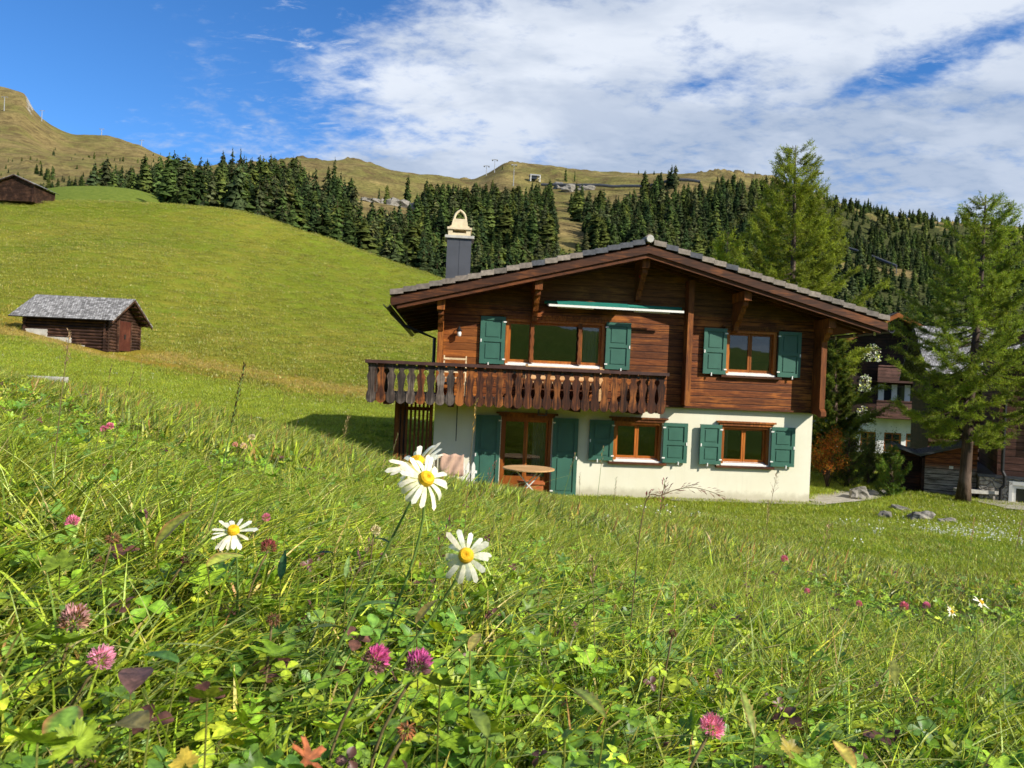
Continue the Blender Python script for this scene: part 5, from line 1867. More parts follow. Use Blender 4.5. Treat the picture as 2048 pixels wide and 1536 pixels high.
b = MB(); b.prism([(.1, 4.45), (5, 6.0), (5, 6.2), (.1, 4.65)], -.5, 5); b.build('roof', M['dark_wood'], BH)
rows = [((BHx, 18.9 - .3 * i), (BHx + .2, 21.6)) for i, BHx in enumerate([12.6, 13.2, 13.8, 14.4, 15.0])]
drape('paved_terrace', rows, .06, M['paving'])

# shed
(l_, _) = place(1847, 1000, 22.2)
SH = empty('shed', l_, R(-24), 'low wooden shed with a dark ribbed metal roof and weathered grey gable', 'shed')
b = MB(); b.prism([(0, -.3), (1.32, -.3), (1.32, 1.75), (.0, 1.30)], 0, .08); b.build('gable_wall', M['weathered'], SH)
b = MB(); b.prism([(-.6, -.3), (-.004, -.3), (-.004, 1.28), (-.6, 1.42)], .6, .7); b.box(-.08, -.004, 0, .6, -.3, 1.25); b.box(-.6, 1.3, 1.8, 1.9, -.3, 1.4); b.build('side_wall', M['dark_wood'], SH)
b = MB()
Mr = Matrix.Translation((-.15, -.25, 1.30)) @ Matrix.Rotation(R(-18), 4, 'Y')
b.box(0, 1.75, 0, 2.2, 0, .045, Mr)
for k in range(9): b.box(.0, 1.75, .02 + k * .235, .06 + k * .235, .045, .075, Mr)
Ml = Matrix.Translation((-.15, -.25, 1.30)) @ Matrix.Rotation(R(-162), 4, 'Y')
b.box(0, .75, .0, 2.2, -.045, 0, Ml)
for k in range(9): b.box(0, .75, .02 + k * .235, .06 + k * .235, -.075, -.045, Ml)
b.build('metal_roof', M['slate_metal'], SH)
b = MB(); b.box(.62, .72, -.05, -.002, .98, 1.06); b.build('hook', M['white'], SH)
BE = empty('stone_bench', (l_[0] + .95, l_[1] - 1.0, g1(l_[0] + .95, l_[1] - 1.0)), R(-3), 'stone slab bench beside the larch trunk in front of the shed', 'bench')
b = MB(); b.box(-.55, .65, -.2, .2, .22, .31); b.build('seat', M['concrete'], BE)
for x0 in (-.45, .35): b = MB(); b.box(x0, x0 + .2, -.16, .16, -.1, .219); b.build('leg', M['rock'], BE)

# a longer low link building left of the shed (white plinth under the balcony)
(l_, _) = place(1700, 1000, 36)
WB = empty('white_annex', l_, R(-6), 'white low wall and annex under the tall chalet, half hidden by small pines', 'annex')
b = MB(); b.box(.0, 3.6, 0, .4, -.5, 1.35); b.build('annex_wall', M['whitewash'], WB)
b = MB(); b.box(-.1, 3.7, -.08, .45, 1.352, 1.45); b.build('coping', M['concrete'], WB)

# ------------------------------------------------------------------ lift pylons, station and pipe on the mountain


def mground(px, py, Y):
    X, Z = ray(px, py); x = X * Y
    return x, Y, float(mz(x, Y)[0])


def pylon(px, Y, h, label, w_=6):
    x, y, z = mground(px, 340, Y)
    o = empty('lift_pylon', (x, y, z - 1), 0, label, 'pylon', 'chairlift pylons along the ridge')
    k = Y / 700
    b = MB(); b.tube([(0, 0, 0), (0, 0, h + 1)], [.40 * k, .22 * k], 6); b.build('mast', M['galv'], o)
    b = MB(); b.box(-w_ / 2, w_ / 2, -.3, .3, h + .8, h + 1.3); b.box(-w_ / 2 - .2, -w_ / 2 + .9, -1.5, 1.5, h + .2, h + .8); b.box(w_ / 2 - .9, w_ / 2 + .2, -1.5, 1.5, h + .2, h + .8)
    b.build('cross_arm', M['galv'], o)
    return x, y, z


pylon(973, 690, 9, 'left one of two T shaped steel pylons on the ridge right of the chimney', 5)
pylon(989, 690, 12, 'taller right one of two T shaped steel pylons on the ridge', 5)
pylon(1028, 600, 17, 'thin pylon on the slope just right of the pair on the ridge', 4)
pylon(200, 1480, 17, 'grey pylon standing on the skyline of the far left mountain', 8)
pylon(281, 1480, 15, 'grey pylon at the right end of the far left mountain skyline', 8)
pylon(79, 1350, 19, 'pylon under the peak of the far left mountain', 8)
pylon(3, 1250, 24, 'big lift pylon cut by the left edge of the picture', 9)
x, y, z = mground(1073, 352, 640)
ST = empty('lift_station', (x, y, z - .5), R(10), 'small white framed lift station on the ridge with a green flat roof', 'station')
b = MB(); b.box(-6, 3, -3, 3, 5.2, 6.2); b.build('roof', M['galv'], ST)
b = MB()
for q in (-5.6, 2.4): b.box(q, q + .5, -3, -2.5, 0, 5.2); b.box(q, q + .5, 2.5, 3, 0, 5.2)
b.box(2.2, 3, -3, 3, 2.6, 3.4); b.build('frame', M['white'], ST)
b = MB(); b.box(-5, 0, -2, 2, 2.4, 5.1); b.build('cabin', M['darkglass'], ST)
# conveyor gallery crossing the ridge
pts = []
for k in range(26):
    px = 1082 + (1400 - 1082) * k / 25; x, y, z = mground(px, 370, 610 - 1.2 * k)
    pts.append((x, y, z + 3.5))
b = MB(); b.tube(pts, 1.1, 6)
CV = tag(b.build('conveyor_tube', M['slate_metal']), 'long grey conveyor tube running along the ridge to the right of the lift station', 'conveyor')
b = MB(); x0, y0, z0 = mground(1672, 490, 360); x1, y1, z1 = mground(1792, 530, 300)
p0 = P(1672, 488, 440); p1 = P(1793, 532, 390); p2 = P(1730, 507, 415)
b.tube([p0, p2, p1], .75, 8)
for q in (p0, p2, p1): b.tube([q, (q.x, q.y, float(mz(q.x, q.y)[0]) - 1)], .25, 5)
tag(b.build('pipeline', M['slate_metal']), 'dark grey pipeline descending the wooded slope right of the tall larch', 'pipeline')
# rock outcrops
for i, (px, py, Y, s_, lb) in enumerate(((800, 385, 470, (15, 10, 9), 'large pale rock outcrop below the lone tree on the ridge'), (835, 396, 455, (11, 8, 6), 'lower pale rock right of the large outcrop'),
                                     (770, 382, 490, (9, 7, 6), 'left pale rock of the ridge outcrop'), (1140, 352, 600, (14, 8, 8), 'rocky knob on the ridge under two small trees'),
                                     (1120, 350, 610, (9, 7, 8), 'left half of the rocky knob under two small trees'), (1172, 355, 600, (12, 6, 5), 'low rocks trailing right of the rocky knob'), (742, 402, 430, (10, 6, 3), 'flat rocks beside the track below the outcrop'))):
    x, y, z = mground(px, py, Y)
    s_ = tuple(q * .62 for q in s_); rock('rock_outcrop', (x, y, z), s_, 20 + i, lb)

# ------------------------------------------------------------------ trees


def far_conifer(seed, layers=13, r=.19, slim=1.0, col=(.030, .060, .018), pw=.78):
    """unit height conifer with rings of drooping boughs"""
    r_ = np.random.RandomState(seed)
    Vs = []; Qs = []; Cs = []; b = 0
    def add(v, q, c):
        nonlocal b
        Vs.append(v); Qs.append(np.asarray(q) + b); Cs.append(c); b += len(v)
    # trunk
    a = np.linspace(0, 2 * math.pi, 6)[:-1]
    v = np.concatenate([np.stack([.012 * np.cos(a), .012 * np.sin(a), 0 * a], 1), np.stack([.002 * np.cos(a), .002 * np.sin(a), 0 * a + .97], 1)])
    add(v, [(i, (i + 1) % 5, 5 + (i + 1) % 5, 5 + i) for i in range(5)], np.repeat([[.08, .055, .04]], 10, 0))
    for L in range(layers):
        f = L / (layers - 1)
        z0 = .08 + .88 * f ** .92
        rad = r * slim * (1 - f) ** pw * (.85 + .3 * r_.rand()) + .012
        nb = int(10 - 4 * f)
        for k in range(nb):
            an = r_.rand() * 6.283
            rr = rad * (.5 + .8 * r_.rand())
            dz = -rr * (.35 + .45 * r_.rand())
            w_ = rr * (.28 + .2 * r_.rand())
            dx_, dy_ = math.cos(an), math.sin(an)
            c = np.array(col) * (.45 + .85 * r_.rand())
            if r_.rand() < .07: c = c * np.array([1.35, 1.2, .9])
            th = .050 * (1 - f) + .014
            zz = z0 + r_.randn() * .012
            # bough: a bent kite with two drooping sides
            p0 = np.array([0, 0, zz + th * .8]); tip = np.array([dx_ * rr, dy_ * rr, zz + dz * .8])
            m_ = np.array([dx_ * rr * .55, dy_ * rr * .55, zz + dz * .25 + .004])
            s1 = np.array([dx_ * rr * .5 - dy_ * w_, dy_ * rr * .5 + dx_ * w_, zz + dz * .6 - th * .6])
            s2 = np.array([dx_ * rr * .5 + dy_ * w_, dy_ * rr * .5 - dx_ * w_, zz + dz * .6 - th * .6])
            add(np.array([p0, s1, m_, s2, tip]), [(0, 1, 4, 2), (0, 2, 4, 3)], np.repeat(c[None], 5, 0))
            # hanging fringe
            for q in range(2):
                t_ = .4 + .5 * r_.rand(); h_ = th * (1.0 + r_.rand())
                e = np.array([dx_ * rr * t_, dy_ * rr * t_, zz + dz * .45 * t_])
                s = np.array([-dy_, dx_, 0]) * w_ * .8 * (r_.rand() - .2) * 1.5
                add(np.array([e - s, e + s, e + s * .4 + [0, 0, -h_], e - s * .4 + [0, 0, -h_ * .8]]), [(0, 1, 2, 3)], np.repeat((c * .8)[None], 4, 0))
    v, q, c = np.concatenate(Vs), np.concatenate(Qs), np.concatenate(Cs)
    return np_mesh('conifer_%02d' % seed, v, q, c, M['farneedle'])


FARK = [far_conifer(i, 14 + (i % 3) * 3, .15 + .03 * (i % 4), 1.0, [(.040, .072, .022), (.055, .090, .026), (.075, .115, .034), (.048, .072, .032), (.100, .135, .038), (.034, .062, .024), (.085, .105, .05)][i % 7], [.78, .6, .5, .9, .42, .7, .5][i % 7]) for i in range(14)]

r_ = np.random.RandomState(99)
N = 26000
yq = np.exp(r_.uniform(math.log(152), math.log(900), N)); Xq = r_.uniform(-.66, .80, N)
xq = Xq * yq; zq = mz(xq, yq)
k, px, py = forest_mask(xq, yq, zq)
dens_ = np.clip(.75 + 1.0 * vnoise(xq, yq, .02, 31), .25, 1)
k &= r_.rand(N) < dens_
# only what the hill, the house or a nearer crest does not wholly hide
xq, yq, zq, px, py = xq[k], yq[k], zq[k], px[k], py[k]
# poisson-like thinning on a grid
cell = {}
keep = []
for i in np.argsort(yq):
    s_ = 3.7 if yq[i] < 260 else 4.6
    key = (int(xq[i] // s_), int(yq[i] // s_))
    if key in cell: continue
    cell[key] = 1; keep.append(i)
keep = np.array(keep)
xq, yq, zq, px, py = xq[keep], yq[keep], zq[keep], px[keep], py[keep]
hq = (6.5 + 12.5 * r_.rand(len(xq)) ** 1.6) * np.clip(1.2 - (px - 700) / 3500, .75, 1.1) * np.where(px < 440, .70, 1.0) * np.where(px > 1640, .78, 1)
hq *= np.where((yq < 300) & (px > 480) & (px < 1200), .75, 1)
# what the first hill crest hides
crest = np.interp(px, [-200, 0, 130, 310, 450, 600, 700, 800, 880, 1000, 1400, 2048], [402, 402, 402, 407, 421, 465, 497, 530, 560, 600, 700, 760])
top = py - hq / yq * F
vis = top < crest + 4
xq, yq, zq, hq, px, py, top = (a[vis] for a in (xq, yq, zq, hq, px, py, top))
print('forest trees', len(xq))
inframe = (px > -10) & (px < 2058) & ~((px > 800) & (px < 1750) & (top > np.interp(px, [800, 1300, 1750], [580, 475, 630])))
size = hq / yq * np.where(inframe, 1, 0)
order = np.argsort(-size)
NT_ = 250
first = order[:NT_]
rest = order[NT_:]
LAB = ['dark spruce among the massed conifers of the mountain forest']
for j, i in enumerate(first):
    me = FARK[r_.randint(14)]
    o = link('conifer', me, None, (xq[i], yq[i], zq[i] - .3))
    w_ = r_.uniform(.75, 1.5)
    o.scale = (hq[i] * w_, hq[i] * w_, hq[i]); o.rotation_euler = (r_.randn() * .03, r_.randn() * .03, r_.rand() * 6.28)
    far = 'farther back' if yq[i] > (215 if px[i] < 700 else 330) else 'in the front row'
    zone = next(z_ for lim, z_ in ((260, 'at the left end of the wooded crest above the green hill'), (340, 'on the wooded crest right of its left end'),
                (420, 'on the wooded crest left of the raised clump'), (520, 'below the raised clump on the wooded crest'), (600, 'right of the raised clump, above the green hill'),
                (700, 'below the tall lone spruce of the ridge'), (790, 'between the ridge clearing and the green hill'), (900, 'left of the chimney on the middle slope'),
                (1000, 'right of the chimney on the middle slope'), (1130, 'just left of the lift clearing'), (1290, 'between the lift clearing and the roof ridge'),
                (1520, 'behind the roof ridge left of the tall larch'), (1700, 'beside the tall larch on the right slope'), (1850, 'on the slope between the two larches'), (9999, 'behind the right larch'))
                if px[i] < lim)
    tone = 'tall ' if hq[i] > 14.5 else ('small ' if hq[i] < 10.5 else '')
    grp = ('conifers ' + zone, tone + 'conifer ' + zone + ', ' + far)
    tag(o, grp[1], 'conifer', grp[0])
scatter('forest', np.stack([xq[rest], yq[rest], zq[rest] - .3], 1), np.stack([0 * xq[rest], 0 * xq[rest], r_.rand(len(rest)) * 6.28], 1),
        np.stack([hq[rest], hq[rest], hq[rest]], 1) * np.array([1.1, 1.1, 1]), r_.randint(0, 14, len(rest)), FARK, 'far dense conifer forest covering the mountain slope', 'forest')

# single trees one can tell apart
SOLO = [(462, 378, 270, 17.5, 'tallest spruce at the left end of the raised clump on the wooded crest'),
        (486, 378, 268, 15, 'spruce second from the left in the raised clump on the crest'), (518, 378, 272, 16, 'spruce in the middle of the raised clump on the crest'),
        (530, 380, 265, 14, 'shorter spruce right of the middle of the raised clump'), (554, 372, 280, 15, 'spruce left in the pair at the right end of the clump'),
        (568, 370, 282, 15, 'spruce right in the pair at the right end of the clump'), (448, 380, 276, 13, 'short spruce at the left foot of the raised clump'),
        (668, 372, 400, 18.5, 'tall dark spruce standing clear on the grassy ridge'), (656, 372, 402, 13, 'left companion of the tall spruce on the grassy ridge'),
        (681, 374, 398, 12, 'right companion of the tall spruce on the grassy ridge'),
        (816, 366, 500, 16, 'lone slender spruce rising from the pale rocks'), (774, 388, 470, 9, 'small spruce left of the pale rocks'),
        (758, 392, 465, 6, 'tiny spruce at the foot of the pale rocks'), (1132, 347, 640, 7.5, 'larger of two small trees on the rocky knob'),
        (1150, 342, 645, 4, 'tiny round tree on the rocky knob'), (1005, 340, 690, 4.5, 'tiny tree on the ridge right of the pylon pair'),
        (935, 404, 420, 15, 'tall spruce left of a dense pair on the middle ridge'), (955, 404, 425, 13, 'spruce just right of the tall one on the middle ridge'),
        (1688, 440, 420, 14, 'pointed spruce above the skyline of the right forest'), (1870, 462, 430, 12, 'rounded pine above the right forest skyline'),
        (1277, 348, 690, 4, 'tiny tree on the ridge right of the conveyor'), (1308, 350, 690, 4.5, 'small tree on the ridge before the dark forest')]
for px_, py_, Y, h_, lb in SOLO:
    x, y, z = mground(px_, py_, Y)
    # stand the tree so that its foot is on the slope
    o = link('conifer', FARK[r_.randint(14)], None, (x, y, z - .3))
    tz = P(px_, py_, Y).z - z
    hh = h_ + max(-2, min(5, tz))
    o.scale = (h_ * 1.15, h_ * 1.15, hh + .3); o.rotation_euler = (0, 0, r_.rand() * 6.28)
    tag(o, lb, 'conifer')
# dwarf trees on the left mountain
pts = []
for i in range(700):
    Xd = ray(r_.uniform(-20, 640), 350)[0]; Y = r_.uniform(500, 1450)
    x = Xd * Y; z = float(mz(x, Y)[0]); a, b_ = upj(x, Y, z)
    if b_ > 300 + r_.rand() ** .5 * 90 - 20 and vnoise(x, Y, .01, 41) > -.12: pts.append((x, Y, z))
pts = np.array(pts); n = len(pts)
scatter('scrub_pines', pts, np.stack([np.zeros(n), np.zeros(n), r_.rand(n) * 6], 1), np.repeat((4 + 7 * r_.rand(n) ** 2)[:, None], 3, 1), r_.randint(0, 14, n), FARK,
        'scattered dwarf pines dotted on the bare mountainside', 'scrub')
# left low wood behind the far barn
for i in range(26):
    px_ = 62 + i * 4.1 + r_.uniform(-2, 2) + (i % 5) * .5; Y = r_.uniform(185, 245)
    x = ray(px_, 380)[0] * Y; z = float(mz(x, Y)[0])
    o = link('conifer', FARK[r_.randint(14)], None, (x, Y, z - .4)); h_ = r_.uniform(2.2, 5.2) * Y / 215
    o.scale = (h_ * 1.2, h_ * 1.2, h_); tag(o, 'small conifer in the loose row between the far barn and the dense forest', 'conifer', 'conifers right of the far barn')


def near_tree(name, h, crown_r, base, prof, seed, col, label, cat, loc, lean=(0, 0), nb=70, clump=26, leafl=.10, up=.15, trunk_r=.14, loose=1.0, branch_r=.02, group=None):
    """larch / pine: trunk, real boughs, needle sprays spread along them"""
    r_ = np.random.RandomState(seed)
    o = empty(name, loc, 0, label, cat, group)
    b = MB()
    tp = []; tr = []
    for i in range(13):
        t_ = i / 12
        tp.append(Vector((lean[0] * t_ + .03 * math.sin(t_ * 9 + seed), lean[1] * t_ + .03 * math.cos(t_ * 7), h * t_ * .99))); tr.append(trunk_r * (1 - t_) ** .85 + .012 + (.35 * trunk_r if i == 0 else 0))
    b.tube(tp, tr, 10)
    trunk = b.build('trunk', M['bark'], o, smooth=True)
    def at_(t_):
        f = t_ * 12; i = min(11, int(f)); return tp[i].lerp(tp[i + 1], f - i)
    bb = MB(); A = []; D = []; SZ = []
    for k in range(nb):
        t_ = base + (1 - base) * ((k + r_.rand()) / nb) ** .95
        if t_ > .985: continue
        fr = (t_ - base) / (1 - base)
        rad = crown_r * np.interp(fr, [p_[0] for p_ in prof], [p_[1] for p_ in prof]) * (.62 + .6 * r_.rand())
        an = k * 2.399 + r_.randn() * .35
        p0 = at_(t_); pts = [p0]; nseg = 5
        rise = up * rad * (1.0 + .8 * r_.randn() * .4) + (fr - .35) * rad * .55
        for s in range(1, nseg + 1):
            q = s / nseg
            pts.append(p0 + Vector((math.cos(an + .15 * math.sin(q * 3 + k)) * rad * q, math.sin(an + .15 * math.sin(q * 3 + k)) * rad * q,
                                    rise * q - .22 * rad * math.sin(q * math.pi * .9) + .12 * rad * q * q)))
        bb.tube(pts, [branch_r * (1 - .8 * s / nseg) * (.5 + rad / crown_r * .6) for s in range(nseg + 1)], 4, False)
        npos = int(max(3, clump * rad / crown_r))
        for c_ in range(npos):
            q = .18 + .84 * r_.rand() ** .75; f = min(q, .999) * nseg; i = int(f)
            c0 = pts[i].lerp(pts[i + 1], f - i)
            dirv = (pts[i + 1] - pts[i]).normalized()
            side = Vector((-dirv.y, dirv.x, 0)) * (r_.rand() - .5) * 2
            tw = (dirv * .8 + side * 1.1 + Vector((0, 0, r_.randn() * .28 - .05))).normalized()
            ln = (.16 + .22 * r_.rand()) * crown_r * .55 * loose * (1.15 - q * .4)
            e_ = c0 + tw * ln
            bb.tube([c0, e_], [branch_r * .22, branch_r * .12], 3, False)
            ns = max(4, int(ln / (leafl * .30)))
            for s in range(ns):
                A.append(c0.lerp(e_, (s + r_.rand()) / ns)); D.append(tw); SZ.append(leafl * (.6 + .7 * r_.rand()))
    bb.build('branches', M['bark'], trunk)
    A = np.array(A); D = np.array(D); SZ = np.array(SZ); n = len(A)
    # three needle slivers per point
    Vs = []; Cs = []
    base_c = np.array(col)
    clumpn = vnoise(A[:, 0] * 1.0 + A[:, 2] * .7, A[:, 1] + A[:, 2] * .5, 2.2, seed) * 1.2
    for rep in range(4):
        rd = r_.randn(n, 3) * .75 + D * .55 + np.array([0, 0, .10]); rd /= np.linalg.norm(rd, axis=1)[:, None]
        sd = np.cross(rd, r_.randn(n, 3)); sd /= np.linalg.norm(sd, axis=1)[:, None] + 1e-6
        ln = SZ[:, None] * (.7 + .6 * r_.rand(n, 1)); wd = ln * .075
        p0 = A; p1 = A + rd * ln * .5 + sd * wd; p2 = A + rd * ln; p3 = A + rd * ln * .5 - sd * wd
        Vs.append(np.stack([p0, p1, p2, p3], 1))
        c = base_c[None] * (1 + clumpn[:, None] * .8 + r_.randn(n, 1) * .15)
        yl = r_.rand(n, 1) < .10
        c = np.where(yl, np.array([[.20, .19, .035]]), c)
        Cs.append(np.repeat(np.clip(c, .01, 1)[:, None], 4, 1))
    V_ = np.concatenate(Vs).reshape(-1, 3); C_ = np.concatenate(Cs).reshape(-1, 3)
    q = np.arange(len(V_)).reshape(-1, 4)
    link('crown', np_mesh(name + '_crown', V_, q, C_, M['needle']), o)
    print(name, 'needles', len(q))
    return o


LP_ = [(0, .55), (.12, .95), (.30, 1.0), (.55, .72), (.75, .45), (.9, .22), (1, .06)]
px_, py_, Y = 1925, 1004, 20.3
x = ray(px_, py_)[0] * Y
near_tree('larch_tree', 8.5, 2.0, .21, [(0, .35), (.1, .78), (.28, 1.0), (.5, .82), (.7, .62), (.86, .36), (1, .05)], 1, (.18, .245, .034), 'large green larch with a bare lower trunk in front of the shed', 'larch',
          (x, Y, g1(x, Y) - .05), (.36, .1), 135, 58, .075, .05, .145)
near_tree('larch_tree', 14.2, 3.7, .08, [(0, .8), (.2, 1.0), (.40, .85), (.58, .62), (.74, .42), (.88, .22), (1, .03)], 2, (.23, .28, .036), 'tall yellow green larch rising behind the chalet roof', 'larch',
          (ray(1580, 700)[0] * 33, 33, -2.6 + H - .4), (-.1, 0), 175, 70, .12, .12, .22)
near_tree('larch_tree', 10.8, 2.6, .12, LP_, 3, (.22, .28, .034), 'smaller larch left of the tall one behind the roof ridge', 'larch',
          (ray(1447, 700)[0] * 36, 36, -.4), (0, 0), 110, 46, .17, .1, .15)
near_tree('pine_tree', 5.7, .76, .05, [(0, .85), (.25, 1.0), (.5, .85), (.75, .6), (.92, .3), (1, .06)], 4, (.085, .140, .028), 'dense green pine just behind the right corner of the chalet', 'pine',
          (ray(1664, 900)[0] * 27, 27, -.4), (0, 0), 120, 60, .11, .25, .12)
near_tree('pine_tree', 6.5, 1.6, .05, [(0, .85), (.25, 1.0), (.5, .85), (.75, .6), (.92, .3), (1, .06)], 14, (.050, .085, .022), 'dark conifer filling the gap between the chalet eave and the larch', 'pine',
          (ray(1872, 900)[0] * 46, 46, -.6), (0, 0), 110, 46, .13, .1, .12)
near_tree('pine_tree', 9.0, 2.0, .05, [(0, .85), (.25, 1.0), (.5, .85), (.75, .6), (.92, .3), (1, .06)], 15, (.045, .080, .022), 'dark tall conifer behind the roofs of the hamlet', 'pine',
          (ray(1800, 900)[0] * 62, 62, 1.0), (0, 0), 110, 46, .22, .1, .12)
near_tree('young_pine', 1.35, .42, .03, [(0, .9), (.3, 1.0), (.6, .62), (.85, .32), (1, .1)], 5, (.085, .150, .030), 'small bushy bright green pine left of the shed', 'pine',
          on_ground(1780, 990, 20.5, -.02), (0, 0), 46, 34, .075, .9, .05, 1.3)
near_tree('young_pine', 1.55, .55, .03, [(0, .9), (.3, 1.0), (.6, .7), (.85, .4), (1, .1)], 6, (.060, .095, .026), 'wider young pine nearer the chalet corner', 'pine',
          on_ground(1693, 980, 22.5, -.02), (0, 0), 46, 30, .08, .8, .05, 1.3)
near_tree('young_pine', 1.2, .4, .03, [(0, .9), (.3, 1.0), (.6, .7), (.85, .4), (1, .1)], 7, (.075, .095, .03), 'thin young pine between the two bushier ones', 'pine',
          on_ground(1735, 975, 23.5, -.02), (0, 0), 30, 20, .08, .9, .035, 1.3)


def shrub(loc, r, h, seed, cols, label, n=5200, cat='shrub', leafs=.05, name='shrub'):
    r_ = np.random.RandomState(seed)
    o = empty(name, loc, 0, label, cat)
    b = MB()
    tips = []
    for k in range(16):
        a = r_.rand() * 6.28; q = r * r_.rand() ** .6; hh = h * (.5 + .5 * r_.rand())
        p = [(0, 0, 0), (q * .3 * math.cos(a), q * .3 * math.sin(a), hh * .5), (q * math.cos(a), q * math.sin(a), hh)]
        b.tube(p, [.014, .009, .004], 5, False); tips.append(p)
    b.build('stems', M['bark'], o)
    ti = r_.randint(0, 16, n); t_ = .35 + .65 * r_.rand(n)
    P0 = np.array([tips[i][1] for i in ti]); P1 = np.array([tips[i][2] for i in ti])
    A = P0 + (P1 - P0) * t_[:, None] + r_.randn(n, 3) * r * .17
    rd = r_.randn(n, 3); rd /= np.linalg.norm(rd, axis=1)[:, None]
    sd = np.cross(rd, r_.randn(n, 3)); sd /= np.linalg.norm(sd, axis=1)[:, None]
    ln = leafs * (.6 + .7 * r_.rand(n, 1))
    V_ = np.stack([A, A + rd * ln * .5 + sd * ln * .28, A + rd * ln, A + rd * ln * .5 - sd * ln * .28], 1).reshape(-1, 3)
    C_ = np.repeat(np.array(cols)[r_.randint(0, len(cols), n)] * (.7 + .6 * r_.rand(n, 1)), 4, 0)
    link('foliage', np_mesh(name, V_, np.arange(len(V_)).reshape(-1, 4), C_, M['needle']), o)


shrub(on_ground(1655, 965, 21.5), .52, 1.75, 1, [(.30, .10, .02), (.40, .14, .025), (.24, .07, .02), (.15, .16, .03), (.34, .20, .03)], 'orange leaved shrub glowing beside the right corner of the chalet', 4200)
shrub(on_ground(1655, 975, 24.5), .8, .9, 2, [(.08, .14, .03), (.11, .17, .03), (.16, .17, .03)], 'low green bush behind the orange shrub', 3600)
shrub(on_ground(1745, 965, 27.5), .9, 1.7, 3, [(.07, .12, .03), (.10, .14, .03), (.14, .14, .03)], 'loose green bush before the white annex wall', 3200)
shrub(on_ground(1100, 700, 33, 0), 1.8, 2.2, 5, [(.07, .12, .03), (.10, .14, .03)], 'green bushes behind the chalet', 2600)

# ------------------------------------------------------------------ flowers of the near meadow, each its own plant


def frame_dir(d, up=(0, 0, 1)):
    return Vector(d).normalized().to_track_quat('Z', 'Y').to_matrix().to_4x4()


def curve_pts(p0, p1, bow, n=9):
    p0 = Vector(p0); p1 = Vector(p1)
    out = []
    for i in range(n):
        t_ = i / (n - 1); p = p0.lerp(p1, t_) + Vector(bow) * math.sin(math.pi * t_)
        out.append(p)
    return out


M['disc'] = plain('daisy_disc', (.72, .42, .015), .7, .2, 0, .2, 300)
M['stem'] = plain('stem_green', (.12, .19, .04), .6, .2, 0, .25, 40)
M['stem_red'] = plain('stem_brown', (.16, .12, .05), .6, .2, 0, .25, 40)


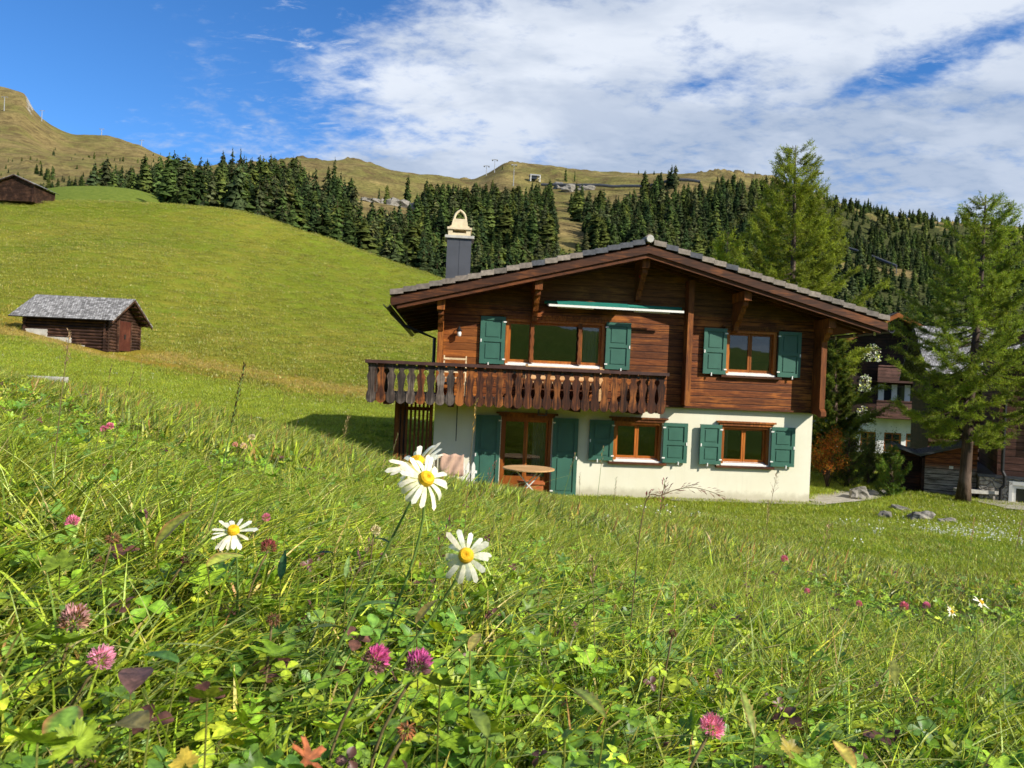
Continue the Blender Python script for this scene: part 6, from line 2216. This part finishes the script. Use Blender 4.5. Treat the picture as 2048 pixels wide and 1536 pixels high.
def daisy(px, py, Y, face, R_, seed, label, foot, npet=19, droop=.25, cup=0.0, stemleaves=()):
    r2 = random.Random(seed); rr = np.random.RandomState(seed)
    c = P(px, py, Y)
    gzv = g1(foot[0], foot[1])
    o = empty('daisy', (foot[0], foot[1], gzv), 0, label, 'daisy')
    Bm = Matrix.Translation(c - Vector((foot[0], foot[1], gzv))) @ frame_dir(face)
    rd = R_ * .27
    # disc
    b = MB(); prof = [(rd * .98, -.001), (rd, .001), (rd * .92, .0032), (rd * .7, .0048), (rd * .4, .0052), (.0003, .0046)]
    b.lathe([(rd * .5, -.003)] + prof, 20)
    g = math.pi * (3 - 5 ** .5)
    for i in range(150):
        q = rd * .95 * math.sqrt((i + .5) / 150); a = i * g; z = .0048 * (1 - (q / rd) ** 4) + .0004
        s_ = rd * .052
        cx, cy_ = q * math.cos(a), q * math.sin(a)
        b.add([(cx - s_, cy_ - s_, z - .0003), (cx + s_, cy_ - s_, z - .0003), (cx + s_, cy_ + s_, z - .0003), (cx - s_, cy_ + s_, z - .0003), (cx, cy_, z + s_ * 1.4)],
              [(0, 1, 4), (1, 2, 4), (2, 3, 4), (3, 0, 4)])
    b.v = [tuple(Bm @ Vector(v)) for v in b.v]
    b.build('disc', M['disc'], o)
    # petals
    for i in range(npet):
        a = i * 2 * math.pi / npet + r2.uniform(-.10, .10)
        if r2.random() < .06: continue
        L = R_ * r2.uniform(.66, .86); W_ = R_ * r2.uniform(.15, .22)
        Mk = Bm @ Matrix.Rotation(a, 4, 'Z') @ Matrix.Translation((0, rd * .85, -.001 - (i % 2) * .0006)) @ Matrix.Rotation(cup - r2.uniform(-.34, .38), 4, 'X') @ Matrix.Rotation(r2.uniform(-.35, .35), 4, 'Y')
        V_, q, C = leaf(L, W_, Mk, (.82, .82, .82), 'petal', 8, droop * r2.uniform(.2, 2.8), -.10, .015, -.03, rs=rr)
        # petal outline: narrow foot, broad rounded tip
        t_ = np.linspace(0, 1, 9); want = .42 + .58 * np.clip(t_ / .45, 0, 1) ** .8; want *= np.clip((1 - t_) / .10, 0, 1) ** .5 * .55 + .45 * (t_ < .995)
        V2 = []
        ccs = np.array([-1, -.55, 0, .55, 1.0]); MxI = np.array(Mk.inverted()); loc = V_ @ MxI[:3, :3].T + MxI[:3, 3]
        loc = loc.reshape(9, 5, 3); loc[:, :, 0] = want[:, None] * W_ * .5 * ccs[None]; loc[-1, [1, 3], 1] -= L * .02
        Mx = np.array(Mk); V_ = loc.reshape(-1, 3) @ Mx[:3, :3].T + Mx[:3, 3]
        C[:15] = C[:15] * np.array([.97, 1.0, .86])
        link('petal', np_mesh('petal', V_, q, C, M['petal'], smooth=True), o)
    # calyx
    b = MB(); b.lathe([(.0015, -.008), (rd * .5, -.006), (rd * .85, -.0035), (rd * .95, -.0018), (.001, -.0017)], 12)
    b.v = [tuple(Bm @ Vector(v)) for v in b.v]; b.build('calyx', M['stem'], o, smooth=True)
    back = (Bm.to_3x3() @ Vector((0, 0, -1))).normalized()
    p3 = Bm @ Vector((0, 0, -.007)); p2 = p3 + back * .05 + Vector((0, 0, -.015))
    pts = []
    for i in range(15):
        t_ = i / 14; u = 1 - t_
        p1 = Vector((0, 0, 0)).lerp(p2, .45) + Vector((0, 0, -.01))
        pts.append(u ** 3 * Vector((0, 0, 0)) + 3 * u * u * t_ * p1 + 3 * u * t_ * t_ * p2 + t_ ** 3 * p3)
    b = MB(); b.tube(pts, [.0013 - .0003 * i / 14 for i in range(15)], 7); b.build('stem', M['stem'], o, smooth=True)
    for (t_, L, yaw, pit) in stemleaves:
        p = pts[int(t_ * 14)]
        V_, q, C = leaf(L, L * .24, leafM(p, yaw, pit), (.055, .105, .030), 'lance', 10, .5, .35, .02, .2)
        link('stem_leaf', np_mesh('stem_leaf', V_, q, C, M['leaf'], smooth=True), o)
    return o


def ft(px, py, Y):
    X, Z = ray(px, py); return (X * Y, Y)


daisy(833, 926, .63, (-.40, -.45, .80), .0270, 8, 'rear daisy of the overlapping pair, petals fanned up against the lattice', ft(640, 1280, .66), 20, .35, .30, ())
daisy(852, 958, .60, (.50, -.62, .55), .0245, 1, 'front daisy of the overlapping pair, petals spread before the chalet wall', ft(560, 1300, .62), 20, .6, .10, ((.45, .045, 2.6, .5), (.5, .04, -1.2, .2), (.78, .02, 1.0, .3)))
daisy(932, 1111, .60, (.10, -.88, .40), .0235, 2, 'lower lone white daisy standing in the grass before the terrace door', ft(600, 1330, .62), 19, .55, -.05, ((.35, .03, -.6, .6),))
daisy(467, 1062, .72, (.0, -.50, .86), .0215, 3, 'smaller white daisy with upswept petals above a yellowing leaf', ft(470, 1200, .74), 18, .25, .10)
daisy(1962, 1204, 2.0, (.5, -.3, .8), .024, 4, 'white daisy lying sideways in the grass right of the pink clover pair', ft(1950, 1260, 2.02), 17, .4, .2)
daisy(1903, 1224, 2.0, (.5, -.5, .5), .018, 5, 'half hidden white daisy between the pink clover pair and the fallen daisy', ft(1895, 1260, 2.02), 17, .4, .2)


def clover_head(px, py, Y, R_, col, label, cat, seed, brown=0.0, spent=False, foot=None, squash=1.15, wilt=None):
    r_ = np.random.RandomState(seed)
    c = P(px, py, Y)
    fx, fy = foot if foot else (c.x - .01 - .02 * r_.rand(), c.y + .01)
    gzv = g1(fx, fy)
    o = empty('clover_flower', (fx, fy, gzv), 0, label, cat)
    top = c - Vector((fx, fy, gzv))
    n = 150 if not spent else 80
    V_s = []; b = 0
    tilt = Matrix.Rotation(r_.randn() * .25, 4, 'X') @ Matrix.Rotation(.2 + r_.randn() * .2, 4, 'Y')
    for i in range(n):
        f = (i + .5) / n
        ph = i * 2.39996
        # from the crown down to a little below the equator
        th = math.acos(1 - 1.62 * f)
        d = Vector((math.sin(th) * math.cos(ph), math.sin(th) * math.sin(ph), math.cos(th)))
        c0 = d * R_ * (.52 if not spent else .35)
        dirv = (d + Vector((0, 0, .45 if not spent else -.55))).normalized()
        L = R_ * r_.uniform(.42, .62) * (1 if not spent else 1.1); W_ = R_ * r_.uniform(.13, .20)
        Mk = Matrix.Translation(top) @ tilt @ Matrix.Scale(squash, 4, (0, 0, 1)) @ Matrix.Translation(c0) @ dirv.to_track_quat('Y', 'Z').to_matrix().to_4x4() @ Matrix.Rotation(r_.rand() * 6.28, 4, 'Y')
        cc = np.array(col) * (.75 + .5 * r_.rand())
        low = th / math.pi
        if wilt is not None and low > .42 + .1 * r_.rand(): cc = np.array(wilt) * (.7 + .6 * r_.rand())
        if r_.rand() < brown: cc = np.array((.16, .08, .04)) * (.7 + .7 * r_.rand())
        pv, pq, pc = leaf(L, W_, Mk, cc, 'lance', 3, .5, .5)
        pc = pc.reshape(4, 5, 3); pc[0] = pc[0] * .6 + .10; pc = pc.reshape(-1, 3)
        V_s.append((pv, pq, pc))
    v, q, cl_ = join(V_s)
    link('florets', np_mesh('florets', v, q, cl_, M['bloom']), o)
    b = MB(); pts = curve_pts((0, 0, 0), top + (tilt.to_3x3() @ Vector((0, 0, -R_ * .35))), (-.012 + .01 * r_.randn(), 0, .0), 8)
    b.tube(pts, .0011, 6); b.build('stem', M['stem_red'], o, smooth=True)
    if not spent and R_ > .008:
        pv = []
        for k in range(3):
            pv.append(leaf(R_ * 1.3, R_ * .9, leafM(top + Vector((0, 0, -R_ * .75)), r_.rand() * 6.28, .1), LEAFG[k], 'oval', 5, .5, .3))
        v, q, c_ = join(pv); link('bract_leaf', np_mesh('bract_leaf', v, q, c_, M['leaf']), o)
    return o


PK = (.62, .20, .42); PD = (.52, .10, .34); MV = (.40, .24, .30)
CL = [(145, 1046, .85, .0085, PK, 'small pink clover head in the grass at the left', 0, 0, None),
      (148, 1240, .56, .0115, MV, 'faded mauve clover head leaning at the left edge', .25, 0, (.32, .20, .18)),
      (202, 1320, .52, .0095, (.60, .26, .44), 'pale pink round clover head low at the left', 0, 0, None),
      (750, 1322, .52, .0105, PD, 'left of the two deep magenta clover heads side by side', 0, 0, (.26, .14, .17)),
      (836, 1330, .52, .0105, PD, 'right of the two deep magenta clover heads side by side', 0, 0, (.20, .10, .13)),
      (1423, 1455, .50, .0088, (.66, .24, .46), 'bright pink clover head near the bottom right of the centre', 0, 0, None),
      (1808, 1213, 1.9, .012, PK, 'left pink clover head of the pair in the grass at the right', 0, 0, (.3, .12, .2)),
      (1853, 1212, 2.0, .011, PK, 'right pink clover head of the pair, nearest the half hidden daisy', 0, 0, (.3, .12, .2)),
      (1569, 1118, 2.2, .011, PK, 'distant pink clover head on the right slope', 0, 0, None),
      (1614, 1183, 2.0, .009, PK, 'tiny pink clover head beside a curved grass stem', 0, 0, None),
      (1718, 1208, 1.9, .009, PK, 'tiny pink clover bud left of the pink pair', 0, 0, None),
      (220, 853, 2.2, .012, PK, 'pink clover head far up the left slope', 0, 0, None),
      (207, 858, 2.2, .010, PK, 'paler pink clover head beside another up the left slope', 0, 0, None),
      (285, 1030, .95, .007, (.30, .12, .20), 'dark purple clover bud among leaves at the left', .2, 0, None),
      (532, 1035, 1.0, .006, PK, 'tiny rosy clover bud right of the small daisy', .0, 0, None),
      (537, 1095, .8, .009, (.30, .07, .09), 'dark crimson withering clover head right of the small daisy', .3, 0, (.22, .08, .06)),
      (225, 1077, .72, .0090, (.17, .085, .045), 'dry brown clover head above the toothed leaves', .5, 1, None),
      (370, 1120, .75, .0070, (.18, .08, .06), 'small brown seed head in the middle of the left foreground', .5, 1, None),
      (195, 1117, .78, .0060, (.15, .08, .06), 'tiny dark brown seed head below the dry clover', .5, 1, None),
      (547, 1240, .62, .0080, (.13, .06, .03), 'blackish brown curled clover head left of the centre', .5, 1, None),
      (812, 1462, .46, .0080, (.36, .14, .06), 'orange brown withered clover head near the bottom', .4, 1, None),
      (1346, 1266, .85, .0070, (.13, .06, .03), 'small dark brown clover head right of the centre', .5, 1, None),
      (750, 1062, 1.05, .0080, (.62, .58, .42), 'cream white clover head in the middle of the slope', .1, 0, None),
      (503, 875, 2.3, .011, (.66, .60, .48), 'topmost white clover of the group before the dark shadow', .1, 0, None),
      (487, 893, 2.2, .011, (.66, .56, .46), 'lower left white clover of the group before the dark shadow', .1, 0, None),
      (470, 890, 2.2, .009, (.60, .34, .34), 'rosy white clover beside the white group', .1, 0, None)]
for i, (px_, py_, Y, R_, c_, lb, br_, sp_, wl) in enumerate(CL):
    clover_head(px_, py_, Y, R_, c_, lb, 'dead flower' if sp_ else 'clover', 50 + i, br_, bool(sp_), None, 1.15 if not sp_ else .9, wl)


def seed_stalk(tip, base_px, Y, label, kind='spike', L=.07, col=(.16, .07, .06), seed=0, arch=(.0, 0, .02), w_=.0011, Yb=None, thick=1.0, via=None):
    """grass culm with a seed head; tip and foot given where they stand"""
    r_ = np.random.RandomState(seed)
    top = P(tip[0], tip[1], Y); Yb = Yb or Y
    X = ray(*base_px)[0]; fx, fy = X * Yb, Yb; gzv = g1(fx, fy)
    o = empty('grass_seed_head', (fx, fy, gzv), 0, label, 'grass stem')
    t_ = top - Vector((fx, fy, gzv))
    pts = curve_pts((0, 0, 0), t_, arch, 24)
    if via:
        K = [Vector((0, 0, 0))] + [P(a_, b__, Y) - Vector((fx, fy, gzv)) for a_, b__ in via] + [t_]
        K = [K[0] * 2 - K[1]] + K + [K[-1] * 2 - K[-2]]; pts = []
        for i in range(24):
            q = i / 23 * (len(K) - 3); j = min(int(q), len(K) - 4); q -= j
            a_, b__, c__, d__ = K[j:j + 4]
            pts.append(.5 * (2 * b__ + (c__ - a_) * q + (2 * a_ - 5 * b__ + 4 * c__ - d__) * q * q + (3 * b__ - a_ - 3 * c__ + d__) * q ** 3))
    b = MB(); b.tube(pts, [w_ * (1 - .6 * i / 23) for i in range(24)], 5); b.build('stem', M['stem_red' if r_.rand() < .6 else 'stem'], o, smooth=True)
    ln = 0; i = 23
    while i > 1 and ln < L: ln += (pts[i] - pts[i - 1]).length; i -= 1
    seg = pts[i:]
    parts = []
    n = int(L / .0014) if kind == 'spike' else int(L / .0017)
    for k in range(n):
        f = k / n; q = f * (len(seg) - 1); j = min(len(seg) - 2, int(q))
        p = seg[j].lerp(seg[j + 1], q - j); d = (seg[j + 1] - seg[j]).normalized()
        sd = Vector(r_.randn(3)); sd = (sd - d * sd.dot(d)).normalized()
        if kind == 'spike': dv_ = (d * 1.4 + sd * .6).normalized(); off = sd * .0012 * thick
        else: off = sd * r_.uniform(.002, .010) * (1 - .6 * f); dv_ = (d * 1.3 + sd * .7).normalized()
        cc = np.array(col) * (.7 + .8 * r_.rand())
        ll = (.0042 if kind == 'spike' else .0058) * (.8 + .5 * r_.rand()) * thick
        Mk = Matrix.Translation(p + off) @ dv_.to_track_quat('Y', 'Z').to_matrix().to_4x4()
        parts.append(leaf(ll, ll * .36, Mk, cc, 'oval', 2, .1, .5))
        if kind != 'spike' and off.length > .003: parts.append(stalk(p - d * .006, p + off, .0004, np.array(col) * 1.1, 0))
    v, q, c = join(parts)
    link('seed_head', np_mesh('seed_head', v, q, c, M['bloom']), o)
    return o


SS = [((490, 729), (398, 1000), .95, 'tall dark braided grass spike rising left of the chalet', 'spike', .075, (.055, .030, .018), (.0, 0, .01), .0012, 1.15),
      ((953, 797), (935, 1010), 1.0, 'straw coloured fluffy grass head before the balcony', 'spike', .036, (.42, .28, .10), (-.005, 0, .0), .0007, .9),
      ((1450, 993), (1262, 1090), 1.05, 'purple grass panicle arching over to the right before the cream wall', 'pan', .115, (.17, .055, .06), (.0, 0, .045), .0009, 1.15),
      ((1330, 958), (1292, 1040), 1.3, 'upright purple grass panicle left of the arching one', 'pan', .05, (.22, .08, .09), (.0, 0, .004), .0009, 1.1),
      ((1206, 893), (1120, 1080), 1.1, 'slender grass stem with a small spike crossing the cream wall', 'spike', .018, (.32, .22, .13), (.012, 0, .0), .0006, .9),
      ((1232, 955), (1205, 1010), 1.3, 'short thin grass spike right of the tall slender one', 'spike', .028, (.24, .13, .12), (.004, 0, .0), .0006, .8),
      ((1160, 945), (1150, 1010), 1.5, 'small grass spike by the right door shutter', 'spike', .020, (.26, .16, .13), (.004, 0, .0), .0006, .8),
      ((1555, 942), (1495, 1030), 1.4, 'grass stem with a nodding tip below the right window', 'pan', .035, (.24, .15, .13), (.0, 0, .014), .0006, .7),
      ((1537, 1000), (1530, 1075), 1.3, 'upright pale grass spike under the right window', 'spike', .04, (.40, .30, .20), (.0, 0, .0), .0006, .9),
      ((1152, 905), (1060, 985), 1.2, 'grass stem bending across the terrace door', 'spike', .030, (.20, .13, .10), (.0, 0, .012), .0007, .8),
      ((993, 923), (880, 1000), 1.2, 'nodding grass stem left of the terrace door', 'pan', .03, (.20, .12, .11), (.0, 0, .015), .0007, .8),
      ((796, 866), (735, 930), 1.5, 'grass stem leaning right in front of the lattice screen', 'spike', .03, (.20, .14, .10), (.0, 0, .004), .0007, .9),
      ((1660, 1045), (1612, 1130), 1.5, 'pinkish grass tip above the lawn on the right', 'pan', .035, (.46, .28, .22), (.0, 0, .012), .0007, .9),
      ((1950, 1035), (1905, 1140), 1.5, 'pinkish grass stem before the white flowers on the right', 'spike', .04, (.45, .28, .22), (.0, 0, .0), .0007, .9),
      ((2046, 1040), (1960, 1160), 1.3, 'tall grass stem cut by the right edge', 'spike', .04, (.35, .22, .18), (.0, 0, .0), .0007, .9),
      ((268, 741), (205, 850), 1.5, 'dark thin grass stem below the log barn', 'spike', .03, (.10, .07, .045), (.0, 0, .010), .0007, .9),
      ((224, 727), (180, 860), 1.5, 'second dark grass stem left of the one below the log barn', 'spike', .025, (.10, .07, .045), (.0, 0, .006), .0007, .9),
      ((140, 660), (112, 750), 1.2, 'greyish brown blurred grass stem before the barn footing', 'pan', .05, (.26, .19, .14), (-.003, 0, .0), .0011, .9),
      ((283, 718), (275, 830), 1.6, 'pale straw grass stem right of the barn door', 'spike', .03, (.45, .36, .16), (.0, 0, .0), .0006, .9),
      ((1185, 1110), (1200, 1290), .9, 'grey brown dried stem standing in the middle right', 'pan', .03, (.22, .15, .12), (.0, 0, .0), .0008, .9),
      ((745, 1080), (600, 1290), .7, 'purplish flattened grass head behind the front daisy', 'pan', .03, (.24, .13, .14), (.0, 0, .01), .0008, .9),
      ((905, 1035), (800, 1120), .9, 'dark purple fluffy grass head left of the second daisy', 'pan', .035, (.20, .10, .12), (.0, 0, .005), .0008, .9),
      ((700, 830), (640, 915), 1.7, 'fine pale panicle above the shadow beside the chalet', 'pan', .035, (.36, .28, .16), (.0, 0, .012), .0006, .9),
      ((570, 795), (505, 900), 1.6, 'thin arched grass stem above the hollow', 'spike', .03, (.20, .16, .07), (.0, 0, .010), .0006, .8)]
for i, (tp_, bp2, Y, lb, kd, L, c_, ar, w_, th_) in enumerate(SS):
    seed_stalk(tp_, bp2, Y, lb, kd, L, c_, 200 + i, ar, w_, None, th_, [(1285, 1030), (1325, 990), (1385, 975)] if i == 2 else None)


def big_leaf(px, py, Y, L, W_, yaw, pit, col, kind, label, name='large_leaf', edge=None, curl=.6, pal=None, roll=0.0, lobes=5, depth=.5):
    c = P(px, py, Y); gzv = g1(c.x, c.y)
    o = empty(name, (c.x, c.y, gzv), 0, label, 'leaf')
    top = Vector((0, 0, c.z - gzv))
    if pal:
        V_, q, C, tr = palmate(L, leafM(top, yaw, pit, roll), col, lobes, depth, .2, .25)
        V_, q, C = tri_to_quad(tr, V_, q, C)
        if edge is not None: C = C * (np.random.RandomState(int(px)).rand(len(C), 1) * .6 + .7)
    else:
        V_, q, C = leaf(L, W_, leafM(top - (leafM((0, 0, 0), yaw, pit, roll).to_3x3() @ Vector((0, L * .5, 0))), yaw, pit, roll), col, kind, 16, curl, .28, .02, .35, edge)
        C = C * (1 + .25 * (np.random.RandomState(int(px)).rand(len(C), 1) - .5))
    link('leaf_blade', np_mesh('leaf_blade', V_, q, C, M['leaf'], smooth=True), o)
    v, q, c2 = stalk((0, 0, 0), top if pal else V_[2], .0012, (.20, .22, .06)); link('leaf_stalk', np_mesh('leaf_stalk', v, q, c2, M['leaf']), o)
    return o


GR = (.11, .20, .03); YL = (.36, .38, .04); PU = (.085, .05, .05)
BL = [(345, 1045, .80, .080, .030, -.5, .9, (.16, .19, .035), 'toothed', 'long yellow green leaf slanting up between the small daisy and brown clover', (.22, .12, .05)),
      (455, 1110, .66, .055, .034, -.6, .35, (.24, .30, .05), 'oval', 'veined yellowing leaf under the small daisy', (.20, .14, .05)),
      (270, 1350, .46, .040, .030, .3, .5, PU, 'obov', 'purple brown clover leaf in the lower left', None),
      (262, 1440, .40, .036, .034, 1.2, .2, (.13, .12, .05), 'obov', 'brownish green round leaf under the purple one', None),
      (128, 1438, .38, .040, .026, .2, .6, (.15, .26, .04), 'oval', 'bright green pointed leaf with a red rim at the lower left', (.26, .12, .05)),
      (320, 1305, .50, .042, .018, 1.3, .3, (.07, .17, .04), 'oval', 'smooth dark green clover leaflet in the left foreground', None),
      (565, 1125, .70, .042, .012, .1, 1.2, (.035, .09, .03), 'lance', 'dark upright leaf on the long daisy stem', None),
      (640, 1102, .68, .034, .011, 1.5, .1, (.035, .085, .03), 'lance', 'dark flat leaf pointing right from the daisy stem', None),
      (694, 1130, .72, .032, .008, .0, 1.3, (.14, .22, .07), 'lance', 'pale green drooping leaf right of the daisy stem', None),
      (850, 1215, .70, .045, .014, -.6, .8, (.22, .20, .06), 'oval', 'yellowing narrow leaf in the middle foreground', (.30, .20, .08)),
      (950, 1275, .62, .040, .014, -.25, .5, (.26, .24, .07), 'oval', 'crumpled pale dry leaf right of the magenta clovers', (.34, .22, .09)),
      (1180, 1390, .52, .055, .022, .55, .45, (.16, .22, .04), 'lobed', 'serrated green leaf slanting in the centre foreground', (.20, .16, .04)),
      (1790, 1340, .85, .050, .020, -.35, .9, (.24, .27, .06), 'lobed', 'pale yellow green leaf in the right foreground', None),
      (1690, 1500, .44, .030, .014, .2, .6, (.34, .30, .07), 'oval', 'yellow withered leaf at the bottom right', (.24, .13, .04)),
      (960, 1430, .46, .046, .015, .35, .4, (.18, .26, .05), 'oval', 'soft green leaf behind the orange withered clover', None),
      (1500, 1420, .55, .050, .014, .1, 1.0, (.20, .27, .06), 'lobed', 'long pale green leaf right of the bright pink clover', (.30, .22, .08)),
      (1075, 1225, .85, .050, .011, 1.4, .1, (.17, .20, .07), 'lance', 'grey green twisted blade lying across the middle foreground', None)]
for (px_, py_, Y, L, W_, yw, pt, c_, kd, lb, ed) in BL:
    big_leaf(px_, py_, Y, L * .74, W_ * .66, yw, pt, c_, 'oval' if kd == 'toothed' else kd, lb, edge=ed)
PL_ = [(618, 1520, .36, .019, (.30, .11, .055), 'orange red lobed leaf at the bottom edge left of the centre', 5, .62),
       (415, 1395, .42, .020, (.30, .36, .04), 'bright yellow green lobed leaf with a red stain in the lower left', 5, .35),
       (75, 1485, .36, .026, (.26, .34, .03), 'large bright lobed leaf in the bottom left corner', 7, .3),
       (150, 1490, .37, .020, (.20, .30, .03), 'second bright lobed leaf in the bottom left corner', 7, .3),
       (120, 1130, .66, .024, (.17, .27, .03), 'toothed lime green leaf under the brown clover', 5, .3),
       (370, 1525, .37, .011, (.42, .33, .05), 'yellow leaf with orange spots at the bottom', 3, .3),
       (880, 1370, .46, .018, (.16, .26, .06), 'fresh green lobed leaf beneath the right magenta clover', 5, .3),
       (1580, 1500, .42, .011, (.34, .29, .05), 'yellow leaf with brown edges at the bottom right of the centre', 5, .3),
       (1130, 1480, .42, .018, (.17, .27, .04), 'green lobed leaf at the bottom centre', 5, .4),
       (1620, 1300, .75, .018, (.13, .23, .05), 'pale three lobed leaf in the right foreground', 3, .5)]
for (px_, py_, Y, r2_, c_, lb, lo_, dp) in PL_:
    big_leaf(px_, py_, Y, r2_ * .66, 0, rnd.uniform(0, 6), .55, c_, '', lb, pal=True, lobes=lo_, depth=dp, roll=rnd.uniform(-.3, .3), edge=(1,))
